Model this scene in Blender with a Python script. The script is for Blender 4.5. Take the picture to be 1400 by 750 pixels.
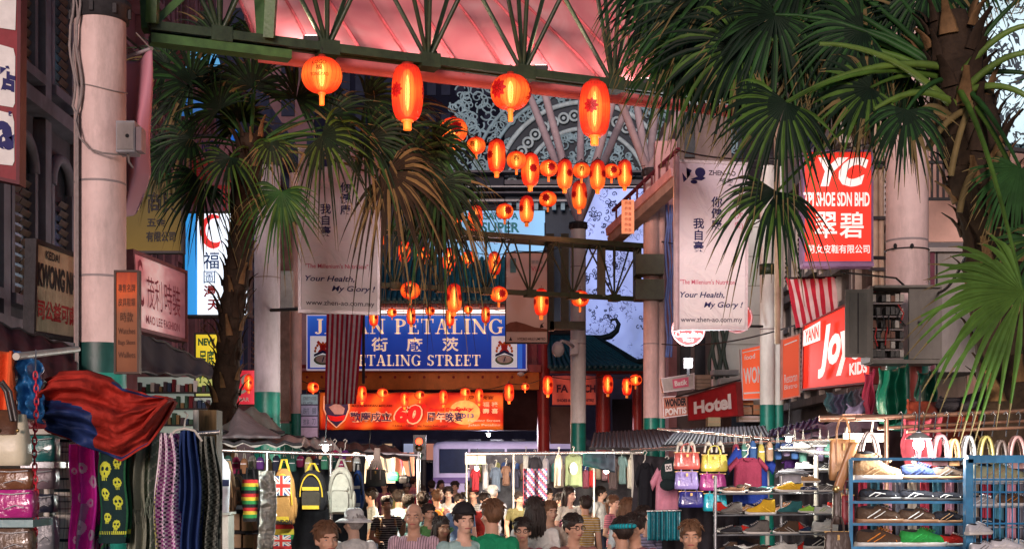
import bpy, bmesh, math, random
from mathutils import Vector, Matrix, noise
R = math.radians
PI = math.pi
rnd = random.Random(7)
for o in list(bpy.data.objects): bpy.data.objects.remove(o)
S = bpy.context.scene
COL = S.collection
# ------------------------------------------------------------------ camera
FPX, HX, HY, CZ = 1900.0, 700.0, 642.0, 2.0
cam = bpy.data.cameras.new('camera'); cam.lens = 36*FPX/1400; cam.sensor_width = 36
cam.shift_y = (HY-375)/1400; cam.clip_start = .1; cam.clip_end = 900
co = bpy.data.objects.new('camera', cam); COL.objects.link(co)
co.location = (0, 0, CZ); co.rotation_euler = (R(90), 0, 0)
S.camera = co
# ------------------------------------------------------------------ sky and sun
SUN_EL, SUN_AZ = 6, 188          # low glow behind the camera, a little to its left
w = bpy.data.worlds.new('World'); S.world = w; w.use_nodes = True
nt = w.node_tree; bg = nt.nodes['Background']
sky = nt.nodes.new('ShaderNodeTexSky'); sky.sky_type = 'NISHITA'; sky.sun_disc = False
sky.sun_elevation = R(SUN_EL); sky.sun_rotation = R(SUN_AZ); sky.ozone_density = 3.0
nt.links.new(sky.outputs[0], bg.inputs[0]); bg.inputs[1].default_value = .085
sl = bpy.data.lights.new('sun', 'SUN'); sl.energy = 2.4; sl.angle = R(12); sl.color = (1, .78, .76)
so = bpy.data.objects.new('sun', sl); COL.objects.link(so)
d = Vector((math.sin(R(SUN_AZ))*math.cos(R(SUN_EL)), math.cos(R(SUN_AZ))*math.cos(R(SUN_EL)), math.sin(R(SUN_EL))))
so.rotation_euler = d.to_track_quat('Z', 'Y').to_euler()
S.view_settings.view_transform = 'Standard'; S.view_settings.look = 'None'
S.view_settings.exposure = 0.0; S.view_settings.gamma = 1
S.cycles.use_denoising = True
S.cycles.max_bounces = 6; S.cycles.diffuse_bounces = 3; S.cycles.glossy_bounces = 2
S.cycles.transparent_max_bounces = 10; S.cycles.transmission_bounces = 3
S.cycles.sample_clamp_indirect = 3; S.cycles.caustics_reflective = False; S.cycles.caustics_refractive = False

def P(x, y, d): return Vector(((x-HX)/FPX*d, d, CZ+(HY-y)/FPX*d))
def PX(d): return d/FPX          # metres per pixel of the photograph at depth d

# ------------------------------------------------------------------ mesh helper
class MB:
    def __init__(s): s.v = []; s.f = []; s.m = []; s.sm = []
    def add(s, vs, fs, mat=0, smooth=False):
        n = len(s.v); s.v += [tuple(v) for v in vs]
        for f in fs:
            s.f.append(tuple(i+n for i in f)); s.m.append(mat); s.sm.append(smooth)
        return s
    def obox(s, c, ax, ay, az, mat=0):
        c = Vector(c); ax = Vector(ax); ay = Vector(ay); az = Vector(az)
        vs = [c+i*ax+j*ay+k*az for i in (-1, 1) for j in (-1, 1) for k in (-1, 1)]
        fs = [(0,1,3,2),(4,6,7,5),(0,4,5,1),(2,3,7,6),(0,2,6,4),(1,5,7,3)]
        return s.add(vs, fs, mat)
    def box(s, x0, x1, y0, y1, z0, z1, mat=0):
        return s.obox(((x0+x1)/2,(y0+y1)/2,(z0+z1)/2), ((x1-x0)/2,0,0),(0,(y1-y0)/2,0),(0,0,(z1-z0)/2), mat)
    def bar(s, a, b, w, h=None, mat=0, up=(0,0,1)):
        a = Vector(a); b = Vector(b); h = h or w
        d = (b-a); L = d.length; d = d/L if L else Vector((0,0,1)); up = Vector(up)
        if abs(d.dot(up)) > .97: up = Vector((0,1,0))
        x = d.cross(up).normalized(); z = x.cross(d).normalized()
        return s.obox((a+b)/2, x*w/2, d*L/2, z*h/2, mat)
    def tube(s, pts, r, n=8, mat=0, smooth=True, caps=True, closed=False):
        pts = [Vector(p) for p in pts]; k = len(pts)
        if not hasattr(r, '__len__'): r = [r]*k
        vs = []; fs = []; px = None
        for i, p in enumerate(pts):
            if closed: t = pts[(i+1) % k]-pts[i-1]
            else: t = pts[min(i+1, k-1)]-pts[max(i-1, 0)]
            if t.length < 1e-9: t = Vector((0,0,1))
            t.normalize()
            if px is None:
                a = Vector((0,0,1)) if abs(t.z) < .9 else Vector((1,0,0))
                px = t.cross(a).normalized()
            else:
                px = (px - t*px.dot(t))
                px = px.normalized() if px.length > 1e-6 else t.orthogonal().normalized()
            py = t.cross(px)
            for j in range(n):
                a = 2*PI*j/n
                vs.append(p+(px*math.cos(a)+py*math.sin(a))*r[i])
        kk = k if closed else k-1
        for i in range(kk):
            for j in range(n):
                a, b = i*n+j, i*n+(j+1) % n; i2 = (i+1) % k
                fs.append((a, b, i2*n+(j+1) % n, i2*n+j))
        s.add(vs, fs, mat, smooth)
        if caps and not closed:
            s.add(vs[:n], [tuple(range(n))[::-1]], mat); s.add(vs[-n:], [tuple(range(n))], mat)
        return s
    def cyl(s, c, r, z0, z1, n=24, mat=0, r2=None, smooth=True):
        return s.tube([(c[0],c[1],z0),(c[0],c[1],z1)], [r, r2 if r2 is not None else r], n, mat, smooth)
    def ell(s, c, rx, ry, rz, nu=16, nv=10, mat=0, fn=None):
        vs = []; fs = []
        for i in range(nv+1):
            t = PI*i/nv
            for j in range(nu):
                a = 2*PI*j/nu
                p = Vector((math.sin(t)*math.cos(a), math.sin(t)*math.sin(a), math.cos(t)))
                p = Vector((p.x*rx, p.y*ry, p.z*rz))
                if fn: p = fn(p)
                vs.append(Vector(c)+p)
        for i in range(nv):
            for j in range(nu):
                fs.append((i*nu+j, (i+1)*nu+j, (i+1)*nu+(j+1) % nu, i*nu+(j+1) % nu))
        return s.add(vs, fs, mat, True)
    def lathe(s, prof, c=(0,0,0), n=24, mat=0, rib=0, nr=0):
        vs = []; fs = []
        for r, z in prof:
            for j in range(n):
                a = 2*PI*j/n; q = r*(1-rib*(abs(math.cos(a*nr/2)) if nr else 0))
                vs.append((c[0]+q*math.cos(a), c[1]+q*math.sin(a), c[2]+z))
        for i in range(len(prof)-1):
            for j in range(n):
                fs.append((i*n+j, i*n+(j+1) % n, (i+1)*n+(j+1) % n, (i+1)*n+j))
        return s.add(vs, fs, mat, True)
    def loft(s, secs, mat=0, smooth=True, caps=True):
        n = len(secs[0]); vs = [p for q in secs for p in q]; fs = []
        for i in range(len(secs)-1):
            for j in range(n):
                fs.append((i*n+j, i*n+(j+1) % n, (i+1)*n+(j+1) % n, (i+1)*n+j))
        s.add(vs, fs, mat, smooth)
        if caps: s.add(secs[0], [tuple(range(n))[::-1]], mat); s.add(secs[-1], [tuple(range(n))], mat)
        return s
    def sheet(s, fn, nu, nv, mat=0, thick=0, matfn=None, smooth=True):
        vs = [Vector(fn(i/nu, j/nv)) for j in range(nv+1) for i in range(nu+1)]
        m = nu+1
        def face(j, i): return (j*m+i, j*m+i+1, (j+1)*m+i+1, (j+1)*m+i)
        n0 = len(s.v); s.v += [tuple(v) for v in vs]
        for j in range(nv):
            for i in range(nu):
                s.f.append(tuple(q+n0 for q in face(j, i))); s.sm.append(smooth)
                s.m.append(matfn((i+.5)/nu, (j+.5)/nv) if matfn else mat)
        if thick:
            def nrm(i, j):
                a = vs[j*m+min(i+1, nu)]-vs[j*m+max(i-1, 0)]; b = vs[min(j+1, nv)*m+i]-vs[max(j-1, 0)*m+i]
                q = a.cross(b); return q.normalized() if q.length > 1e-12 else Vector((0,1,0))
            mid = nrm(nu//2, nv//2); sg = 1 if mid.y < 0 or (abs(mid.y) < .05 and mid.z > 0) else -1
            bk = [vs[j*m+i]-nrm(i, j)*thick*sg for j in range(nv+1) for i in range(nu+1)]
            fs = [face(j, i)[::-1] for j in range(nv) for i in range(nu)]
            s.add(bk, fs, mat, smooth)
            n1 = n0+len(vs)
            loop = [i for i in range(m)]+[j*m+nu for j in range(1, nv+1)]+[nv*m+i for i in range(nu-1, -1, -1)]+[j*m for j in range(nv-1, 0, -1)]
            for a in range(len(loop)):
                p, q = loop[a], loop[(a+1) % len(loop)]
                s.f.append((n0+p, n1+p, n1+q, n0+q)); s.m.append(mat); s.sm.append(False)
        return s
    def prism(s, poly, org, u, v, n, depth, mat=0):
        org, u, v, n = Vector(org), Vector(u), Vector(v), Vector(n)
        a = [org+u*x+v*y for x, y in poly]; b = [p-n*depth for p in a]; k = len(a)
        s.add(a+b, [tuple(range(k)), tuple(range(2*k-1, k-1, -1))]+[(i, i+k, (i+1) % k+k, (i+1) % k) for i in range(k)], mat)
        return s
    def mesh(s, name, mats, org=(0,0,0)):
        me = bpy.data.meshes.new(name); o = Vector(org)
        me.from_pydata([(v[0]-o.x, v[1]-o.y, v[2]-o.z) for v in s.v], [], s.f)
        if not isinstance(mats, (list, tuple)): mats = [mats]
        for m in mats: me.materials.append(m)
        me.polygons.foreach_set('material_index', s.m); me.polygons.foreach_set('use_smooth', s.sm)
        me.update(); return me
    def build(s, name, mats, parent=None, org=None, label=None, cat=None, group=None, kind=None):
        if org is None: org = parent.location if parent and parent.parent is None else ((parent.parent.location+parent.location) if parent and parent.parent else (0,0,0))
        if parent is None and org == (0,0,0) and s.v and kind is None:
            xs = [v[0] for v in s.v]; ys = [v[1] for v in s.v]; zs = [v[2] for v in s.v]
            org = ((min(xs)+max(xs))/2, (min(ys)+max(ys))/2, min(zs))
        me = s.mesh(name, mats, org)
        o = bpy.data.objects.new(name, me); COL.objects.link(o)
        if parent: o.parent = parent
        else: o.location = org
        return tag(o, label, cat, group, kind)
def tag(o, label=None, cat=None, group=None, kind=None):
    if label: o['label'] = label
    if cat: o['category'] = cat
    if group: o['group'] = group
    if kind: o['kind'] = kind
    return o
def root(name, loc, label, cat, group=None, rz=0):
    o = bpy.data.objects.new(name, None); COL.objects.link(o); o.location = loc; o.rotation_euler.z = rz
    o.empty_display_size = .1
    return tag(o, label, cat, group)
KIDS = {}
def kids(o):
    return [c for c in bpy.data.objects if c.parent == o]
def capture(o): return (o, [(c, [(g, []) for g in kids(c)]) for c in kids(o)])
def inst(tree, parent=None, loc=None, rz=None, sc=None, label=None, group=None, mats=None):
    o, ch = tree
    c = o.copy(); COL.objects.link(c); c.parent = parent
    if loc is not None: c.location = loc
    if rz is not None: c.rotation_euler = (0, 0, rz) if not hasattr(rz, '__len__') else rz
    if sc is not None: c.scale = (sc, sc, sc) if not hasattr(sc, '__len__') else sc
    if label: c['label'] = label
    if group: c['group'] = group
    base = o.name.split('.')[0]
    if mats and base in mats:
        for i, m in enumerate(mats[base]):
            if m and i < len(c.material_slots): c.material_slots[i].link = 'OBJECT'; c.material_slots[i].material = m
    for t in ch: inst(t, c, mats=mats)
    return c
def drop(tree):
    for t in tree[1]: drop(t)
    bpy.data.objects.remove(tree[0])

# ------------------------------------------------------------------ materials
MC = {}
def pm(name, col, rough=.6, var=.22, scale=5, bump=.15, metal=0, emis=None, es=0, spec=.5, stretch=None, dirt=0, coat=0, trans=0):
    if name in MC: return MC[name]
    m = bpy.data.materials.new(name); m.use_nodes = True; n = m.node_tree; L = n.links
    b = n.nodes['Principled BSDF']; b.inputs['Roughness'].default_value = rough; b.inputs['Metallic'].default_value = metal
    b.inputs['Specular IOR Level'].default_value = spec if rough < .5 or metal else min(spec, .22); b.inputs['Coat Weight'].default_value = coat
    tc = n.nodes.new('ShaderNodeTexCoord'); mp = n.nodes.new('ShaderNodeMapping'); L.new(tc.outputs['Object'], mp.inputs[0])
    if stretch: mp.inputs['Scale'].default_value = stretch
    nz = n.nodes.new('ShaderNodeTexNoise'); nz.inputs['Scale'].default_value = scale; nz.inputs['Detail'].default_value = 5
    nz.inputs['Roughness'].default_value = .65; L.new(mp.outputs[0], nz.inputs['Vector'])
    cr = n.nodes.new('ShaderNodeValToRGB'); c = col
    cr.color_ramp.elements[0].position = .3; cr.color_ramp.elements[0].color = (*[x*(1-var) for x in c], 1)
    cr.color_ramp.elements[1].position = .7; cr.color_ramp.elements[1].color = (*[min(1, x*(1+var)) for x in c], 1)
    L.new(nz.outputs[0], cr.inputs[0]); out = cr.outputs[0]
    if dirt:
        n2 = n.nodes.new('ShaderNodeTexNoise'); n2.inputs['Scale'].default_value = scale*.45; n2.inputs['Detail'].default_value = 8
        n2.inputs['Roughness'].default_value = .75
        mp2 = n.nodes.new('ShaderNodeMapping'); mp2.inputs['Scale'].default_value = (1, 1, .25); mp2.inputs['Location'].default_value = (3, 1, 7)
        L.new(tc.outputs['Object'], mp2.inputs[0]); L.new(mp2.outputs[0], n2.inputs['Vector'])
        r2 = n.nodes.new('ShaderNodeValToRGB'); r2.color_ramp.elements[0].position = .48; r2.color_ramp.elements[0].color = (0,0,0,1)
        r2.color_ramp.elements[1].position = .72; r2.color_ramp.elements[1].color = (dirt,)*3+(1,)
        L.new(n2.outputs[0], r2.inputs[0])
        mx = n.nodes.new('ShaderNodeMix'); mx.data_type = 'RGBA'; mx.inputs[7].default_value = (*[x*.28 for x in (c[0], c[1]*.92, c[2]*.8)], 1)
        L.new(r2.outputs[0], mx.inputs[0]); L.new(out, mx.inputs[6]); out = mx.outputs[2]
    L.new(out, b.inputs['Base Color'])
    if bump:
        bp = n.nodes.new('ShaderNodeBump'); bp.inputs['Strength'].default_value = bump; bp.inputs['Distance'].default_value = .02
        n3 = n.nodes.new('ShaderNodeTexNoise'); n3.inputs['Scale'].default_value = scale*4; n3.inputs['Detail'].default_value = 4
        L.new(mp.outputs[0], n3.inputs['Vector']); L.new(n3.outputs[0], bp.inputs['Height']); L.new(bp.outputs[0], b.inputs['Normal'])
    if emis:
        if emis is True: L.new(out, b.inputs['Emission Color'])
        else: b.inputs['Emission Color'].default_value = (*emis, 1)
        b.inputs['Emission Strength'].default_value = es
    if trans:
        tl = n.nodes.new('ShaderNodeBsdfTranslucent'); L.new(out, tl.inputs[0]); mx = n.nodes.new('ShaderNodeMixShader')
        mx.inputs[0].default_value = trans; o = n.nodes['Material Output']
        L.new(b.outputs[0], mx.inputs[1]); L.new(tl.outputs[0], mx.inputs[2]); L.new(mx.outputs[0], o.inputs[0])
    MC[name] = m; return m
def cloth(r, g, b, name=None, var=.15): return pm(name or 'cloth_%02d%02d%02d' % (r*99, g*99, b*99), (r, g, b), .85, var, 14, .3, spec=.2)
def plast(r, g, b, rough=.35): return pm('plastic_%02d%02d%02d' % (r*99, g*99, b*99), (r, g, b), rough, .12, 9, .05)
def glow(name, col, st): 
    if name in MC: return MC[name]
    m = bpy.data.materials.new(name); m.use_nodes = True; b = m.node_tree.nodes['Principled BSDF']
    b.inputs['Base Color'].default_value = (*[min(1, c) for c in col], 1)
    b.inputs['Emission Color'].default_value = (*col, 1); b.inputs['Emission Strength'].default_value = st
    MC[name] = m; return m
def gradmat(name, stops, axis='Z', es=0, noise_amt=.15, scale=3, rough=.7, coord='Generated', bump=0):
    """colour ramp along one axis of the object, broken up with noise (printed gradients, one painted reflection)"""
    if name in MC: return MC[name]
    m = bpy.data.materials.new(name); m.use_nodes = True; n = m.node_tree; L = n.links
    b = n.nodes['Principled BSDF']; b.inputs['Roughness'].default_value = rough
    tc = n.nodes.new('ShaderNodeTexCoord'); sp = n.nodes.new('ShaderNodeSeparateXYZ'); L.new(tc.outputs[coord], sp.inputs[0])
    nz = n.nodes.new('ShaderNodeTexNoise'); nz.inputs['Scale'].default_value = scale; L.new(tc.outputs[coord], nz.inputs['Vector'])
    ma = n.nodes.new('ShaderNodeMath'); ma.operation = 'MULTIPLY_ADD'; ma.inputs[1].default_value = noise_amt*2; ma.inputs[2].default_value = -noise_amt
    L.new(nz.outputs[0], ma.inputs[0]); ad = n.nodes.new('ShaderNodeMath'); L.new(ma.outputs[0], ad.inputs[0]); L.new(sp.outputs[axis], ad.inputs[1])
    cr = n.nodes.new('ShaderNodeValToRGB'); L.new(ad.outputs[0], cr.inputs[0])
    while len(cr.color_ramp.elements) < len(stops): cr.color_ramp.elements.new(.5)
    for e, (p, c) in zip(cr.color_ramp.elements, stops): e.position = p; e.color = (*c, 1)
    L.new(cr.outputs[0], b.inputs['Base Color'])
    if bump:
        w_ = n.nodes.new('ShaderNodeTexNoise'); w_.inputs['Scale'].default_value = 2.2; w_.inputs['Detail'].default_value = 3; w_.inputs['Distortion'].default_value = 1.5; L.new(tc.outputs['Object'], w_.inputs['Vector'])
        bp = n.nodes.new('ShaderNodeBump'); bp.inputs['Strength'].default_value = bump; bp.inputs['Distance'].default_value = .12; L.new(w_.outputs[0], bp.inputs['Height']); L.new(bp.outputs[0], b.inputs['Normal'])
    if es: L.new(cr.outputs[0], b.inputs['Emission Color']); b.inputs['Emission Strength'].default_value = es
    MC[name] = m; return m
def lines_mat(name, base, line, scale=2, width=.03, es=0, detail=2, rough=.5, dist=1.5, thr=.5, patch=False):
    """thin wandering contour lines printed over a plain colour (line drawings, tracery)"""
    m = bpy.data.materials.new(name); m.use_nodes = True; n = m.node_tree; L = n.links
    b = n.nodes['Principled BSDF']; b.inputs['Roughness'].default_value = rough
    tc = n.nodes.new('ShaderNodeTexCoord'); nz = n.nodes.new('ShaderNodeTexNoise')
    nz.inputs['Scale'].default_value = scale; nz.inputs['Detail'].default_value = detail; nz.inputs['Distortion'].default_value = dist
    L.new(tc.outputs['Object'], nz.inputs['Vector'])
    s = n.nodes.new('ShaderNodeMath'); s.operation = 'SUBTRACT'; s.inputs[1].default_value = thr; L.new(nz.outputs[0], s.inputs[0])
    a = n.nodes.new('ShaderNodeMath'); a.operation = 'ABSOLUTE'; L.new(s.outputs[0], a.inputs[0])
    c = n.nodes.new('ShaderNodeMath'); c.operation = 'LESS_THAN'; c.inputs[1].default_value = width; L.new(a.outputs[0], c.inputs[0])
    fac = c.outputs[0]
    if patch:
        n2 = n.nodes.new('ShaderNodeTexNoise'); n2.inputs['Scale'].default_value = scale*.5; n2.inputs['Detail'].default_value = 1
        L.new(tc.outputs['Object'], n2.inputs['Vector']); g = n.nodes.new('ShaderNodeMath'); g.operation = 'GREATER_THAN'; g.inputs[1].default_value = .52
        L.new(n2.outputs[0], g.inputs[0]); k = n.nodes.new('ShaderNodeMath'); k.operation = 'MULTIPLY'; L.new(fac, k.inputs[0]); L.new(g.outputs[0], k.inputs[1]); fac = k.outputs[0]
    n4 = n.nodes.new('ShaderNodeTexNoise'); n4.inputs['Scale'].default_value = scale*.3; L.new(tc.outputs['Object'], n4.inputs['Vector'])
    br = n.nodes.new('ShaderNodeValToRGB'); br.color_ramp.elements[0].color = (*[x*.75 for x in base], 1); br.color_ramp.elements[1].color = (*[min(1, x*1.2) for x in base], 1)
    br.color_ramp.elements[0].position = .35; br.color_ramp.elements[1].position = .65; L.new(n4.outputs[0], br.inputs[0])
    mx = n.nodes.new('ShaderNodeMix'); mx.data_type = 'RGBA'; mx.inputs[7].default_value = (*line, 1)
    L.new(fac, mx.inputs[0]); L.new(br.outputs[0], mx.inputs[6]); L.new(mx.outputs[2], b.inputs['Base Color'])
    if es: L.new(mx.outputs[2], b.inputs['Emission Color']); b.inputs['Emission Strength'].default_value = es
    return m

# ------------------------------------------------------------------ text
TC = {}
def text_geo(s, bold=0.0, shear=0.0):
    k = (s, bold, shear)
    if k in TC: return TC[k]
    cu = bpy.data.curves.new('lettering', 'FONT'); cu.body = s; cu.size = 1; cu.offset = bold; cu.shear = shear; cu.resolution_u = 3
    o = bpy.data.objects.new('lettering', cu); COL.objects.link(o)
    dg = bpy.context.evaluated_depsgraph_get(); me = bpy.data.meshes.new_from_object(o.evaluated_get(dg))
    vs = [v.co.copy() for v in me.vertices]; fs = [tuple(p.vertices) for p in me.polygons]
    bpy.data.objects.remove(o); bpy.data.curves.remove(cu); bpy.data.meshes.remove(me)
    if not vs: vs = [Vector((0,0,0)), Vector((.1,0,0)), Vector((0,.1,0))]; fs = [(0,1,2)]
    x0 = min(v.x for v in vs); x1 = max(v.x for v in vs); y0 = min(v.y for v in vs); y1 = max(v.y for v in vs)
    g = ([((v.x-x0)/(x1-x0), (v.y-y0)/(y1-y0)) for v in vs], fs, (x1-x0)/(y1-y0)); TC[k] = g; return g
SER = {}
def _ser():
    T, t, h = .17, .065, .055
    def L(x0, y0, x1, y1, w): # horizontal-cut stroke
        return [(x0-w/2, y0), (x0+w/2, y0), (x1+w/2, y1), (x1-w/2, y1)]
    def B(x0, x1, y0, y1): return [(x0, y0), (x1, y0), (x1, y1), (x0, y1)]
    def arc(cx, cy, rx, ry, a0, a1, wmid, wend, n=16):
        out = []
        for i in range(n):
            q = []
            for k in (i, i+1):
                a = R(a0+(a1-a0)*k/n); w = wend+(wmid-wend)*abs(math.cos(a))
                q.append(((cx+(rx)*math.cos(a), cy+(ry)*math.sin(a)), (cx+(rx-w)*math.cos(a), cy+(ry-w*.55-wend*.45)*math.sin(a))))
            out.append([q[0][0], q[1][0], q[1][1], q[0][1]])
        return out
    st = lambda x: [L(x, 0, x, 1, T), B(x-.17, x+.17, 0, h), B(x-.17, x+.17, 1-h, 1)]
    SER['I'] = (st(.19), .38)
    SER['L'] = (st(.19)+[B(.19, .62, 0, h), B(.57, .62, 0, .26)], .66)
    SER['E'] = (st(.19)+[B(.19, .62, 0, h), B(.57, .62, 0, .26), B(.19, .6, 1-h, 1), B(.55, .6, .76, 1), B(.25, .46, .48, .54), B(.43, .47, .38, .64)], .68)
    SER['T'] = ([L(.36, 0, .36, 1, T), B(.19, .53, 0, h), B(.02, .7, 1-h, 1), B(.02, .07, .74, 1), B(.65, .7, .74, 1)], .72)
    SER['N'] = ([L(.16, 0, .16, 1, t), B(.02, .32, 0, h), B(.02, .2, 1-h, 1), L(.72, 0, .14, 1, T*1.1), L(.72, 0, .72, 1, t), B(.56, .88, 1-h, 1)], .88)
    SER['A'] = ([L(.14, 0, .4, 1, t*1.1), L(.68, 0, .42, 1, T*1.1), B(.22, .6, .3, .36), B(.01, .28, 0, h), B(.5, .85, 0, h)], .84)
    SER['P'] = (st(.19)+arc(.32, .74, .32, .26, -90, 90, T, t)+[B(.19, .33, 1-t, 1), B(.19, .33, .48, .48+t)], .68)
    SER['R'] = (st(.19)+arc(.32, .75, .3, .25, -90, 90, T, t)+[B(.19, .33, 1-t, 1), B(.19, .33, .5, .5+t), L(.7, 0, .4, .52, T*1.05), B(.56, .82, 0, h)], .82)
    SER['G'] = (arc(.42, .5, .4, .52, 40, 320, T, t, 26)+[B(.58, .74, .06, .42), B(.5, .82, .4, .45), B(.68, .73, .7, .95)], .84)
    SER['S'] = (arc(.31, .74, .25, .27, 20, 270, T, t)+arc(.31, .26, .27, .27, -160, 90, T, t)+[B(.52, .56, .74, .96), B(.04, .08, .04, .28)], .64)
    SER['J'] = ([L(.32, .2, .32, 1, T), B(.15, .49, 1-h, 1)]+arc(.2, .2, .205, .22, -150, 0, T, t), .5)
    SER[' '] = ([], .38)
_ser()
def serif_geo(s):
    vs = []; fs = []; x = 0
    for ch in s:
        polys, adv = SER[ch]
        for p in polys:
            n = len(vs); vs += [(a+x, b) for a, b in p]; fs.append(tuple(range(n, n+len(p))))
        x += adv+.06
    return [(a/x, b) for a, b in vs], fs, x

class Quad:
    """bilinear patch through four corners (TL, TR, BR, BL); u to the right, v up"""
    def __init__(s, TL, TR, BR, BL, out=(0,-1,0)):
        s.c = [Vector(q) for q in (TL, TR, BR, BL)]
        s.n = (s.c[1]-s.c[0]).cross(s.c[3]-s.c[0]).normalized()
        if s.n.dot(Vector(out)) < 0: s.n = -s.n
        s.w = ((s.c[1]-s.c[0]).length+(s.c[2]-s.c[3]).length)/2; s.h = ((s.c[3]-s.c[0]).length+(s.c[2]-s.c[1]).length)/2
    def at(s, u, v, e=0):
        TL, TR, BR, BL = s.c
        return (BL*(1-u)+BR*u)*(1-v)+(TL*(1-u)+TR*u)*v+s.n*e
    def slab(s, mb, th=.06, e=0, u0=0, u1=1, v0=0, v1=1, mat=0):
        a = [s.at(u0, v1, e), s.at(u1, v1, e), s.at(u1, v0, e), s.at(u0, v0, e)]; b = [p-s.n*th for p in a]
        mb.add(a+b, [(0,3,2,1), (4,5,6,7), (0,1,5,4), (1,2,6,5), (2,3,7,6), (3,0,4,7)], mat); return mb
    def text(s, mb, geo, u0, u1, v0, v1, mat=0, e=.006, fit=True):
        vs, fs, asp = geo
        if fit:
            w = (u1-u0)*s.w; h = (v1-v0)*s.h; nat = asp*h
            if nat < w: c = (u0+u1)/2; u0 = c-nat/s.w/2; u1 = c+nat/s.w/2
        mb.add([s.at(u0+(u1-u0)*x, v0+(v1-v0)*y, e) for x, y in vs], fs, mat); return mb
    def poly(s, mb, pts, mat=0, e=.006):
        mb.add([s.at(u, v, e) for u, v in pts], [tuple(range(len(pts)))], mat); return mb
def disc(u, v, ru, rv, n=20): return [(u+ru*math.cos(2*PI*i/n), v+rv*math.sin(2*PI*i/n)) for i in range(n)]
def pquad(px, d, out=(0,-1,0)):
    """quad from four pixel corners TL,TR,BR,BL and a depth (or four)"""
    if not hasattr(d, '__len__'): d = [d]*4
    return Quad(*[P(x, y, k) for (x, y), k in zip(px, d)], out=out)
def rect(x0, y0, x1, y1): return [(x0, y0), (x1, y0), (x1, y1), (x0, y1)]
# ================================================================== SETTING: ground
asphalt = pm('asphalt', (.05, .05, .055), .75, .4, 3, .4, dirt=.5)
MB().box(-300, 300, -60, 500, -.02, 0).build('road', asphalt, org=(0,0,0), kind='structure')
pave = pm('paving', (.22, .19, .17), .8, .3, 2, .3, dirt=.5)
for x0, x1 in ((-9, -4.6), (6.6, 11)):
    mb = MB().box(x0, x1, 2, 47, .002, .13); mb.build('pavement', pave, org=(x0,2,0), kind='structure')

# ================================================================== PILLARS
GREEN = pm('green_paint', (.012, .24, .18), .4, .25, 4, .15, dirt=.6)
DGREEN = pm('dark_green_paint', (.006, .065, .055), .45, .3, 4, .15, dirt=.6)
CREAM = pm('pillar_paint', (.72, .53, .50), .5, .12, 2.5, .25, dirt=.75)
LILAC = pm('pillar_paint_lilac', (.55, .50, .55), .55, .12, 2.5, .2, dirt=.7)
STEELG = pm('green_steel', (.028, .048, .022), .45, .35, 8, .2, dirt=.4)
RUSTD = pm('dark_iron', (.035, .032, .035), .6, .3, 10, .2)
CABLE = pm('cable_grey', (.28, .23, .22), .6, .2, 20, .1)
BLACKC = pm('cable_black', (.02, .02, .022), .6, .2, 20, .1)
def pillar(px, wpx, d, ytop, ygreen, label, paint=CREAM, cap=True, twin=None, light_green=None, joints=()):
    r = wpx*PX(d)/2; c = P(px, HY, d); zt = P(px, ytop, d).z; zg = P(px, ygreen, d).z
    o = root('pillar', (c.x, c.y, 0), label, 'pillar', 'painted round pillars along the street')
    cols = [(0, 0, r)]+([twin] if twin else [])
    m = MB()
    for ox, oy, rr in cols: m.cyl((c.x+ox, c.y+oy), rr, zg, zt, 40)
    m.build('shaft', paint, o)
    m = MB()
    for ox, oy, rr in cols:
        if light_green:
            zl = P(px, light_green, d).z
            m.cyl((c.x+ox, c.y+oy), rr*1.004, zl, zg, 40, 1); m.cyl((c.x+ox, c.y+oy), rr*1.008, 0, zl, 40, 0)
        else: m.cyl((c.x+ox, c.y+oy), rr*1.006, 0, zg, 40, 0)
    m.build('base_band', [GREEN, DGREEN], o)
    if cap:
        m = MB(); 
        for ox, oy, rr in cols:
            m.lathe([(rr*1.0, 0), (rr*1.12, .01), (rr*1.12, .12), (rr*1.2, .14), (rr*1.2, .2), (.01, .2)], (c.x+ox, c.y+oy, zt-.04), 36)
        m.build('capital', RUSTD, o)
        for k in range(8):
            a = k*PI/4; MB().obox((c.x+math.cos(a)*r*1.15, c.y+math.sin(a)*r*1.15, zt+.04), (.02,0,0), (0,.02,0), (0,0,.05)).build('bracket', RUSTD, o)
    for yy in joints:
        z = P(px, yy, d).z
        MB().lathe([(r*1.002, -.012), (r*1.012, -.008), (r*1.012, .008), (r*1.002, .012)], (c.x, c.y, z), 40).build('joint_band', pm('joint', (.3, .25, .25), .6), o)
    return o, c, r
pA, cA, rA = pillar(137, 69, 14.5, 26, 470, 'massive pink pillar with dark green foot and junction box, leftmost of the pillars', joints=(252, 380), light_green=511)
mb = MB(); zt = P(0, 26, 14.5).z
mb.cyl((cA.x, cA.y), rA*.93, zt+.16, zt+1.6, 36); mb.build('upper_collar', pm('dark_collar', (.07, .055, .06), .6, .3), pA)
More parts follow.
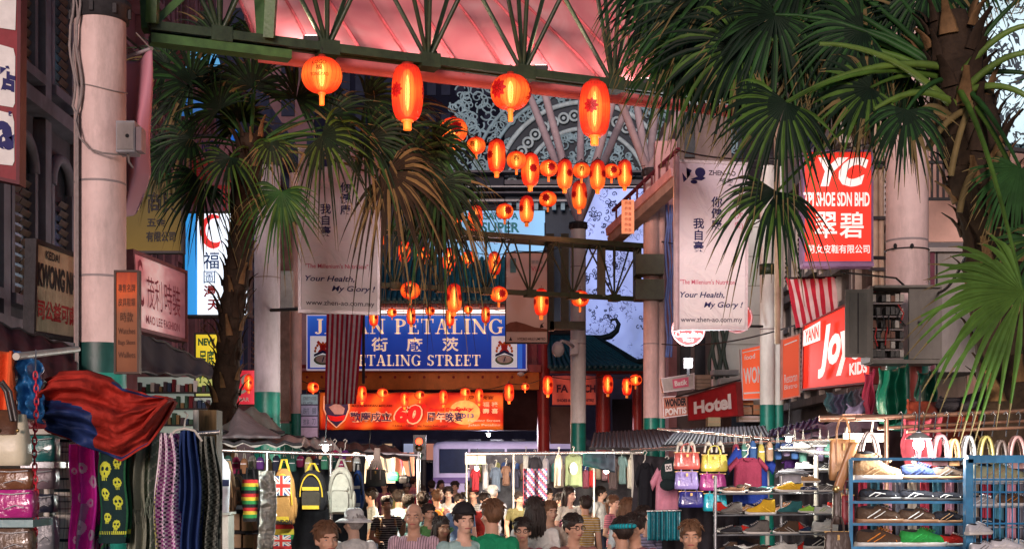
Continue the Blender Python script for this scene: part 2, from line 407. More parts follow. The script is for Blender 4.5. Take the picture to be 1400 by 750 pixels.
# thin wire hoop and the cables of the left pillar
ring = [(cA.x+math.cos(a)*(rA+.008), cA.y+math.sin(a)*(rA+.008), P(0, 127, 14.5).z+.03*math.sin(a*2)) for a in [2*PI*i/40 for i in range(40)]]
MB().tube(ring, .007, 6, closed=True).build('wire_hoop', CABLE, pA)
for k, (ox, tw) in enumerate(((0, .3), (5, -.5), (9, .4))):
    pts = [P(92+ox+4*math.sin(t*3+tw)+(5 if t < 1.2 else 7), -20+t*55, 14.2) for t in [i*.25 for i in range(13)]]
    if k == 1: pts += [P(103, 165, 14.16), P(109, 188, 14.14), P(122, 203, 14.12), P(140, 209, 14.14), P(158, 211, 14.2), P(172, 211, 14.28)]
    elif k == 0: pts += [P(106, 160+40*i, 14.2) for i in range(14)]
    else: pts += [P(104, 160+40*i, 14.22) for i in range(13)]
    MB().tube(pts, .014 if k != 1 else .01, 7).build('cable', CABLE, pA)
jb = root('junction_box', P(182, 210, 14.25), 'grey electric junction box fixed to the leftmost pink pillar', 'junction box')
c = P(180, 190, 14.25); s = PX(14.25)
MB().box(c.x-17*s, c.x+8*s, c.y-.12, c.y+.12, c.z-21*s, c.z+21*s).build('housing', pm('box_grey', (.36, .34, .38), .45, .12, 6, dirt=.5), jb)
MB().box(c.x-15*s, c.x+7*s, c.y-.135, c.y-.122, c.z-18*s, c.z+18*s).build('cover', pm('box_cover', (.44, .37, .36), .5, .12, 6, dirt=.5), jb)
MB().box(c.x+8.5*s, c.x+16*s, c.y-.08, c.y+.1, c.z-18*s, c.z+14*s).build('side_cover', pm('box_pink', (.4, .28, .3), .5, .12, 6), jb)
MB().ell((c.x-1*s, c.y-.14, c.z), .02, .012, .02, 10, 6).build('lock', RUSTD, jb)
MB().tube([c+Vector((-.03, -.02, -21*s)), c+Vector((-.02, -.03, -32*s)), c+Vector((.02, -.02, -40*s))], .012, 6).build('conduit', CABLE, jb)

pillar(365.5, 35, 23.5, 225, 536, 'grey lilac pillar with green foot behind the shaggy palm trunk', LILAC, joints=(380,))
pC, cC, rC = pillar(404, 17, 31, 235, 565, 'slim pinkish pillar with board on its side beside the sixtieth banner', joints=(420,))
m = MB(); a = P(390, 575, 30.6); b = P(390, 300, 30.6); m.box(a.x-.12, a.x+.11, 30.5, 30.7, a.z, b.z)
m.build('board', pm('brown_board', (.27, .18, .15), .7, .3, 5, dirt=.6), pC)
m = MB(); a = P(390, 600, 30.6); m.box(a.x-.13, a.x+.12, 30.49, 30.71, .0, P(0, 577, 30.6).z-.02); m.build('board_foot', GREEN, pC)
m = MB(); a = P(393, 371, 30.3); m.box(a.x-.13, a.x+.13, 30.2, 30.45, P(0, 424, 30.3).z, a.z); m.build('meter_box', pm('pale_box', (.55, .6, .56), .5), pC)
pD, cD, rD = pillar(790.5, 21, 39.8, 312, 578, 'slender white pillar with branching struts behind the second truss', pm('pillar_white', (.85, .83, .78), .55, .1, 2.5, .2, dirt=.5), joints=(365, 470))
pE, cE, rE = pillar(890, 21, 34, 240, 571, 'pink twin pillar carrying the right end of the second truss', CREAM, twin=(.26, .12, .1), joints=(352, 470))
pF, cF, rF = pillar(1049, 20, 28.4, 225, 553, 'pale twin pillar with lilac pipe between the two orange shop signs', pm('pillar_pale', (.84, .84, .78), .55, .1, 2.5, .2, dirt=.5), twin=(.24, .06, .1), joints=(450,))
m = MB(); m.lathe([(rF*1.03, 0), (rF*1.08, 0), (rF*1.08, .22), (rF*1.03, .22)], (cF.x, cF.y, P(0, 376, 28.4).z), 32); m.build('clamp', STEELG, pF)
pG, cG, rG = pillar(1240, 56, 16, -60, 487, 'fat pink pillar standing behind the open electric cabinet', CREAM, joints=(330, 120))
m = MB(); m.tube([P(1264, -60, 15.95), P(1264, 392, 15.95)], .045, 10); m.build('drain_pipe', pm('pipe_grey', (.16, .17, .2), .5, .2), pG)
m = MB(); m.tube([P(1252, 500, 15.6), P(1252, 760, 15.6)], .07, 12); m.build('red_pipe', pm('pipe_maroon', (.16, .03, .025), .5, .3), pG)
zz = P(0, 337, 15.7).z
m = MB(); m.tube([(cG.x+math.cos(a)*(rG+.01), cG.y+math.sin(a)*(rG+.01), zz) for a in [2*PI*i/36 for i in range(36)]], .008, 6, closed=True)
for q in (1224, 1247): m.ell(P(q, 336, 15.74), .022, .022, .03, 8, 6)
m.build('wire_hoop', BLACKC, pG)
# branching struts on top of pillars D and E
STRUT = pm('strut_paint', (.42, .33, .35), .5, .15, 3, .1, dirt=.4)
def fan(cpx, cpy, d, ends, parent, r=.075):
    for x, y, dd in ends:
        a = P(cpx, cpy, d); b = P(x, y, dd)
        MB().tube([a, b], [r, r*.9], 10).build('strut', STRUT, parent)
fan(792, 302, 39.8, [(740, 110, 41), (716, 110, 43), (870, 115, 43), (843, 120, 39), (795, 125, 44)], pD, .12)
fan(886, 236, 34, [(866, 115, 35), (838, 110, 33), (900, 120, 36), (945, 120, 33)], pE, .1)
for i in range(2):
    a = P(884, 352+i*34, 33.8); MB().obox(a+Vector((.05, 0, -.2)), (.34,0,0), (0,.32,0), (0,0,.24)).build('clamp', STEELG, pE)

# ================================================================== TRUSSES
def truss(name_label, A, B, span, top, wid, r, n_nodes, phase=.5, ends=True, fans=2):
    """space truss between A and B (bottom chord), struts fan from each bottom node to four top nodes"""
    A = Vector(A); B = Vector(B); d = (B-A); L = d.length; u = d/L; nrm = Vector((-u.y, u.x, 0)).normalized()
    o = root('truss', (A.x, A.y, A.z), name_label, 'truss')
    up = Vector((0, 0, top))
    # bottom chord: a pair of flat bars with lacing
    for k, off in enumerate((-.07, .07)):
        MB().bar(A+nrm*off, B+nrm*off, .06, .10, up=(0,0,1)).build('bottom_chord', STEELG, o)
    for k, off in enumerate((-wid, wid)):
        MB().bar(A+nrm*off+up, B+nrm*off+up, .09, .12).build('top_chord', STEELG, o)
    step = L/n_nodes
    for i in range(n_nodes):
        p = A+u*(step*(i+phase))
        MB().obox(p+Vector((0,0,-.005)), u*.12, nrm*.12, Vector((0,0,.085))).build('node_plate', STEELG, o)
        for sx in (-.5, .5) if fans == 2 else (-.5, -.17, .17, .5):
            for off in (-wid, wid):
                q = p+u*(sx*step)+nrm*off+up
                if -0.3 < (q-A).dot(u) < L+.3: MB().tube([p, q], r, 7).build('web_strut', STEELG, o)
        for off in (-1, 1):
            q = p+u*(.12*step*off)+nrm*off*wid+up; MB().tube([p, q], r, 7).build('web_strut', STEELG, o)
    for i in range(n_nodes+1):
        q = A+u*(step*(i+phase-.5))+up
        if 0 <= (q-A).dot(u) <= L+.01: MB().bar(q-nrm*wid, q+nrm*wid, .07).build('cross_bar', STEELG, o)
    return o
T1A = P(205, 37, 15.6); T1B = P(1215, 160, 0); 
# the first truss: same height all along, receding to the right
z1 = T1A.z
def on_h(px, py, z): d = (z-CZ)*FPX/(HY-py); return P(px, py, d)
T1B = on_h(1205, 162, z1)
t1 = truss('wide dark green steel truss under the pink awning, nearest overhead', T1A, T1B, 0, 1.55, .55, .028, 8, .62)
u1 = (T1B-T1A).normalized(); n1 = Vector((-u1.y, u1.x, 0))
# heavier green frame at its left end
for s_ in (0, 1.32):
    for off in (-.5, .5):
        b = T1A+u1*s_; MB().bar(b+n1*off*.3, b+n1*off*1.1+Vector((0,0,1.6)), .12).build('end_post', pm('green_steel_bright', (.05, .12, .03), .45, .3, 8), t1)
MB().bar(T1A+u1*.0, T1A+u1*1.4+Vector((0,0,1.5)), .08).build('end_brace', MC['green_steel_bright'], t1)
MB().bar(T1A+Vector((0,0,-.14)), T1A+u1*1.6+Vector((0,0,-.14)), .2, .1).build('end_sill', MC['green_steel_bright'], t1)
T2A = P(383, 382, 31); T2B = on_h(876, 409, T2A.z)
t2 = truss('slim dark green steel truss hung with round lanterns, farther down the street', T2A, T2B, 0, 1.28, .3, .022, 8, .35)
u2 = (T2B-T2A).normalized()
for s_ in (0, 1.0):
    MB().bar(T2B-u2*(s_+.1), T2B-u2*(s_+.1)+Vector((0,0,1.28)), .2).build('end_post', STEELG, t2)
# hanging green frame under the second truss, behind the poster
fr = root('steel_gantry', P(775, 445, 38), 'dark green square steel frame hung beside the slender white pillar', 'steel frame')
for a, b in (((752, 445), (800, 445)), ((752, 320), (752, 452)), ((772, 320), (772, 440))): MB().bar(P(*a, 38.6), P(*b, 38.6), .22).build('bar', STEELG, fr)

# ================================================================== PINK CANOPY
def canopy_mat():
    m = bpy.data.materials.new('pink_canopy'); m.use_nodes = True; n = m.node_tree; L = n.links; b = n.nodes['Principled BSDF']
    tc = n.nodes.new('ShaderNodeTexCoord'); mp = n.nodes.new('ShaderNodeMapping'); mp.inputs['Scale'].default_value = (.8, .25, .5); mp.inputs['Rotation'].default_value = (0, 0, .5)
    L.new(tc.outputs['Object'], mp.inputs[0]); nz = n.nodes.new('ShaderNodeTexNoise'); nz.inputs['Scale'].default_value = 1.1; nz.inputs['Detail'].default_value = 4; nz.inputs['Distortion'].default_value = 2.2
    L.new(mp.outputs[0], nz.inputs['Vector']); cr = n.nodes.new('ShaderNodeValToRGB'); e = cr.color_ramp.elements
    e[0].position = .32; e[0].color = (.86, .30, .32, 1); e[1].position = .8; e[1].color = (.94, .60, .58, 1); k = e.new(.55); k.color = (.88, .40, .40, 1)
    L.new(nz.outputs[0], cr.inputs[0]); L.new(cr.outputs[0], b.inputs['Base Color']); b.inputs['Roughness'].default_value = .6
    tl = n.nodes.new('ShaderNodeBsdfTranslucent'); L.new(cr.outputs[0], tl.inputs[0]); mx = n.nodes.new('ShaderNodeMixShader'); mx.inputs[0].default_value = .4
    L.new(b.outputs[0], mx.inputs[1]); L.new(tl.outputs[0], mx.inputs[2]); L.new(mx.outputs[0], n.nodes['Material Output'].inputs[0]); return m
cn = root('awning_canopy', P(640, 100, 18), 'large pink fabric street awning above the nearest green truss', 'awning')
ca = P(352, 64, 16.6); cb = on_h(1000, 142, ca.z+.0)
cu_ = (cb-ca); cn_ = Vector((-cu_.y, cu_.x, 0)).normalized()
def cf(u, v):
    p = ca+cu_*u+cn_*(v*7.5)+Vector((0, 0, v*5.2+.25*math.sin(v*PI)))
    p.z += .05*math.sin(u*34)*math.sin(v*PI)+.06*math.sin(u*11+v*9); return p
MB().sheet(cf, 80, 30, thick=.012).build('fabric', canopy_mat(), cn)
def cl(u, v):
    p = ca+cu_*u; p.z -= v*.19; p += cn_*(-.04*v); return p
MB().sheet(cl, 60, 2, thick=.02).build('valance', pm('pink_valance', (.85, .25, .25), .6, .12, 3, trans=.3), cn)
for i in range(11):
    u = i/10; MB().tube([cf(u, v/10)+Vector((0, -.01, .012)) for v in range(11)], .022, 6).build('seam', pm('seam_red', (.55, .12, .13), .6), cn)

for i in range(5):
    p = T1A+u1*(1.9+i*1.5)+n1*.15+Vector((0,0,.12)); o = root('flood_lamp', p, 'small flood lamp on the nearest truss shining up at the pink awning, ' + ('leftmost', 'second from left', 'middle one', 'fourth from left', 'rightmost')[i], 'flood lamp')
    MB().obox(p, (.09,0,0), (0,.05,0), (0,0,.05)).build('housing', RUSTD, o); MB().obox(p+Vector((0,0,.055)), (.07,0,0), (0,.035,0), (0,0,.004)).build('glass', glow('flood_glass', (1, .75, .7), 6), o)
    l = bpy.data.lights.new('lamp', 'SPOT'); l.energy = 300; l.spot_size = R(150); l.spot_blend = .8; l.color = (1, .62, .6); l.shadow_soft_size = .08
    lo = bpy.data.objects.new('lamp', l); COL.objects.link(lo); lo.parent = o; lo.location = (0, .0, .1); lo.rotation_euler = (R(150), 0, 0)
# ================================================================== FAR BUILDINGS
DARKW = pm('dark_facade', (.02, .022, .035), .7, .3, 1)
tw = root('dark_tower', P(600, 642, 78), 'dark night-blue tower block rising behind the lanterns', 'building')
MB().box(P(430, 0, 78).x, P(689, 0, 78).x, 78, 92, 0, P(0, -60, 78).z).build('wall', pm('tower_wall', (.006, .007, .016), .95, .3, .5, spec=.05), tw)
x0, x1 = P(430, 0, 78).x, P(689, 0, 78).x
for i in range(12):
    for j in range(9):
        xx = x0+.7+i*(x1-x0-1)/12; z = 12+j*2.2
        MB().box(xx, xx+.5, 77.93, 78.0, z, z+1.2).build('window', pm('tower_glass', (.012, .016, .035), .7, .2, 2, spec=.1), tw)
# ornate building with carved round relief
D = 70
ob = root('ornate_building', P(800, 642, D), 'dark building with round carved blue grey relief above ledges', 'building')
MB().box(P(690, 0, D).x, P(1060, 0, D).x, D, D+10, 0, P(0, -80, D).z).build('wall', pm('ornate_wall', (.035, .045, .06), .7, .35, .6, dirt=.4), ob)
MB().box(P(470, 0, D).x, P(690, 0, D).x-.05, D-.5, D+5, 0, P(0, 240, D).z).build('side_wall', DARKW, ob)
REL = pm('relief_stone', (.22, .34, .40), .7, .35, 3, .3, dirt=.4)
REL2 = pm('relief_stone_pale', (.36, .46, .50), .7, .3, 3, .3, dirt=.3)
cc = P(800, 258, D-.1); k = PX(D)
for rad, tk, mt in ((118, .13, REL2), (134, .1, REL), (82, .12, REL2), (152, .1, REL)):
    MB().tube([cc+Vector((math.cos(a)*rad*k*1.02, 0, math.sin(a)*rad*k)) for a in [PI*i/60 for i in range(61)]], tk, 8).build('arch_moulding', mt, ob)
for lb, a, b, sg in (('black cable sagging from the leftmost pillar top across to the palm', P(160, 40, 14.6), P(430, 160, 31), 1.2), ('black cable sagging between the lilac banner mast and the fat pillar', P(925, 205, 24), P(1215, 190, 16), .5), ('black cable looping from the twin pillar to the pale twin pillar', P(905, 330, 34), P(1042, 300, 28.5), .6), ('thin cable running low behind the hotel sign', P(905, 470, 33), P(1100, 440, 24), .4), ('thin cable from the electric cabinet toward the palm trunk', P(1283, 400, 15), P(1340, 300, 10), .3)):
    o = root('cable', a, lb, 'cable'); MB().tube([a*(1-t)+b*t-Vector((0,0,sg*4*t*(1-t)*.4)) for t in [i/16 for i in range(17)]], .015, 5).build('strand', BLACKC, o)
rr_ = random.Random(3)
rose = MB(); rose.tube([(math.cos(a)*.24, -.03, math.sin(a)*.24) for a in [2*PI*i/14 for i in range(14)]], .07, 6, closed=True)
rose.ell((0, -.05, 0), .1, .08, .1, 8, 6)
rme = rose.mesh('rosette', REL2)
for i in range(21):
    a = PI*(i+.5)/21
    for rad in (100,):
        o = bpy.data.objects.new('rosette', rme); COL.objects.link(o); o.parent = ob
        o.location = cc+Vector((math.cos(a)*rad*k, -.05, math.sin(a)*rad*k))-ob.location
def spiral(mb, c, r0, turns, a0, sgn, tk, plane_y=0):
    pts = []
    for i in range(18):
        t = i/17; a = a0+sgn*turns*2*PI*t; q = r0*(1-.85*t); pts.append(Vector(c)+Vector((math.cos(a)*q, plane_y, math.sin(a)*q)))
    mb.tube(pts, [tk*(1-.5*i/17) for i in range(18)], 5)
scr = MB()
for ring_, rmin, rmax, n, sz in ((0, 8, 76, 170, .26), (1, 121, 131, 60, .26), (2, 137, 150, 90, .3), (3, 156, 215, 330, .42)):
    for i in range(n):
        a = rr_.uniform(.02, PI-.02); rad = math.sqrt(rr_.uniform(rmin**2, rmax**2))
        spiral(scr, cc+Vector((math.cos(a)*rad*k, -.03, math.sin(a)*rad*k)), sz*rr_.uniform(.6, 1.2), rr_.uniform(.8, 1.5), rr_.uniform(0, 6), rr_.choice((-1, 1)), .055)
scr.build('carved_scrolls', REL, ob, kind='stuff')
for j, (yy, hh, dp) in enumerate(((252, 6, .5), (262, 2, .9), (270, 2, .9), (278, 3, .5), (240, 3, .7))):
    a = P(600, yy, D); MB().box(P(560 if j else 690, 0, D).x, P(1000, 0, D).x, D-.6-dp, D-.51, a.z-hh*k, a.z).build('ledge', pm('ledge_stone' if j % 2 else 'ledge_dark', (.3, .29, .3) if j % 2 else (.08, .075, .09), .6), ob)
for i in range(26):
    a = P(694+i*12, 284, D); MB().box(a.x, a.x+.2, D-.8, D-.5, a.z-.25, a.z+.15).build('dentil', REL, ob)
# blue mural hoardings with line drawings
mur = root('blue_mural', P(840, 642, 66), 'tall pale blue hoarding with dark line drawings behind the pagoda roof', 'hoarding')
BL = lines_mat('mural_print', (.27, .38, .80), (.03, .05, .2), 2.2, .02, .5, 4, patch=True)
q = pquad(rect(798, 258, 915, 500), 66); q.slab(MB(), .15).build('panel', BL, mur)
for px in (798, 838, 876, 914): MB().bar(P(px, 256, 66.4), P(px, 642, 66.4), .18).build('post', RUSTD, mur)
m = MB()
cl_ = [(rr_.uniform(.05, .95), rr_.uniform(.1, .95)) for _ in range(16)]
for i in range(110):
    c = cl_[i % 16]; c = (max(.03, min(.97, c[0]+rr_.gauss(0, .05))), max(.08, min(.97, c[1]+rr_.gauss(0, .03)))); s0 = rr_.uniform(.05, .16)
    spiral(m, q.at(c[0], c[1], .02), s0, rr_.uniform(.7, 1.4), rr_.uniform(0, 6), rr_.choice((-1, 1)), .025)
m.build('line_drawing', pm('ink', (.02, .03, .1), .6), mur, kind='stuff')
sp = root('blue_shop_board', P(680, 642, 64), 'pale blue board reading SUPER between lanterns and the second truss', 'signboard')
q = pquad(rect(585, 288, 745, 376), 64); q.slab(MB(), .15).build('panel', lines_mat('super_print', (.18, .48, .80), (.03, .1, .2), .8, .02, .42, 3, patch=True), sp)
m = MB(); q.text(m, text_geo('SUPER', .03), .44, .80, .66, .82, e=.02); q.text(m, text_geo('PASARAYA', .03), .3, .86, .86, .97, e=.02); m.build('lettering', pm('teal_ink', (.0, .16, .2), .5), sp)

# ================================================================== GATEWAY
D = 50; k = PX(D)
REDC = pm('red_lacquer', (.42, .035, .03), .4, .2, 3, .1, dirt=.3)
ORNG = pm('orange_beam', (.8, .25, .05), .5, .15, 3, .1, dirt=.3)
TEAL = pm('teal_tile', (.02, .12, .15), .3, .45, 6, .2, dirt=.4)
gt = root('gateway', P(640, 642, D), 'chinese street gateway with red columns, orange beam and teal tiled roofs', 'gateway')
for px, wd in ((743, 17), (825, 20), (425, 15), (872, 14)):
    c = P(px, 0, D); MB().cyl((c.x, D+.2), wd*k/2, 0, P(0, 430 if px < 800 else 505, D).z, 28).build('column', REDC, gt)
def beam(nm, x0, y0, x1, y1, dd, th, mt):
    a = P(x0, y0, dd); b = P(x1, y1, dd); return MB().box(a.x, b.x, dd, dd+th, b.z, a.z).build(nm, mt, gt)
beam('orange_beam', 412, 508, 737, 532, D-.1, .5, ORNG)
beam('red_fascia', 412, 498, 740, 508, D-.25, .6, REDC)
beam('pink_lip', 412, 503, 722, 506.5, D-.45, .19, pm('pink_trim', (.75, .3, .3), .5))
beam('red_panel', 720, 430, 752, 505, D+.45, .15, REDC)
beam('red_beam', 752, 500, 882, 510, D-.1, .5, REDC)
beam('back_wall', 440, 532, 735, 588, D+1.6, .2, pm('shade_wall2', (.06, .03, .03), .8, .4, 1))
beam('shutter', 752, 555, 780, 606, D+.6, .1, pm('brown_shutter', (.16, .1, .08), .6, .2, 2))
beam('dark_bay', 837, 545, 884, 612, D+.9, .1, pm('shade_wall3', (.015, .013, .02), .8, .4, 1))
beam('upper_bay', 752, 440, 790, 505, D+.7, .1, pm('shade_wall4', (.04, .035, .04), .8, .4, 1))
for i in range(16):
    c = P(420+i*20, 515, D-.12); MB().ell(c, .05, .04, .05, 8, 6).build('beam_stud', REDC, gt)
for px in (600, 640, 680, 560, 520, 480, 450): 
    beam('window_bar', px, 535, px+2, 586, D+1.55, .04, pm('bar_grey', (.1, .08, .1), .6))
far = root('back_building', P(650, 642, 62), 'low shaded building seen through the gateway behind the bus', 'building')
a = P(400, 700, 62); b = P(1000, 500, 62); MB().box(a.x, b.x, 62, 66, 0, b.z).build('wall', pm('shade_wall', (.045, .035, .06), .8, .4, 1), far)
for i in range(16): a = P(430+i*30, 632, 61.9); b = P(448+i*30, 600, 61.9); MB().box(a.x, b.x, 61.9, 61.99, a.z, b.z).build('window', pm('far_glass', (.03, .035, .07), .2, .3, 2), far)
bk = root('back_block', P(300, 642, 85), 'tall dull pink block behind the shaggy left palm', 'building')
a = P(120, 642, 85); b = P(429, -70, 85); MB().box(a.x, b.x, 85, 95, 0, b.z).build('wall', pm('pink_block', (.11, .06, .075), .8, .4, .3, dirt=.5), bk)
for i in range(9):
    for j in range(9): x = a.x+1+i*1.55; z = 8+j*2.6; MB().box(x, x+.8, 84.9, 84.99, z, z+1.4).build('window', pm('tower_glass', (.012, .016, .035), .7, .2, 2, spec=.1), bk)
bk = root('back_block', P(1200, 642, 60), 'tall brown block behind the right palm crown', 'building')
a = P(1062, 642, 60); b = P(1345, -70, 60); MB().box(a.x, b.x, 60, 68, 0, b.z).build('wall', pm('brown_block', (.10, .07, .07), .8, .4, .3, dirt=.5), bk)
for i in range(5):
    for j in range(9): x = a.x+.8+i*1.7; z = 7+j*2.2; MB().box(x, x+.9, 59.9, 59.99, z, z+1.3).build('window', pm('tower_glass', (.012, .016, .035), .7, .2, 2, spec=.1), bk)
for i in range(9):
    x = 436+i*29; a = P(x, 628, 61.85); b = P(x+13, 606, 61.85); MB().box(a.x, b.x, 61.82, 61.88, a.z, b.z).build('added_glow_pane', glow('far_shop_%d' % (i % 3), ((.9, .55, .3), (.5, .55, .75), (.8, .3, .2))[i % 3], .5), far)  # glowing panes added to fill the dark void below the banner
# roof of tube tiles: eave line lower front, sloping up and back
def tiled_roof(x0, x1, yeave, ytop, d0, dtop, n, curl=0, right_hip=None):
    e0 = P(x0, yeave, d0); e1 = P(x1, yeave, d0); t0 = P(x0, ytop, dtop)
    rz = t0.z-e0.z; ry = dtop-d0
    m = MB(); base = MB()
    def pt(u, v):
        x = e0.x+(e1.x-e0.x)*u
        if right_hip: x = e0.x+(e1.x-e0.x)*u*(1-v*right_hip)
        return Vector((x, d0+ry*v, e0.z+rz*(v**1.25)+curl*max(0, u-.75)**2*16*(1-v)))
    base.sheet(pt, 40, 10, thick=.1)
    base.build('roof_deck', TEAL, gt)
    for i in range(n+1):
        u = i/n
        m.tube([pt(u, v/7)+Vector((0, -.02, .06)) for v in range(8)], .07, 6)
    m.build('tile_ridges', TEAL, gt, kind='stuff')
    for i in range(n+1):
        p = pt(i/n, 0)+Vector((0, -.06, .05)); MB().ell(p, .09, .05, .09, 8, 6).build('tile_end', pm('tile_end', (.03, .12, .14), .4), gt) if i % 1 == 0 else None
    return pt
tiled_roof(500, 735, 411, 355, D-1.2, D+1.4, 30)
beam('eave_board', 412, 412, 735, 420, D-.9, .3, pm('eave_pink', (.6, .25, .22), .6, .2, 3))
for i in range(28):
    a = P(505+i*8.1, 416, D-1.0); MB().obox(a, (.07,0,0), (0,.1,0), (0,0,.07)).build('rafter_end', pm('rafter', (.2, .08, .08), .6), gt)
tiled_roof(412, 498, 411, 380, D-1.2, D+1.4, 12)
pt = tiled_roof(752, 884, 503, 462, D-1.4, D+.6, 17, curl=0, right_hip=.55)
# ridge with upswept horn, hip ridge and eave tip
RDG = pm('ridge_dark', (.012, .03, .035), .5, .3, 4)
MB().tube([P(x, y, D+.6) for x, y in ((745, 461), (770, 460), (800, 461), (822, 462), (835, 459), (843, 452), (846, 443), (842, 436), (836, 437), (835, 442))], [.09,.10,.10,.11,.12,.10,.08,.06,.05,.025], 8).build('ridge_horn', RDG, gt)
MB().tube([P(812, 462, D+.6), P(832, 472, D+.2), P(852, 484, D-.5), P(870, 495, D-1.1), P(880, 493, D-1.4), P(887, 486, D-1.5)], [.12,.12,.12,.12,.1,.04], 8).build('hip_ridge', RDG, gt)
# main sign
sg = root('street_sign', P(570, 508, D-.6), 'wide lit blue sign reading Jalan Petaling and Petaling Street on the gateway', 'street sign')
q = pquad(rect(420, 431, 719, 504), D-.6)
q.slab(MB(), .25).build('panel', gradmat('blue_enamel', [(0, (.01, .035, .30)), (.6, (.012, .07, .50)), (1, (.03, .16, .72))], es=.42, noise_amt=.05), sg)
m = MB()
for a in (rect(419, 429.5, 720, 431), rect(419, 504, 720, 505.8), rect(418.7, 431, 420, 504), rect(719, 431, 720.4, 504)): pquad(a, D-.68).slab(m, .3)
m.build('frame', glow('white_trim', (.8, .7, .8), .3), sg)
pquad(rect(430, 414, 718, 427), D-.7).slab(MB(), .25).build('light_box', glow('sign_light_strip', (1, .82, .72), 1.6), sg)
pquad(rect(430, 421, 718, 423), D-.73).slab(MB(), .02).build('light_rail', pm('lip_pink', (.6, .3, .3), .5), sg)
GOLD = glow('gold_letters', (1.0, .72, .48), .55)
def px2q(x0, y0, x1, y1, X0=420, Y0=431, X1=719, Y1=504): return (x0-X0)/(X1-X0), (x1-X0)/(X1-X0), (Y1-y1)/(Y1-Y0), (Y1-y0)/(Y1-Y0)
m = MB()
a = px2q(430, 436, 690, 456); q.text(m, serif_geo('JALAN PETALING'), *a, e=.03, fit=False)
a = px2q(478, 485, 658, 499.5); q.text(m, serif_geo('PETALING STREET'), *a, e=.03, fit=False)
for ch, x in (('街', 519), ('廠', 567), ('茨', 616)):
    a = px2q(x-11, 461, x+11, 480); q.text(m, text_geo(ch, .018), *a, e=.03, fit=False)
m.build('lettering', GOLD, sg)
for ex in (424, 672):
    m = MB(); qq = pquad(rect(ex, 459, ex+35, 502), D-.63); qq.slab(m, .03)
    m.build('emblem_plate', glow('emblem_white', (.8, .8, .85), .35), sg)
    m = MB()
    for i in range(9):
        aa = PI*i/8; qq.poly(m, disc(.5+.3*math.cos(aa), .52+.25*math.sin(aa), .05, .05, 8), 0, .012+.001*i)
    for p in (((.3,.5),(.38,.45),(.75,.8),(.67,.86)), ((.7,.5),(.62,.45),(.25,.8),(.33,.86))): qq.poly(m, p, 1, .012)
    qq.poly(m, disc(.5, .66, .13, .12), 1, .014)
    qq.poly(m, [(.15,.42),(.5,.55),(.85,.42),(.85,.34),(.5,.46),(.15,.34)], 3, .016)
    qq.poly(m, disc(.5, .24, .36, .16), 2, .013); qq.poly(m, disc(.5, .26, .29, .12), 4, .017); qq.poly(m, ((.46,.18),(.5,.18),(.56,.34),(.52,.34)), 3, .02)
    m.build('emblem', [pm('em_orange', (.8, .2, .03), .5), pm('em_red', (.7, .03, .02), .5), pm('em_green', (.15, .25, .12), .5), pm('em_blue', (.02, .03, .15), .5), pm('em_cream', (.8, .78, .7), .5)], sg)
pquad(rect(708, 460, 714, 503), D-.63).slab(MB(), .03).build('side_stripe', glow('stripe_blue', (.03, .18, .8), .4), sg)
# small lamp under the sign
lp = root('security_lamp', P(712, 510, D-1), 'small white oval lamp under the right corner of the blue sign', 'lamp')
MB().ell(P(712, 511, D-1), .13, .1, .08, 14, 8).build('shade', pm('lamp_white', (.8, .75, .65), .4), lp)
MB().bar(P(714, 511, D-.95), P(722, 507, D-.4), .04).build('arm', RUSTD, lp)
# banner 60th
bn = root('anniversary_banner', P(562, 588, 46), 'orange red banner with big 60th and chinese greeting under the gateway beam', 'banner')
q = pquad(rect(437, 536, 688, 587), 46)
m = MB(); m.sheet(lambda u, v: q.at(u, v, .05*math.sin(u*17)*(.5+v*.3)+.03*math.sin(u*41+v*5)), 90, 10, thick=.01); 
def ban_mat():
    m = bpy.data.materials.new('banner_print'); m.use_nodes = True; n = m.node_tree; L = n.links; b = n.nodes['Principled BSDF']
    tc = n.nodes.new('ShaderNodeTexCoord'); wv = n.nodes.new('ShaderNodeTexWave'); wv.wave_type = 'RINGS'; wv.rings_direction = 'SPHERICAL'; wv.inputs['Scale'].default_value = .35; wv.inputs['Distortion'].default_value = 3; wv.inputs['Detail'].default_value = 2
    mp = n.nodes.new('ShaderNodeMapping'); mp.inputs['Location'].default_value = (-2.4, 0, 1.2); L.new(tc.outputs['Object'], mp.inputs[0]); L.new(mp.outputs[0], wv.inputs[0])
    cr = n.nodes.new('ShaderNodeValToRGB'); e = cr.color_ramp.elements; e[0].color = (.48, .02, .015, 1); e[1].color = (.78, .30, .05, 1); k = e.new(.45); k.color = (.64, .075, .02, 1)
    L.new(wv.outputs[0], cr.inputs[0]); L.new(cr.outputs[0], b.inputs['Base Color']); b.inputs['Roughness'].default_value = .6
    b.inputs['Emission Strength'].default_value = 0; return m
m.build('cloth', ban_mat(), bn)
def b2(x0, y0, x1, y1): return px2q(x0, y0, x1, y1, 437, 536, 688, 587)
m = MB()
for s_, x0, x1 in (('歡慶成立', 479, 535), ('周年晚宴', 584, 633)):
    q.text(m, text_geo(s_, .05), *b2(x0-1, 562, x1+1, 577), 1, .09, fit=False); q.text(m, text_geo(s_, .02), *b2(x0, 563, x1, 576), 0, .10, fit=False)
q.text(m, text_geo('60', .12, .15), *b2(538, 551, 578, 580), 1, .10, fit=False); q.text(m, text_geo('60', .06, .15), *b2(540, 553, 576, 578), 2, .11, fit=False)
q.text(m, text_geo('th', .05), *b2(577, 551, 583, 557), 2, .1, fit=False)
q.text(m, text_geo('MAJLIS MAKAN MALAM', .02, .1), *b2(481, 553, 536, 557), 3, .1, fit=False)
q.text(m, text_geo('Annual Dinner', .03, .1), *b2(585, 557, 632, 562), 2, .1, fit=False)
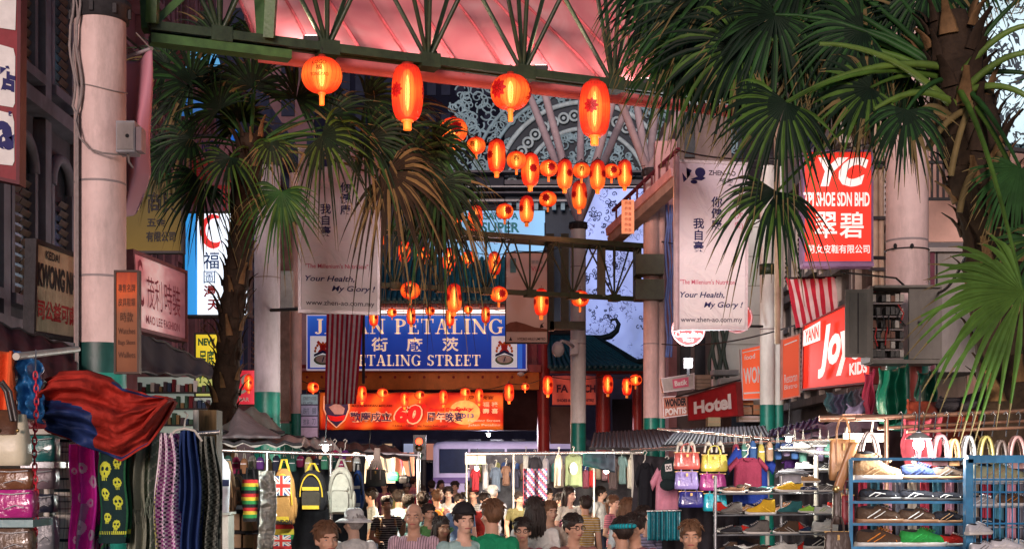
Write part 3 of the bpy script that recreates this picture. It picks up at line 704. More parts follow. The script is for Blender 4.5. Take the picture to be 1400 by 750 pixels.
q.text(m, text_geo('周年晚宴', .02), *b2(640, 541, 675, 546), 3, .1, fit=False)
q.text(m, text_geo('17.8.2013     7:30pm     Jalan Petaling, Kuala Lumpur', .02), *b2(497, 580, 652, 583.5), 3, .1)
q.poly(m, disc(.79, .46, .085, .33), 4, .085); q.text(m, text_geo('Spicy', .05, .2), *b2(622, 556, 648, 563), 2, .1, fit=False); q.text(m, text_geo('2013', .03), *b2(626, 565, 648, 571), 5, .1, fit=False)
for i in range(4): q.text(m, text_geo('福祿壽喜'[i], .02), *b2(660+(i % 2)*12, 549+(i//2)*9, 669+(i % 2)*12, 556+(i//2)*9), 1, .1, fit=False)
q.text(m, text_geo('Petaling Street', .02), *b2(640, 573, 684, 577), 1, .1, fit=False); q.text(m, text_geo('Jalan Petaling', .02), *b2(640, 579, 684, 583), 1, .1, fit=False)
# shield
sh = [(0,1),(.5,.93),(1,1),(1.02,.6),(.85,.25),(.5,0),(.15,.25),(-.02,.6)]
def sh_(x0, y0, x1, y1): a = b2(x0, y0, x1, y1); return [(a[0]+(a[1]-a[0])*x, a[2]+(a[3]-a[2])*y) for x, y in sh]
q.poly(m, sh_(443, 541, 478, 585), 1, .10); q.poly(m, sh_(445, 543, 476, 583), 0, .105)
q.poly(m, [(b2(0,0,450+dx,0)[1], b2(0,y,0,y)[2]) for dx, y in ((0,556),(12,550),(22,558),(20,566),(8,566))], 6, .11)
q.poly(m, [(b2(0,0,450+dx,0)[1], b2(0,y,0,y)[2]) for dx, y in ((-2,567),(10,569),(23,567),(20,574),(10,576),(2,574))], 2, .11)
m.build('print', [pm('pr_navy', (.02, .03, .18), .5), pm('pr_white', (.85, .8, .78), .5), pm('pr_red', (.6, .01, .03), .5), pm('pr_dark', (.12, .01, .01), .5), pm('pr_yel', (.95, .7, .3), .5), pm('pr_blue', (.05, .15, .5), .5), pm('pr_sky', (.35, .4, .6), .5)], bn)
for x in (437, 688): MB().tube([P(x, 536, 46), P(x+(8 if x > 500 else -8), 520, 49.8)], .015, 5).build('tie_rope', CABLE, bn)
# salmon banner right of the column
b3 = root('salmon_banner', P(785, 553, 47), 'salmon banner half hidden behind the slender white pillar', 'banner')
q = pquad(rect(755, 513, 815, 553), 47); m = MB(); m.sheet(lambda u, v: q.at(u, v, .04*math.sin(u*14+v*3)), 30, 8, thick=.01); m.build('cloth', pm('salmon_cloth', (.75, .22, .2), .7, .15, 3), b3)
m = MB(); q.text(m, text_geo('FA', .03), .1, .36, .42, .68, 0, .06); q.text(m, text_geo('CH', .03), .72, .98, .42, .68, 0, .06); q.text(m, text_geo('SHOES & BAGS CENTRE', .02), .1, .95, .1, .2, 0, .06); m.build('lettering', pm('ink_navy', (.05, .01, .04), .5), b3)
# ================================================================== SHOPHOUSES along both sides
def shophouse(name_label, X, y0, y1, H, side, col, kinds, arched=False, glow_col=None):
    """side=+1: the facade faces +x (left row); -1 faces -x"""
    b = root('shophouse', (X, (y0+y1)/2, 0), name_label, 'shophouse', 'shophouses lining the street')
    wm = pm('wall_%s' % name_label.split()[0], col, .75, .3, 1.2, .3, dirt=.7)
    tm = pm('trim_%s' % name_label.split()[0], tuple(min(1, c*1.5+.02) for c in col), .7, .25, 2, .2, dirt=.6)
    fx = X
    MB().box(min(X, X-side*8), max(X, X-side*8), y0, y1, 0, H).build('wall', wm, b)
    for z in (3.9, 7.3, 10.7):
        if z < H: MB().box(min(fx+side*.002, fx+side*.3), max(fx+side*.002, fx+side*.3), y0+.01, y1-.01, z, z+.22).build('string_course', tm, b)
    MB().box(min(fx+side*.002, fx+side*.5), max(fx+side*.002, fx+side*.5), y0+.02, y1-.02, H-.5, H+.1).build('cornice', tm, b)
    n = max(2, int((y1-y0)/1.7)); st = (y1-y0)/n
    for z in (4.5, 7.9, 11.3):
        if z+2.2 > H: continue
        for i in range(n):
            yc = y0+st*(i+.5); hw = .42
            f = MB()
            def bx(a, b_, c, d_, e0, e1): return f.box(min(fx+side*e0, fx+side*e1), max(fx+side*e0, fx+side*e1), a, b_, c, d_)
            bx(yc-hw-.12, yc-hw, z, z+1.9, .003, .13); bx(yc+hw, yc+hw+.12, z, z+1.9, .003, .13); bx(yc-hw-.2, yc+hw+.2, z-.15, z-.002, .003, .22)
            if arched:
                pts = [(fx+side*.09, yc+math.cos(a)*(hw+.06), z+1.9+math.sin(a)*(hw+.06)) for a in [PI*k_/12 for k_ in range(13)]]
                f.tube(pts, .09, 6)
            else: bx(yc-hw-.12, yc+hw+.12, z+1.902, z+2.05, .003, .16)
            w_ = f.build('window', tm, b)
            pane = MB().box(min(fx+side*.004, fx+side*.03), max(fx+side*.004, fx+side*.03), yc-hw+.002, yc+hw-.002, z+.002, z+1.898)
            lit = glow_col and rnd.random() < .35
            if arched: pane.prism([(yc+math.cos(a)*hw, z+1.9+math.sin(a)*hw) for a in [PI*k_/10 for k_ in range(11)]], (fx+side*.03, 0, 0), (0,1,0), (0,0,1), (side,0,0), .025)
            pane.build('pane', glow('lit_pane', glow_col, .6) if lit else pm('pane_dark', (.02, .024, .032), .2, .4, 1), w_, org=b.location)
            sh = MB(); nsl = 12
            for kk in range(nsl):
                zz = z+.1+kk*1.75/nsl
                for s_ in (-1, 1):
                    if (i+kk+int(z)) % 1 == 0 and (i % 3 != 1 or s_ > 0): sh.obox((fx+side*.06, yc+s_*hw*.5, zz), (side*.02, 0, .03), (0, hw*.46, 0), (.004, 0, .01))
            sh.build('louvre', pm('louvre_paint', (.09, .06, .05), .6, .3, 4), w_, org=b.location)
            if not arched: MB().box(min(fx+side*.04, fx+side*.1), max(fx+side*.04, fx+side*.1), yc-.02, yc+.02, z+.003, z+1.897).build('mullion', tm, w_, org=b.location)
        for i in range(n+1):
            yc = max(y0+.14, min(y1-.14, y0+st*i))
            MB().box(min(fx+side*.002, fx+side*.18), max(fx+side*.002, fx+side*.18), yc-.13, yc+.13, z-.38, min(z+2.78, H-.52)).build('pilaster', tm, b)
    # five-foot way: dark ground floor bay with shutter
    MB().box(min(fx+side*.004, fx+side*.05), max(fx+side*.004, fx+side*.05), y0+.3, y1-.3, .15, 3.4).build('shop_opening', pm('shop_dark', (.03, .028, .03), .6, .4, 1), b)
    return b
shophouse('charcoal shophouse with arched shuttered windows behind the leftmost pillar', -7.2, 9, 24.5, 13, 1, (.10, .095, .12), None, True)
shophouse('maroon shophouse with dark louvres behind the shaggy palm', -7.2, 24.6, 33, 15, 1, (.17, .08, .10), None, False)
shophouse('indigo shophouse far down the left side near the gateway', -7.2, 33.1, 45, 12, 1, (.05, .07, .14), None, False, (.1, .45, 1))
shophouse('peach shophouse behind the fat pillar and the thick trunk', 9.0, 19, 27.5, 9, -1, (.50, .32, .26), None, False, (1, .6, .4))
shophouse('beige shophouse with tall windows behind the red shoe sign', 9.0, 27.6, 36, 13, -1, (.26, .21, .17), None, False, (1, .8, .6))
shophouse('cream shophouse behind the hotel sign', 9.0, 36.1, 46, 11, -1, (.34, .30, .26), None, False)
# blue tarpaulin glimpses seen between the left fronds: upper windows with lit blue blinds
for i, (x, y, ww, hh) in enumerate(((278, 82, 50, 26), (262, 145, 42, 26), (332, 148, 24, 26), (322, 183, 16, 20), (310, 60, 26, 20))):
    o = root('blue_blind', P(x, y+hh/2, 25.2), ('pale blue lit blind above the left palm crown', 'deep blue lit blind left of the left palm crown', 'small blue lit blind beside the left palm heart', 'narrow blue lit blind low behind the left palm heart', 'second pale blue blind high behind the left palm')[i], 'blind')
    q = pquad([(x-ww/2+8, y-hh/2), (x+ww/2-8, y-hh/2), (x+ww/2, y+hh/2), (x-ww/2, y+hh/2)], 25.2)
    q.slab(MB(), .04).build('fabric', glow('blue_blind_%d' % (i % 2), ((.07, .33, .62), (.02, .12, .38))[i % 2], .8), o)
    m = MB(); MB().bar(q.at(0, 1, .03), q.at(1, 1, .03), .05).build('rail', RUSTD, o)
# pink wall panel with red characters (old advertisement), behind the left palm
def sign(name, px, d, label, cat, panel, frame=None, fw=.04, th=.08, texts=(), tmats=(), polys=(), brackets=(), e=.01):
    q = pquad(px, d); mid = (q.at(.5, 0)); o = root(name, mid, label, cat)
    q.slab(MB(), th).build('panel', panel, o)
    if frame:
        m = MB(); a = fw/q.w; b = fw/q.h
        for u0, u1, v0, v1 in ((-a, 1+a, 1, 1+b), (-a, 1+a, -b, 0), (-a, 0, 0, 1), (1, 1+a, 0, 1)): q.slab(m, th+.03, .02, u0, u1, v0, v1)
        m.build('frame', frame, o)
    m = MB()
    for t in texts:
        s_, u0, u1, v0, v1, mi, bold = t[:7]
        q.text(m, text_geo(s_, bold, t[7] if len(t) > 7 else 0), u0, u1, v0, v1, mi, e, t[8] if len(t) > 8 else True)
    for i, (pp, mi) in enumerate(polys): q.poly(m, pp, mi, e+.0015*i-.004)
    if m.f: m.build('lettering', list(tmats), o)
    for a, b in brackets: MB().tube([a, b], .025, 6).build('bracket', RUSTD, o)
    return o, q
INK = pm('ink_black', (.02, .018, .022), .6, .2, 9); WHT = pm('print_white', (.75, .72, .7), .6, .1, 9); REDI = pm('print_red', (.45, .03, .03), .6, .1, 9)
NAVY = pm('print_navy', (.02, .02, .12), .6, .1, 9); PINKI = pm('print_pink', (.6, .12, .2), .6, .1, 9); SILV = pm('steel_frame', (.42, .38, .4), .4, .15, 8, metal=.4)
sign('pink_signboard', rect(250, 188, 352, 290), 26, 'dull pink wall board with dark red characters half hidden by palm fronds', 'signboard', pm('dull_pink', (.30, .14, .16), .7, .25, 2, dirt=.6), RUSTD, .06, .1,
     [('廣', .05, .45, .4, .72, 0, .01), ('益', .5, .9, .4, .72, 0, .01), ('天', .02, .3, .02, .36, 0, .03), ('下', .4, .75, .02, .36, 0, .03), ('MM NGA', .05, .5, .78, .96, 1, .03)], (REDI, NAVY))
m = MB(); 
sign('red_framed_signboard', [(-12, -20), (25, -8), (23, 247), (-14, 239)], 11.5, 'tall red hanging signboard with three white rounded plates at the left edge', 'signboard', pm('sign_red_dark', (.24, .02, .03), .5, .25, 3, dirt=.5), pm('sign_red_rim', (.10, .012, .02), .5), .03, .12,
     [('店', .3, .95, .46, .6, 1, .06, 0, False), ('a', .2, .9, .15, .3, 1, .12, 0, False), ('E', .6, .9, .335, .36, 1, .05)], (WHT, NAVY),
     [([(u, v) for u, v in ((.0, .40), (.05, .375), (.85, .385), (.92, .41), (.92, .66), (.85, .70), (0, .70))], 0), ([(0, .06), (.85, .075), (.92, .10), (.9, .31), (.83, .35), (0, .35)], 0), ([(0, .78), (.92, .8), (.95, 1), (0, 1)], 0)], e=.013)
sign('hall_signboard', [(50, 333), (108, 354), (108, 462), (47, 452)], [15.2, 16.3, 16.3, 15.2], 'weathered cream signboard reading KWONG NAM beside the leftmost pillar', 'signboard', pm('old_cream', (.60, .50, .34), .7, .25, 3, .2, dirt=.8), RUSTD, .05, .1,
     [('KEDAI', .1, .6, .86, .96, 0, .02), ('KWONG NAM', .03, 1.02, .52, .8, 0, .05, 0, False), ('司公益可南廣', .04, 1.1, .14, .38, 1, .03, 0, False)], (INK, REDI))
sign('narrow_shop_board', rect(159, 372, 188, 508), 13.9, 'narrow rust orange vertical board fixed in front of the leftmost pillar', 'signboard', gradmat('board_orange_reflection', [(0, (.22, .08, .035)), (.55, (.30, .11, .05)), (.85, (.70, .12, .03)), (1, (.45, .07, .03))], noise_amt=.2, rough=.8), pm('dark_frame', (.06, .03, .02), .5), .02, .06,  # the orange upper part of the ramp is a painted reflection
     [('專售名牌', .1, .9, .80, .88, 0, .0), ('皮具鞋類', .1, .9, .66, .74, 0, .0), ('時款', .2, .8, .5, .6, 0, 0), ('Watches', .1, .9, .38, .44, 0, 0), ('Bags Shoes', .1, .9, .26, .32, 0, 0), ('Wallets', .1, .9, .14, .2, 0, 0)], (pm('ink_rust', (.09, .035, .02), .6),))
sign('glowing_pink_signboard', [(182, 346), (253, 374), (253, 463), (188, 447)], [15.4, 17, 17, 15.4], 'slanting pink shop sign with bright glow and thin red scrollwork', 'signboard', gradmat('pink_lightbox', [(0, (.5, .1, .13)), (.4, (.65, .2, .22)), (.62, (1, .72, .7)), (.8, (.6, .25, .27)), (1, (.3, .12, .14))], 'X', es=.30, noise_amt=.18, scale=4), pm('frame_pinkdark', (.22, .08, .09), .5), .04, .1,
     [('茂利', .2, .5, .3, .75, 0, .0, 0, False), ('時裝', .55, .88, .3, .75, 0, .0, 0, False), ('MAO LEE FASHION', .12, .9, .08, .2, 0, .01), ('C', .04, .14, .3, .95, 0, .0, 0, False)], (pm('ink_wine', (.3, .03, .06), .6),))
o, q = sign('yellow_dark_signboard', rect(168, 240, 248, 343), 18, 'dark olive yellow signboard with black characters under the left fronds', 'signboard', gradmat('olive_board', [(0, (.16, .11, .01)), (.7, (.10, .075, .012)), (1, (.03, .03, .012))], es=.12, noise_amt=.15), pm('frame_black', (.02, .015, .02), .5), .03, .1,
     [('商興', .42, .92, .5, .78, 0, .015, 0, False), ('五金', .4, .75, .32, .44, 0, .03), ('有限公司', .4, .9, .12, .26, 0, .03)], (INK,))
o, q = sign('blue_white_lightbox', rect(253, 292, 338, 430), 25, 'bright lit white and blue light box sign with red crescent behind the palm trunk', 'lit sign', glow('lightbox_blue', (.02, .30, .75), .8), RUSTD, .04, .3,
     [('福', .3, .55, .45, .62, 1, .01), ('圖', .27, .52, .31, .43, 1, .0), ('漫', .3, .5, .17, .29, 2, .03), ('天', .36, .56, .04, .15, 2, .03), ('漫天', .68, .98, .06, .2, 2, .03)], (glow('lightbox_white', (.75, .88, 1), 1.1), pm('ink_blue', (.02, .08, .3), .5), REDI, glow('crescent_red', (.85, .02, .02), .6)),
     [([(.2, 0), (1, 0), (1, .66), (.78, .66), (.78, 1), (.2, 1)], 0)], e=.02)
m = MB(); q.poly(m, [(.46+.2*math.cos(a), .82+.17*math.sin(a)) for a in [R(60+i*12) for i in range(21)]]+[(.5+.16*math.cos(a), .83+.12*math.sin(a)) for a in [R(300-i*12) for i in range(20)]], 0, .05); m.build('crescent', MC['crescent_red'], o)
sign('yellow_signboard', rect(268, 457, 297, 541), 24, 'bright yellow upright shop sign low behind the palm trunk', 'signboard', glow('yellow_lb', (.85, .65, .01), .55), RUSTD, .03, .1, [('NEW', .1, .9, .82, .94, 0, .05), ('足底', .15, .85, .5, .75, 0, .03), ('按摩', .15, .85, .2, .45, 0, .03)], (pm('ink_green', (.02, .15, .05), .5),))
sign('red_notice_board', rect(318, 506, 350, 552), 26, 'small glowing red board with white swirl behind the palm trunk', 'signboard', glow('red_lb', (.75, .03, .06), .5), None, .03, .06, [('BAR', .2, .8, .08, .2, 0, .02), ('S', .2, .8, .3, .9, 0, .02, .4, False)], (WHT,))
# dark shop awning between pillar and palm
def awning(name, a, b, c, dd, label, mt, slats=0, th=.03, sag=.06):
    A, B, C, D_ = a, b, c, dd
    o = root(name, (A+B+C+D_)/4, label, 'awning')
    def f(u, v):
        p = (A*(1-u)+B*u)*(1-v)+(D_*(1-u)+C*u)*v; p.z -= sag*math.sin(PI*u)*math.sin(PI*v)-(.02*math.sin(u*25) if not slats else 0); return p
    MB().sheet(f, 40, 10, thick=th).build('cover', mt, o)
    MB().tube([f(i/10, 0) for i in range(11)], .02, 6).build('rod', RUSTD, o); MB().tube([f(i/10, 1) for i in range(11)], .02, 6).build('rod', RUSTD, o)
    for i in range(slats): MB().tube([f((i+.5)/slats, v/6)+Vector((0, 0, .012)) for v in range(7)], .022, 6).build('corrugation', mt, o)
    return o
awning('shop_awning', P(188, 452, 17.5), P(292, 500, 22), P(292, 514, 20.5), P(186, 508, 15.5), 'dark brown sloping shop awning below the glowing pink sign', pm('awning_dark', (.035, .028, .035), .7, .4, 2))
awning('maroon_awning', P(-10, 440, 14), P(104, 476, 15.2), P(104, 528, 12.5), P(-10, 512, 10.5), 'maroon cloth awning at the far left under the cream sign', pm('awning_maroon', (.09, .025, .035), .8, .35, 3, .3))
# window shop box beyond: pale lit shop interior strip behind first awning
sb = root('market_booth', P(240, 560, 24), 'pale lit shop booth with three shelves below the brown awning', 'booth')
q = pquad(rect(188, 515, 292, 600), 24); q.slab(MB(), .1).build('wall', glow('shop_interior', (.42, .50, .45), .28), sb)
rg_ = random.Random(4)
for j_ in range(3):
    MB().bar(q.at(.02, .22+j_*.26, .15), q.at(.98, .22+j_*.26, .15), .03).build('shelf_board', RUSTD, sb)
    for i in range(17):
        u = .03+i*.056; v0 = .23+j_*.26+.005; m = MB(); q.slab(m, .12, .14, u, u+.035+.015*rg_.random(), v0, v0+.08+.12*rg_.random()); m.build('goods', (cloth(.2, .03, .04), pm('plum', (.10, .07, .09), .6), pm('dull_green', (.05, .12, .08), .6), WHT, cloth(.05, .08, .15), cloth(.3, .2, .1))[rg_.randrange(6)], sb)
# tall pillar of advertisements beside pillar B (white box sign)
sign('poster_column', rect(411, 538, 435, 598), 30, 'stack of four pale lilac notice plates beside the banner', 'notice board', pm('plate_dark', (.06, .05, .1), .6), None, .03, .06,
     [('STREET FOOD', .15, .9, .86, .93, 4, 0), ('GUIDE', .15, .7, .76, .82, 4, 0), ('跌打', .15, .5, .54, .68, 4, 0), ('醫', .65, .9, .54, .68, 4, 0), ('推拿', .15, .5, .3, .43, 4, 0), ('刀', .65, .85, .3, .43, 4, 0), ('針灸', .15, .5, .06, .18, 4, 0), ('海', .65, .9, .06, .18, 4, 0)],
     (pm('plt0', (.35, .55, .62), .5), pm('plt1', (.4, .42, .62), .5), pm('plt2', (.45, .38, .6), .5), pm('plt3', (.5, .38, .55), .5), pm('ink_slate', (.1, .12, .2), .6)),
     [([(.03, a), (.97, a), (.97, a+.22), (.03, a+.22)], i) for i, a in enumerate((.765, .515, .265, .015))], e=.012)

# ---- vertical health banners
def health(px, d, label, skip=0):
    o, q = sign('health_banner', px, d, label, 'banner', gradmat('banner_vinyl', [(0, (.82, .80, .82)), (.5, (.90, .86, .90)), (1, (.80, .77, .88))], noise_amt=.2, scale=5, bump=.5), SILV, .05, .04,
        [('你', .50, .66, .735, .80, 0, .02), ('健', .50, .66, .665, .73, 0, .02), ('康', .50, .66, .595, .66, 0, .02), ('我', .24, .40, .60, .665, 0, .02), ('自', .24, .40, .53, .595, 0, .02), ('豪', .24, .40, .46, .525, 0, .02),
         ('"The Millenium\'s Nutrition"', .05, .88, .262, .29, 1, .01, 0, False), ('Your Health,', .05, .70, .175, .215, 0, .015, .25, False), ('My Glory !', .40, .97, .11, .155, 0, .015, .25, False), ('www.zhen-ao.com.my', .06, .96, .022, .062, 2, .005, 0, False),
         ('珍奥', .62, .82, .87, .915, 2, .02), ('ZHEN-AO', .46, .85, .93, .96, 2, .02), ('(大', .84, .96, .66, .72, 1, .0), ('衆)', .84, .96, .60, .65, 1, .0)], (NAVY, PINKI, pm('ink_grey', (.04, .03, .07), .6)),
        [(disc(.34, .945, .075, .03), 0), ([(.08, .94), (.15, .90), (.22, .955), (.14, .97), (.2, .93), (.1, .88)], 0), ([(.2, .90), (.36, .895), (.42, .91), (.36, .925), (.28, .915)], 0), (disc(.25, .865+.02, .05, .012), 0)])
    return o, q
o, q = health([(925, 222), (1020, 226), (1018, 447), (925, 447)], 24, 'tall lilac health banner with blue dancer emblem, beside the right palm fronds')
MB().tube([P(925, 214, 24), P(925, 452, 24)], .05, 10).build('mast', pm('mast_pink', (.55, .42, .45), .5), o)
for yy in (228, 444): MB().tube([P(925, yy, 24.05), P(1042, yy+2, 28)], .03, 6).build('bracket', RUSTD, o)
o, q = health([(412, 205), (516, 205), (516, 426), (412, 423)], 22, 'grey pink health banner hanging below the shaggy left palm fronds')
for yy in (207, 422): MB().tube([P(412, yy, 22.05), P(368, yy+2, 23.4)], .03, 6).build('bracket', RUSTD, o)
# pink curled banner beside the leftmost pillar
cb_ = root('pink_cloth_banner', P(190, 325, 15), 'faded pink cloth banner curling at its foot beside the leftmost pillar', 'banner')
def cbf(u, v):
    x0 = 168; x1 = 212-(8 if v > .7 else 8*v/.7)-max(0, v-.68)*75; y = (82-u*9)+v*((320-82))-max(0, v-.7)*u*90
    p = P(x0+(x1-x0)*u+2*math.sin(v*9)*u, y, 14.9); p.y += .12*math.sin(u*5+v*3)+.25*max(0, v-.7)*math.sin(u*9); return p
def pk(): 
    return gradmat('pink_banner_print', [(0, (.45, .30, .42)), (.45, (.42, .2, .26)), (.5, (.55, .2, .26)), (1, (.5, .22, .28))], noise_amt=.12, rough=.7)
MB().sheet(cbf, 16, 50, thick=.008).build('cloth', pk(), cb_)
MB().tube([cbf(0, 0)+Vector((0,0,.02)), cbf(1, 0)+Vector((0,0,.02))], .02, 6).build('rod', SILV, cb_)
MB().tube([cbf(1, 0), P(186, 45, 14.6)], .008, 5).build('rope', CABLE, cb_)
# striped flags
def flag(px, d, n, label, folds=3, amp=.06, vert=True):
    q = pquad(px, d); o = root('striped_flag', q.at(.5, 0), label, 'flag')
    MB().sheet(lambda u, v: q.at(u, v, amp*math.sin(u*folds*PI+v*2)*(1.1-v*.6)+.02*math.sin(v*9+u*20)), 56, 24, thick=.008, matfn=lambda u, v: 0 if int(u*n) % 2 == 0 else 1).build('cloth', [pm('flag_red', (.55, .03, .06), .8, .2, 6), pm('flag_white', (.82, .70, .70), .8, .12, 6)], o)
    MB().tube([q.at(-.03, 1, 0), q.at(1.03, 1, 0)], .018, 6).build('rod', RUSTD, o); return o, q
o, q = flag([(447, 424), (497, 427), (487, 552), (444, 552)], 40, 15, 'long red and white striped flag hanging over the blue street sign')
MB().bar(P(497, 424, 40.2), P(497, 524, 40.2), .08).build('pole', RUSTD, o)
MB().bar(P(497, 424, 40.2), P(434, 424, 40.2), .06).build('pole', RUSTD, o)
flag([(1074, 380), (1141, 379), (1148, 446), (1088, 448)], 22, 12, 'short red and white striped flag tilted above the red script sign', 2, .05)
# central poster
o, q = sign('mountain_poster', rect(692, 346, 748, 468), 36, 'tall grey poster with brown mountain ridge hanging under the second truss', 'poster', gradmat('poster_grey', [(0, (.45, .40, .38)), (.35, (.62, .56, .54)), (1, (.68, .62, .62))], noise_amt=.05), RUSTD, .03, .06,
    [('HYDRO HILLS LIMITED', .28, .96, .025, .055, 1, .01, 0, False), ('旅遊局', .6, .9, .88, .92, 3, .0), ('Visit', .6, .9, .8, .85, 2, .0)], (pm('ridge_brown', (.16, .07, .05), .7), INK, PINKI, pm('p_teal', (.1, .3, .35), .6)),
    [([(0, .12), (1, .12), (1, .15), (.7, .17), (.45, .21), (.25, .235), (.1, .225), (0, .2)], 0), ([(0, .0), (1, .0), (1, .004), (0, .004)], 1), ([(.07, .02), (.15, .02), (.11, .065)], 1), ([(.82, .16), (.92, .17), (.88, .2), (.94, .23), (.84, .2)], 1), ([(.1, .78), (.24, .78), (.24, .94), (.1, .94)], 3)], e=.03)
MB().bar(P(695, 345, 36), P(695, 302, 35), .03).build('hanger', RUSTD, o); MB().bar(P(745, 345, 36), P(745, 305, 35), .03).build('hanger', RUSTD, o)
# street camera / white horn lamp by slender pillar
hl = root('street_camera', P(775, 480, 38), 'round white street camera on curved arm beside the slender white pillar', 'camera')
MB().ell(P(763, 477, 38), .17, .17, .22, 16, 10).build('dome', pm('white_plastic', (.6, .6, .62), .3, .1, 6), hl)
MB().tube([P(764, 470, 38), P(768, 466, 38), P(776, 468, 38.2), P(783, 473, 38.8)], .05, 8).build('arm', pm('white_plastic2', (.55, .55, .57), .4), hl)
MB().box(P(780, 0, 38.8).x, P(790, 0, 38.8).x, 38.9, 39.3, P(0, 484, 39).z, P(0, 464, 39).z).build('bracket', pm('white_plastic2', (.55, .55, .57), .4), hl)

# ---- right side signs
RED_LB = glow('redlightbox', (.85, .03, .012), .62); WHITE_LB = glow('white_letter', (1, .85, .8), .75)
o, q = sign('shoe_shop_sign', rect(1100, 208, 1191, 357), 21, 'tall lit red shoe shop sign with white characters beside the fat pillar', 'lit sign', RED_LB, pm('frame_lilac', (.28, .16, .32), .5), .03, .25,
    [('TPI SHOE SDN BHD', -.02, .97, .50, .63, 0, .03, 0, False), ('翠', .15, .48, .21, .45, 0, .012, 0, False), ('碧', .52, .88, .21, .45, 0, .012, 0, False), ('男女皮鞋有限公司', .04, .97, .07, .15, 0, .012, 0, False), ('YC', .2, .95, .68, .95, 0, .06, .3, False)], (WHITE_LB,), e=.03)
for yy in (222, 352): MB().tube([P(1191, yy, 21.1), P(1222, yy+1, 21.4)], .03, 6).build('bracket', RUSTD, o)
m = MB(); q.slab(m, .3, .06, -.03, 1.03, -.05, -.02); m.build('drip_rail', pm('frame_lilac2', (.35, .2, .42), .4), o)
for px in (1200, 1268):
    pass
# gold rods of facade by the sign
fa = root('facade_pipes', P(1205, 642, 23), 'pale vertical pipes running down between the red shoe sign and the fat pillar', 'pipes')
for px, mt in ((1196, 'pipe_tan'), (1204, 'pipe_cream'), (1062, 'pipe_tan2')): MB().tube([P(px, 120, 23), P(px+1, 470, 23)], .05, 8).build('pipe', pm(mt, (.42, .33, .24), .6, .2, 4, dirt=.6), fa)
for yy in (160, 230, 300, 370): MB().box(P(1188, 0, 22.9).x, P(1212, 0, 22.9).x, 22.85, 22.93, P(0, yy, 22.9).z, P(0, yy-4, 22.9).z).build('strap', RUSTD, fa)
o, q = sign('script_sign', [(1100, 446), (1190, 402), (1190, 521), (1098, 531)], [21.5, 19.8, 19.8, 21.5], 'large lit red sign with flowing white script behind the open electric cabinet', 'lit sign', RED_LB, pm('frame_dred', (.25, .03, .03), .5), .03, .15,
    [('Joyo', .25, .92, .12, .86, 0, .045, .25, False), ('YANN', .03, .25, .72, .92, 1, .03, 0, False), ('KIDS', .72, .97, .1, .25, 0, .04, 0, False)], (WHITE_LB, RED_LB), [([(.0, .68), (.27, .68), (.27, .96), (0, .93)], 0)], e=.02)
sign('orange_food_sign', [(1014, 478), (1044, 471), (1044, 544), (1016, 545)], 29.2, 'orange shop sign with white letters left of the pale twin pillar', 'signboard', glow('orange_lb', (.75, .09, .02), .45), SILV, .03, .1, [('food', .1, .6, .78, .88, 0, .02), ('WONG', .05, 1.2, .3, .62, 0, .03, 0, False)], (WHT,), [([(.03, .93), (.97, .93), (.97, .95), (.03, .95)], 0), ([(.03, .1), (.97, .1), (.97, .13), (.03, .13)], 0)])
sign('orange_framed_sign', [(1070, 465), (1092, 458), (1092, 540), (1070, 544)], 27.6, 'orange framed shop sign right of the pale twin pillar', 'signboard', glow('orange_lb2', (.65, .08, .03), .4), pm('frame_salmon', (.6, .25, .2), .5), .03, .1, [('Restoran', .1, .9, .25, .4, 0, .0, 0, False), ('Bistro', .1, .9, .14, .22, 0, .0)], (WHT,), [([(.1, .9), (.9, .92), (.9, .94), (.1, .92)], 0)])
o, q = sign('hotel_sign', [(941, 542), (1007, 523), (1010, 567), (942, 574)], [31, 29, 29, 31], 'dark red sign reading Hotel in white letters above the grey corrugated awning', 'signboard', pm('hotel_red', (.33, .015, .02), .6, .2, 4, dirt=.3), pm('frame_hotel', (.15, .02, .02), .5), .02, .1,
    [('Hotel', .12, .88, .22, .72, 0, .045, 0, False)], (WHT,))
MB().tube([P(908, 546, 32), P(1012, 519, 29)], .02, 6).build('support_rod', RUSTD, o)
sign('small_menu_sign', [(907, 543), (940, 541), (940, 566), (908, 570)], 31.5, 'small salmon menu board with dark letters left of the hotel sign', 'signboard', pm('salmon_brd', (.5, .2, .14), .6, .25, 5, dirt=.4), SILV, .02, .08, [('WONDER', .05, .95, .5, .92, 0, .05, 0, False), ('PONTIS', .05, .95, .06, .44, 1, .05, 0, False)], (INK, WHT))
sign('pink_white_sign', [(905, 518), (948, 511), (948, 530), (908, 535)], 31.8, 'small grey white board with pink plate left above the hotel sign', 'signboard', pm('pale_brd', (.42, .4, .38), .6, .2, 5, dirt=.4), SILV, .02, .3, [('Batik', .38, .8, .3, .7, 1, .03)], (PINKI, WHT), [([(.32, .15), (.84, .15), (.84, .85), (.32, .85)], 0)])
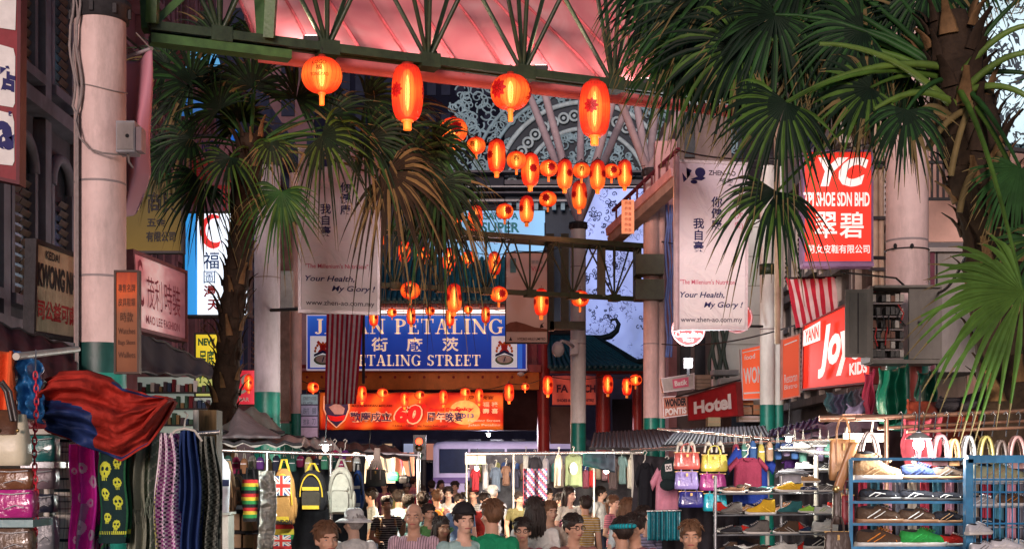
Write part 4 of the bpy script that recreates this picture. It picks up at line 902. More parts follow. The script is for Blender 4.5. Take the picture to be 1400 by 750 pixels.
for i, (cx, cy, r_, lab) in enumerate(((941, 450, 22, 'round red sign with white lettering under the left corner of the lilac banner'), (1008, 434, 20, 'round dark red disc sign peeking out below the right corner of the lilac banner'))):
    o = root('round_sign', P(cx, cy+r_, 25+i), lab, 'round sign'); c = P(cx, cy, 25+i); rr = r_*PX(25+i)
    m = MB(); m.tube([c, c+Vector((0, .12, 0))], rr, 36, smooth=False); m.build('disc', pm('disc_red', (.45, .04, .04), .5, .15, 4), o)
    m = MB(); m.tube([c+Vector((rr*math.cos(a), -.01, rr*math.sin(a))) for a in [2*PI*j/36 for j in range(36)]], .02, 6, closed=True); m.build('rim', pm('rim_pink', (.55, .25, .25), .5), o)
    if i == 0:
        q = pquad(rect(cx-18, cy-2, cx+18, cy+18), 24.98); m = MB(); q.text(m, text_geo('Canadian', .02), .0, 1, .35, .78, 0, .005, False); q.text(m, text_geo('萬之力', .02), .3, .7, .05, .3, 0, .005); m.build('lettering', WHT, o)
sign('orange_grid_board', rect(850, 273, 867, 319), 33, 'small glowing orange board of little characters by the stair railing', 'signboard', glow('orange_pale', (.95, .42, .22), .45), None, .02, .06,
     [('恭喜', .15, .85, .85-i*.16, .95-i*.16, 0, .0) for i in range(6)], (pm('ink_or', (.45, .1, .06), .6),))
# stair with railing climbing right
stw = root('stairway', P(900, 642, 33.5), 'pink covered stairway with dark railing climbing behind the twin pillar', 'stairway')
a, b = P(838, 318, 35), P(928, 236, 32)
MB().bar(a, b, .4, .2).build('stringer', pm('stair_pink', (.62, .36, .36), .6, .15, 3, dirt=.4), stw)
MB().bar(a+Vector((0,0,-.22)), b+Vector((0,0,-.22)), .3, .2).build('soffit', pm('stair_grey', (.32, .27, .24), .6, .2, 3, dirt=.5), stw)
MB().bar(a+Vector((0,0,.55)), b+Vector((0,0,.55)), .07, .07).build('handrail', pm('rail_maroon', (.12, .02, .03), .5), stw)
for i in range(9):
    p = a+(b-a)*((i+.5)/9); MB().bar(p+Vector((0,0,.14)), p+Vector((0,0,.52)), .05).build('baluster', MC['rail_maroon'], stw)
MB().bar(P(905, 195, 33), P(905, 262, 33), .35).build('post', MC['stair_pink'], stw)
# big pink brown block behind the lilac banner (upper floor corner)
cbk = root('corner_block', P(955, 642, 38), 'brown corner building with blue pipes behind the lilac banner', 'building')
MB().box(P(924, 0, 38).x, P(1000, 0, 38).x, 38, 46, 0, P(0, 130, 38).z).build('wall', pm('corner_wall', (.20, .15, .14), .7, .3, 1, dirt=.6), cbk)
MB().box(P(912, 0, 38).x, P(923, 0, 38).x, 37.6, 38.4, 0, P(0, 195, 38).z).build('side_column', pm('corner_pink', (.45, .24, .25), .7, .2, 2, dirt=.5), cbk)
for x, y0_, y1_ in ((930, 445, 525), (950, 445, 525), (936, 150, 215)): 
    w_ = MB(); a = P(x, y1_, 37.9); b = P(x+14, y0_, 37.9); w_.box(a.x, b.x, 37.86, 37.99, a.z, b.z); w_.build('window', pm('pane_dark', (.02, .024, .032), .2, .4, 1), cbk)
for i, x in enumerate((911, 915, 919)): MB().tube([P(x+2*math.sin(t*2+i), 280+t*26, 33.6) for t in range(9)], .03, 6).build('cable', pm('blue_cable', (.12, .2, .5), .5), cbk)
wh = root('white_wall', P(1020, 642, 34), 'bright white tiled wall with black cables right of the lilac banner', 'wall')
MB().box(P(975, 0, 34).x, P(1046, 0, 34).x, 34, 34.3, P(0, 560, 34).z, P(0, 300, 34).z).build('wall', pm('white_tile', (.68, .76, .72), .4, .08, 3), wh)
for i in range(6): 
    y = 310+i*40; MB().box(P(975, 0, 34).x, P(1046, 0, 34).x, 33.985, 33.998, P(0, y+1, 34).z, P(0, y, 34).z).build('joint', pm('joint_grey', (.3, .33, .3), .6), wh)
for i in range(5):
    x = 972+i*5; MB().tube([P(x+3*math.sin(t*1.3+i*2), 448+t*14, 33.7) for t in range(6)], .05, 6).build('cable', pm('cable_green', (.05, .09, .08), .5), wh)
# boxes and air conditioners stacked over hotel sign
for i, (x0, y0_, x1, y1_, c_, lb) in enumerate(((950, 512, 972, 532, (.35, .27, .2), 'tan carton standing behind the hotel sign'), (975, 505, 1010, 512, (.35, .38, .4), 'pale metal cable tray over the hotel sign'), (985, 516, 1012, 524, (.45, .5, .5), 'white flat air conditioner over the hotel sign'))):
    o = root('rooftop_box', P((x0+x1)/2, y1_, 32.5), lb, 'box'); q = pquad(rect(x0, y0_, x1, y1_), 32.5); q.slab(MB(), .5).build('casing', pm('casing%d' % i, c_, .6, .2, 4, dirt=.5), o)
    m = MB(); [q.slab(m, .02, .02, .05, .95, .15+j*.25, .22+j*.25) for j in range(3)]; m.build('fins', pm('fin%d' % i, tuple(x*.6 for x in c_), .6), o)
for i, (x0, y0_, x1, y1_, c_) in enumerate(((1008, 545, 1030, 553, (.5, .25, .1)), (1030, 553, 1042, 566, (.45, .2, .1)), (1010, 568, 1040, 576, (.5, .42, .4)), (1008, 556, 1028, 566, (.35, .2, .12)), (968, 570, 985, 582, (.3, .26, .16)))):
    o = root('carton', P((x0+x1)/2, y1_, 29.6), ('flat orange carton under the orange food sign', 'square orange carton beside the pale twin pillar', 'white long carton lowest under the orange food sign', 'brown carton below the flat orange carton', 'khaki carton below the hotel sign')[i], 'carton')
    q = pquad(rect(x0, y0_, x1, y1_), 29.6); q.slab(MB(), .35).build('body', pm('carton%d' % i, c_, .8, .2, 5, dirt=.4), o)
    q.slab(MB(), .01, .012, 0, 1, .42, .58).build('tape', pm('tape', (.3, .2, .1), .4), o)
# grey container by the right trunk
gc = root('grey_kiosk', P(1304, 505, 17), 'grey metal kiosk box with sloped roof between the fat pillar and right palm trunk', 'kiosk')
q = pquad(rect(1272, 340, 1345, 508), 17); q.slab(MB(), 1.0).build('body', pm('kiosk_grey', (.27, .25, .23), .6, .15, 2, .2, dirt=.6), gc)
m = MB(); a = P(1268, 338, 16.9); b = P(1349, 338, 16.9); m.add([a, b, b+Vector((-.1,.5,.14)), a+Vector((.1,.5,.14)), a+Vector((0,1.1,0)), b+Vector((0,1.1,0)), a-Vector((0,0,.05)), b-Vector((0,0,.05))], [(0,1,2,3), (3,2,5,4), (6,7,1,0)]); m.build('roof', pm('kiosk_roof', (.34, .3, .28), .6, .15, 3), gc)
q2 = pquad(rect(1272, 340, 1278, 508), 16.97); q2.slab(MB(), .02).build('edge_strip', pm('kiosk_maroon', (.12, .03, .05), .6), gc)
q2 = pquad(rect(1280, 342, 1282, 508), 16.98); q2.slab(MB(), .02).build('door_gap', BLACKC, gc)
# balcony bars and peach wall behind the right trunk
bal = root('balcony', P(1290, 260, 20), 'black barred balcony glowing peach behind the right palm trunk', 'balcony')
q = pquad(rect(1262, 168, 1330, 330), 22); q.slab(MB(), .1).build('wall', pm('peach_wall', (.62, .40, .33), .6, .15, 2), bal)
for i in range(9): MB().bar(P(1266+i*8, 180, 19.9), P(1266+i*8, 270, 19.9), .03).build('bar', BLACKC, bal)
for yy in (180, 222, 272): MB().bar(P(1262, yy, 19.86), P(1335, yy, 19.86), .04).build('rail', BLACKC, bal)
# pale screen with black tracery at upper right
scn = root('tracery_screen', P(1370, 200, 19), 'bright pale cyan screen with black tracery behind the right palm crown', 'screen')
q = pquad([(1318, -10), (1420, -10), (1420, 205), (1336, 195)], 19); q.slab(MB(), .1).build('panel', lines_mat('tracery', (.50, .72, .80), (.01, .02, .03), 2.4, .035, .75, 3, dist=2.5), scn)
MB().bar(q.at(0, 0, -.05), q.at(1, 0, -.05), .1).build('frame', RUSTD, scn)
sw = root('side_stall_cloth', P(1385, 420, 15), 'mauve striped cloth hanging behind the right palm frond', 'cloth')
MB().sheet(lambda u, v: P(1362+u*50, 430-v*70+12*math.sin(u*4), 15)+Vector((0, .05*math.sin(u*20), 0)), 24, 10, thick=.01, matfn=lambda u, v: int(u*9) % 2).build('cloth', [cloth(.45, .25, .45), cloth(.3, .15, .3)], sw)

# ---- open electric cabinet on the fat pillar
ec = root('electric_cabinet', P(1218, 497, 15), 'open grey electric cabinet with two doors mounted on the fat pillar', 'electric cabinet')
CAB = pm('cabinet_grey', (.17, .155, .135), .5, .15, 4, .1, dirt=.6)
k = PX(15); y = 15
def pb(x0, y0, x1, y1, d0, d1, nm, mt, par=ec):
    a = P(x0, y1, y); b = P(x1, y0, y); return MB().box(a.x, b.x, d0, d1, a.z, b.z).build(nm, mt, par)
pb(1192, 395, 1240, 491, 15.25, 15.28, 'back_plate', pm('cab_dark', (.03, .028, .03), .6), ec)
pb(1188, 392, 1192, 495, 14.95, 15.35, 'side_panel', CAB); pb(1283, 392, 1286, 495, 14.95, 15.35, 'side_panel', CAB)
pb(1192.2, 391, 1283, 394.5, 14.9, 15.35, 'top_panel', CAB); pb(1192.2, 491.5, 1283, 497, 14.95, 15.35, 'bottom_panel', CAB)
dr = pb(1153, 397, 1187, 489, 14.9, 14.94, 'door', CAB); pb(1158, 402, 1182, 484, 14.894, 14.899, 'door_inset', pm('cab_in', (.14, .13, .115), .5, .15, 4, dirt=.5), ec)
pb(1169, 402, 1170.5, 484, 14.885, 14.893, 'stiffener', RUSTD)
dr2 = pb(1240.5, 396, 1282.5, 491, 14.93, 14.97, 'door', CAB); pb(1252, 440, 1257, 445, 14.9, 14.928, 'handle', RUSTD)
rq = random.Random(5)
for j, yy in enumerate((406, 424, 442, 456, 470, 482)):
    pb(1194, yy+6, 1239, yy+8, 15.1, 15.24, 'din_rail', pm('cab_rail', (.25, .22, .22), .5))
    for i in range(7):
        if rq.random() < .8:
            x = 1195+i*6.3; pb(x, yy-5*rq.uniform(.6, 1.2), x+5.4, yy+5, 15.05+rq.uniform(0, .05), 15.2, 'breaker', (pm('brk_cream', (.45, .42, .38), .5), pm('brk_black', (.03, .03, .03), .4), pm('brk_brown', (.2, .1, .07), .5), pm('brk_black', (.03, .03, .03), .4))[rq.randrange(4)])
for i in range(7):
    x = 1196+rq.random()*38; y0 = 400+rq.random()*60
    MB().tube([P(x, y0, 15.02), P(x+rq.uniform(-8, 8), y0+12, 14.98), P(x+rq.uniform(-8, 8), y0+25, 15.03)], .008, 5).build('wire', (BLACKC, pm('wire_red', (.4, .03, .03), .5))[i % 2], ec)
MB().tube([P(1236, 390, 15), P(1225, 380, 15.2), P(1150, 372, 16)], .012, 6).build('wire', BLACKC, ec)
# traffic light
tl = root('traffic_light', P(573, 628, 30), 'traffic light showing red in front of the dark gateway opening', 'traffic light')
a = P(565, 628, 30); b = P(582, 594, 30); MB().box(a.x, b.x, 30, 30.25, a.z, b.z).build('housing', pm('tl_black', (.015, .015, .02), .4), tl)
for i, c_ in enumerate((glow('lamp_red', (1, .06, .02), 6), pm('lamp_amber', (.08, .05, .01), .3), pm('lamp_green', (.01, .06, .03), .3))):
    c = P(573, 603+i*9.5, 29.99); MB().ell(c, .075, .03, .075, 14, 8).build('lens', c_, tl)
    MB().sheet(lambda u, v: c+Vector((math.cos(PI*u)*.09, -.16*v, math.sin(PI*u)*.09)), 12, 2, thick=.008).build('visor', MC['tl_black'], tl)
MB().tube([P(578, 642, 30.3)+Vector((0,0,-2)), P(580, 612, 30.2)], .05, 8).build('post', RUSTD, tl)
# bus
bus = root('bus', P(680, 642, 56), 'lilac white bus with dark windows crossing behind the gateway', 'bus')
D = 56; a = P(592, 700, D); b = P(800, 602, D); LIL = pm('bus_paint', (.75, .62, .80), .35, .08, 2, coat=.3)
m = MB(); n_ = 10
sec = []
for xx, s_ in ((a.x, .9), (a.x+.15, .97), (a.x+.5, 1), (b.x, 1)):
    sec.append([(xx, D+1.25+math.copysign(abs(math.cos(t))**.25, math.cos(t))*1.25*s_, 1.9+math.copysign(abs(math.sin(t))**.25, math.sin(t))*(b.z-1.9)*s_) for t in [2*PI*i/32 for i in range(32)]])
m.loft(sec); m.build('body', LIL, bus)
for x0, x1 in ((601, 640), (643, 690), (693, 742), (745, 795)):
    p0 = P(x0, 646, D-.02); p1 = P(x1, 613, D-.02); MB().box(p0.x, p1.x, D-.02, D+.1, p0.z, p1.z).build('window', pm('bus_glass', (.015, .025, .06), .35, .3, 1, spec=.25), bus)
for x0 in (620, 740):
    c = P(x0, 0, D); MB().tube([(c.x, D-.05, .45), (c.x, D+.3, .45)], .45, 24).build('wheel', BLACKC, bus)
p0 = P(592, 660, D-.03); p1 = P(798, 652, D-.03); MB().box(p0.x, p1.x, D-.03, D+.05, p0.z, p1.z).build('stripe', pm('bus_stripe', (.2, .12, .3), .4), bus)
# corrugated awnings to the right
COR = pm('corrugated_dark', (.05, .047, .055), .7, .3, 5, .2, dirt=.5)
awning('corrugated_awning', P(812, 592, 31), P(930, 585, 28), P(945, 614, 23), P(806, 612, 25), 'dark corrugated awning between the slender and twin pillars', COR, 22, sag=.0)
awning('corrugated_awning', P(925, 588, 27), P(1046, 583, 24), P(1060, 606, 19), P(905, 610, 21), 'grey corrugated awning right below the hotel sign', COR, 26, sag=.0)
awning('purple_awning', P(1052, 589, 22), P(1130, 569, 21), P(1118, 587, 18), P(1048, 598, 18.6), 'dark purple awning over the shoe stall right of the pale twin pillar', pm('awn_purple', (.06, .045, .16), .7, .3, 4), 9, sag=.02)
awning('pale_tarp', P(1080, 592, 19), P(1196, 566, 18.5), P(1205, 592, 15), P(1075, 604, 15.5), 'crumpled pale lilac tarpaulin over the shoe stall', pm('tarp_lilac', (.33, .27, .34), .8, .25, 5, .4), 0, sag=.12)
# ================================================================== LANTERNS
def lantern_shell_mat(name, stops, es):
    m = bpy.data.materials.new(name); m.use_nodes = True; n = m.node_tree; L = n.links; b = n.nodes['Principled BSDF']
    tc = n.nodes.new('ShaderNodeTexCoord'); sp = n.nodes.new('ShaderNodeSeparateXYZ'); L.new(tc.outputs['Generated'], sp.inputs[0])
    nz = n.nodes.new('ShaderNodeTexNoise'); nz.inputs['Scale'].default_value = 4; L.new(tc.outputs['Generated'], nz.inputs[0])
    ma = n.nodes.new('ShaderNodeMath'); ma.operation = 'MULTIPLY_ADD'; ma.inputs[1].default_value = .22; L.new(nz.outputs[0], ma.inputs[0])
    sb = n.nodes.new('ShaderNodeMath'); sb.operation = 'SUBTRACT'; sb.inputs[1].default_value = .11; L.new(sp.outputs['Z'], sb.inputs[0]); L.new(sb.outputs[0], ma.inputs[2])
    cr = n.nodes.new('ShaderNodeValToRGB'); L.new(ma.outputs[0], cr.inputs[0])
    while len(cr.color_ramp.elements) < len(stops): cr.color_ramp.elements.new(.5)
    for e, (p, c) in zip(cr.color_ramp.elements, stops): e.position = p; e.color = (*c, 1)
    oi = n.nodes.new('ShaderNodeObjectInfo'); mr = n.nodes.new('ShaderNodeMapRange'); mr.inputs[3].default_value = es*.75; mr.inputs[4].default_value = es*1.25
    L.new(oi.outputs['Random'], mr.inputs[0]); L.new(mr.outputs[0], b.inputs['Emission Strength'])
    L.new(cr.outputs[0], b.inputs['Emission Color']); b.inputs['Base Color'].default_value = (.35, .04, .02, 1); b.inputs['Roughness'].default_value = .5
    # thin paper: lets part of the bulb through
    tr = n.nodes.new('ShaderNodeBsdfTransparent'); tr.inputs[0].default_value = (1, .75, .35, 1); mx = n.nodes.new('ShaderNodeMixShader'); mx.inputs[0].default_value = .36
    L.new(b.outputs[0], mx.inputs[1]); L.new(tr.outputs[0], mx.inputs[2]); L.new(mx.outputs[0], n.nodes['Material Output'].inputs[0]); return m
SH_R = lantern_shell_mat('lantern_round_paper', [(0, (.8, .02, .005)), (.22, (1, .07, .01)), (.5, (1, .21, .025)), (.78, (1, .07, .01)), (1, (.7, .012, .005))], 1.3)
SH_L = lantern_shell_mat('lantern_long_paper', [(0, (.55, .005, .004)), (.25, (.9, .02, .008)), (.5, (1, .12, .015)), (.75, (.95, .035, .008)), (1, (.5, .005, .004))], 1.25)
SH_Q = lantern_shell_mat('lantern_red_top_paper', [(0, (1, .10, .015)), (.3, (1, .22, .03)), (.55, (.9, .03, .01)), (1, (.45, .005, .005))], 1.15)
BULB = glow('lantern_bulb', (1, .75, .35), 8)
L_CAP = pm('lantern_cap', (.35, .03, .015), .5); L_GOLD = pm('lantern_gold', (.65, .25, .05), .4); L_TAG = glow('lantern_tassel', (.95, .22, .03), .55)
EMB = glow('lantern_emblem', (.45, .004, .006), .35); EMD = pm('lantern_ink', (.25, .01, .0), .6)
HALO = bpy.data.materials.new('inner_glow'); HALO.use_nodes = True
_n = HALO.node_tree; _e = _n.nodes.new('ShaderNodeEmission'); _e.inputs[0].default_value = (1, .55, .12, 1); _e.inputs[1].default_value = 2.4; _t = _n.nodes.new('ShaderNodeBsdfTransparent'); _m = _n.nodes.new('ShaderNodeMixShader'); _m.inputs[0].default_value = .78
_n.links.new(_e.outputs[0], _m.inputs[1]); _n.links.new(_t.outputs[0], _m.inputs[2]); _n.links.new(_m.outputs[0], _n.nodes['Material Output'].inputs[0])
def proto_lantern(kind, text=None):
    """unit lantern: width 1, centred on the origin"""
    h = {'round': .86, 'long': 1.75, 'redtop': 1.75}[kind]
    o = root('lantern', (0,0,0), 'lantern', 'lantern')
    prof = []
    for i in range(17):
        t = i/16; a = PI*(t-.5)*.93
        if kind == 'round': r = .5*math.cos(a)**.75
        else: r = .5*math.cos(a)**.42
        prof.append((r, h/2*math.sin(a)/math.sin(PI*.465)))
    m = MB(); m.lathe(prof, n=48, rib=.035, nr=24); m.build('shell', {'round': SH_R, 'long': SH_L, 'redtop': SH_Q}[kind], o)
    m = MB()
    for j in range(24):
        a = 2*PI*(j+.5)/24 if False else 2*PI*j/24+PI/24
        m.tube([((r+.004)*math.cos(a), (r+.004)*math.sin(a), z) for r, z in prof[::2]], .005, 4, caps=False)
    m.build('ribs', L_CAP, o)
    rc = prof[-1][0]
    m = MB(); m.lathe([(0, h/2+.07), (rc*.9, h/2+.07), (rc*1.05, h/2+.02), (rc*1.05, h/2-.03), (rc*.8, h/2-.05)], n=24); m.build('top_cap', L_CAP, o)
    m = MB(); m.lathe([(rc*.9, -h/2+.03), (rc*1.05, -h/2), (rc*1.0, -h/2-.05), (0, -h/2-.05)], n=24); m.build('bottom_ring', L_GOLD, o)
    m = MB(); m.lathe([(rc*.72, -h/2-.052), (rc*.7, -h/2-.3), (rc*.62, -h/2-.3), (.01, -h/2-.26)], n=16, rib=.08, nr=16); m.build('tassel', L_TAG, o)
    m = MB(); m.tube([(0, 0, h/2+.06), (0, 0, h/2+.17), (.03, 0, h/2+.22), (0, 0, h/2+.26), (-.03, 0, h/2+.22)], .012, 5); m.build('hook', RUSTD, o)
    m = MB(); m.ell((0,0,0), .07, .07, h*.33, 12, 10); m.build('bulb', BULB, o)
    for k_, (q_, f_) in enumerate(((.13, .37), (.19, .40), (.26, .43))): m = MB(); m.ell((0,0,0), q_, q_, h*f_, 16, 12); m.build('inner_glow', HALO, o)
    # printed peony / characters on the paper, hugging the shell
    def onshell(x, z, e=.012):
        t = max(-.95, min(.95, z/(h/2))); a = math.asin(t*math.sin(PI*.465))
        r = .5*math.cos(a)**(.75 if kind == 'round' else .42)+e
        ang = x/max(.2, r); return Vector((r*math.sin(ang), -r*math.cos(ang), z))
    if text:
        m = MB()
        for line, zc, hh, wid in text:
            vs, fs, asp = text_geo(line, .015); m.add([onshell((x-.5)*wid, zc+(y-.5)*hh) for x, y in vs], fs)
        m.build('characters', EMD, o)
    else:
        for sx in (-.18, 2.0, -2.2):
            n = 40; ring = [(sx+.22*(1+.16*math.cos(9*2*PI*i/n))*math.cos(2*PI*i/n), .22*(1+.16*math.cos(9*2*PI*i/n))*math.sin(2*PI*i/n)) for i in range(n)]
            vs = [onshell(sx, 0, .02)]+[onshell(a, b) for a, b in [(sx+(x-sx)*.5, y*.5) for x, y in ring]]+[onshell(a, b) for a, b in ring]
            fs = [(0, 1+i, 1+(i+1) % n) for i in range(n)]+[(1+i, 1+n+i, 1+n+(i+1) % n, 1+(i+1) % n) for i in range(n)]
            m = MB(); m.add(vs, fs, 0)
            for j in range(9):
                a = 2*PI*j/9; pts = [onshell(sx+math.cos(a+d_)*r_, math.sin(a+d_)*r_, .018) for r_, d_ in ((.04, 0), (.09, .25), (.13, .1))]
                m.tube(pts, .008, 4, 1)
            m.build('emblem', [EMB, EMD], o)
    return capture(o)
LP = {'round': proto_lantern('round'), 'long': proto_lantern('long'), 'redtop': proto_lantern('redtop'),
      'text': proto_lantern('round', [('LOGO', .2, .1, .34), ('福', .06, .13, .16), ('YONGYAO', -.1, .08, .46)]), 'char': proto_lantern('round', [('春', 0, .3, .32)]), 'longchar': proto_lantern('long', [('福', .25, .26, .26), ('春', -.12, .26, .26)])}
lant = [  # x, y, w, h, kind, depth, twist, label, group
 (440,103,58,0,'text',15.9,0,'large round orange lantern with dark characters, leftmost under the nearest truss',1),
 (557,127,45,0,'long',16.3,-.38,'large long red lantern with peony, second under the nearest truss',1),
 (698,126,57,0,'round',16.8,-.36,'large round orange lantern with peony, under the middle of the nearest truss',1),
 (813,149,44,0,'long',17.2,.05,'large long orange lantern with peony, rightmost under the nearest truss',1),
 (620,178,40,0,'round',25,.6,'round lantern half behind the left palm fronds, first of the high string',2),
 (651,199,27,0,'char',26,-.4,'small round lantern with characters beside the left frond tips on the high string',2),
 (679,213,26,0,'long',27,-.5,'long lantern below the middle big round one, against the dark tower edge',2),
 (706,219,28,0,'char',28,0,'pale round lantern left of the tilted long one on the high string',2),
 (725,232,26,0,'long',28.5,.7,'long lantern with peony turned right, left half of the high cluster',2),
 (750,230,26,0,'round',29,.7,'round lantern with peony in the middle of the high cluster',2),
 (772,238,23,0,'redtop',29.5,1,'long red topped lantern under the carved arch centre',2),
 (795,233,25,0,'char',30,0,'round lantern with one character right of the arch centre',2),
 (817,239,23,0,'redtop',30.5,1.2,'long red topped lantern right of the character lantern',2),
 (836,234,23,0,'round',31,.6,'round lantern with peony near the right end of the high cluster',2),
 (854,237,21,0,'redtop',31.5,1.5,'last long red lantern at the right end of the high cluster',2),
 (792,267,22,0,'redtop',33,1.5,'long lantern hanging alone just beneath the high cluster',2),
 (620,299,25,0,'round',34,.6,'round lantern left of the blue SUPER board beside the fronds',3),
 (650,299,21,0,'long',34,.7,'long lantern at the left edge of the blue SUPER board',3),
 (690,289,25,0,'round',34.5,.8,'glowing round lantern above the blue SUPER board letters',3),
 (720,286,21,0,'redtop',35,1.5,'long red lantern just right of the blue SUPER board letters',3),
 (749,272,25,0,'round',35.5,.1,'flat round lantern with peony over the blue SUPER board right end',3),
 (517,328,20,0,'round',36,.6,'small round lantern glimpsed through the left fronds, leftmost above the second truss',4),
 (553,344,17,0,'long',36,.6,'small long lantern behind the left truss struts near the frond tips',4),
 (580,347,20,0,'round',36,.6,'small round lantern behind the second truss, first clear of the fronds',4),
 (614,355,18,0,'long',36.2,.7,'small long lantern behind the second truss left of centre',4),
 (640,352,20,0,'round',36.4,.6,'small round lantern behind the second truss at its centre',4),
 (676,360,18,0,'long',36.6,.6,'small long lantern behind the second truss left of the mountain poster',4),
 (704,352,17,0,'round',37,.6,'small round lantern glowing over the top of the mountain poster',4),
 (561,397,28,0,'round',31.9,.2,'round lantern hanging below the second truss, leftmost of its four',5),
 (621,407,22,0,'redtop',32.4,1.4,'long red lantern below the second truss in front of the blue street sign light',5),
 (682,402,25,0,'round',33,.8,'round lantern below the second truss left of the mountain poster',5),
 (740,413,21,0,'long',33.8,1.2,'long red lantern below the second truss over the mountain poster',5),
 (793,408,26,0,'round',34.6,.8,'round lantern below the second truss touching the slender white pillar',5),
 (511,434,13,0,'long',46,1,'tiny long lantern first on the string over the blue street sign',6),
 (536,427,14,0,'round',46,1,'tiny round lantern second on the string over the blue street sign',6),
 (562,432,13,0,'long',46,1,'tiny long lantern third on the string over the blue street sign',6),
 (588,425,14,0,'round',46,1,'tiny round lantern fourth on the string over the blue street sign',6),
 (615,434,13,0,'long',46,1,'tiny long lantern under the long red one over the blue street sign',6),
 (640,423,13,0,'round',46,1,'tiny round lantern sixth on the string over the blue street sign',6),
 (664,430,13,0,'long',46,1,'tiny long lantern last on the string over the blue street sign',6),
 (428,529,17,0,'round',45,1,'small round lantern leftmost under the gateway beam, above the notice plates',7),
 (470,538,13,0,'round',45,1,'small round lantern glowing at the foot of the long striped flag',7),
 (495,538,13,0,'long',45,1,'small long lantern right of the long striped flag foot',7),
 (523,537,16,0,'round',45,1,'small round lantern above the first chinese words of the banner',7),
 (553,546,12,0,'long',45,1,'small long lantern just over the figure six of the banner',7),
 (574,540,15,0,'round',45,1,'small round lantern just over the figure zero of the banner',7),
 (606,543,12,0,'long',45,1,'small long lantern over the last chinese words of the banner',7),
 (636,536,15,0,'round',45,1,'small round lantern over the yellow burst of the banner',7),
 (655,541,12,0,'long',45,1,'small long lantern near the right end of the banner',7),
 (696,536,14,0,'long',45,1,'small long lantern just past the right end of the banner',7),
 (718,528,12,0,'round',45,1,'small faint round lantern under the security lamp',7),
 (749,526,15,0,'long',44,1,'long lantern against the first red gateway column',7),
 (340,523,13,0,'long',25,1,'small long lantern glowing by the red notice board behind the palm trunk',8),
 (831,525,15,0,'long',44,1,'long lantern against the second red gateway column',8),
 (857,528,14,0,'long',44,1,'long lantern left of the round one under the pagoda eave',8),
 (869,519,18,0,'round',43.5,1,'round lantern under the pagoda eave beside the twin pillar',8),
]
gnames = {1: 'big lanterns under the nearest truss', 2: 'lanterns on the high string', 3: 'lanterns by the blue board', 4: 'lanterns behind the second truss', 5: 'lanterns under the second truss', 6: 'tiny lanterns over the street sign', 7: 'small lanterns under the gateway beam', 8: 'lanterns by the gateway sides'}
for x, y, w_, h_, kd, d_, tw_, lb, g in lant:
    w_ *= .93
    inst(LP[kd], None, P(x, y, d_), tw_, w_*PX(d_)*1.03, lb, gnames[g])
    if lb[:5] != 'tiny ' and (g in (1, 7, 5, 2)):
        e_ = {1: 26, 2: 16, 5: 10, 7: 30}[g]; l = bpy.data.lights.new('lamp', 'POINT'); l.energy = e_; l.color = (1, .32, .14); l.shadow_soft_size = .25
        lo = bpy.data.objects.new('lamp', l); COL.objects.link(lo); lo.location = P(x, y+h_+{1:62,2:38,5:36,7:24}[g], d_-.25)
for t in LP.values(): drop(t)
def string_(label, pts, r=.008):
    o = root('lantern_wire', pts[0], label, 'wire'); m = MB()
    out = []
    for a, b in zip(pts[:-1], pts[1:]):
        for i in range(8): t = i/8; out.append(a*(1-t)+b*t-Vector((0,0,.12*math.sin(PI*t))))
    out.append(pts[-1]); m.tube(out, r, 5); m.build('strand', BLACKC, o)
string_('thin wire carrying the high string of lanterns', [P(585, 150, 25), P(620, 164, 25), P(651, 184, 26), P(679, 188, 27), P(706, 204, 28), P(725, 206, 28.5), P(750, 215, 29), P(772, 215, 29.5), P(795, 218, 30), P(817, 215, 30.5), P(836, 220, 31), P(854, 215, 31.5), P(884, 225, 34)])
string_('thin wire carrying the lanterns by the blue board', [P(560, 290, 34), P(620, 286, 34), P(650, 278, 34), P(690, 275, 34.5), P(720, 264, 35), P(749, 261, 35.5), P(792, 245, 33)])
string_('thin wire carrying the lanterns behind the second truss', [P(480, 318, 36), P(517, 318, 36), P(580, 336, 36), P(640, 342, 36.4), P(704, 343, 37), P(790, 330, 39)], .012)
string_('thin wire carrying the tiny lanterns over the street sign', [P(425, 424, 46), P(511, 422, 46), P(588, 418, 46), P(664, 420, 46), P(720, 420, 46)], .012)
string_('thin wire carrying the small lanterns under the gateway beam', [P(412, 520, 45), P(470, 530, 45), P(553, 534, 45), P(636, 529, 45), P(696, 524, 45), P(749, 514, 44), P(831, 513, 44), P(880, 510, 43)], .012)

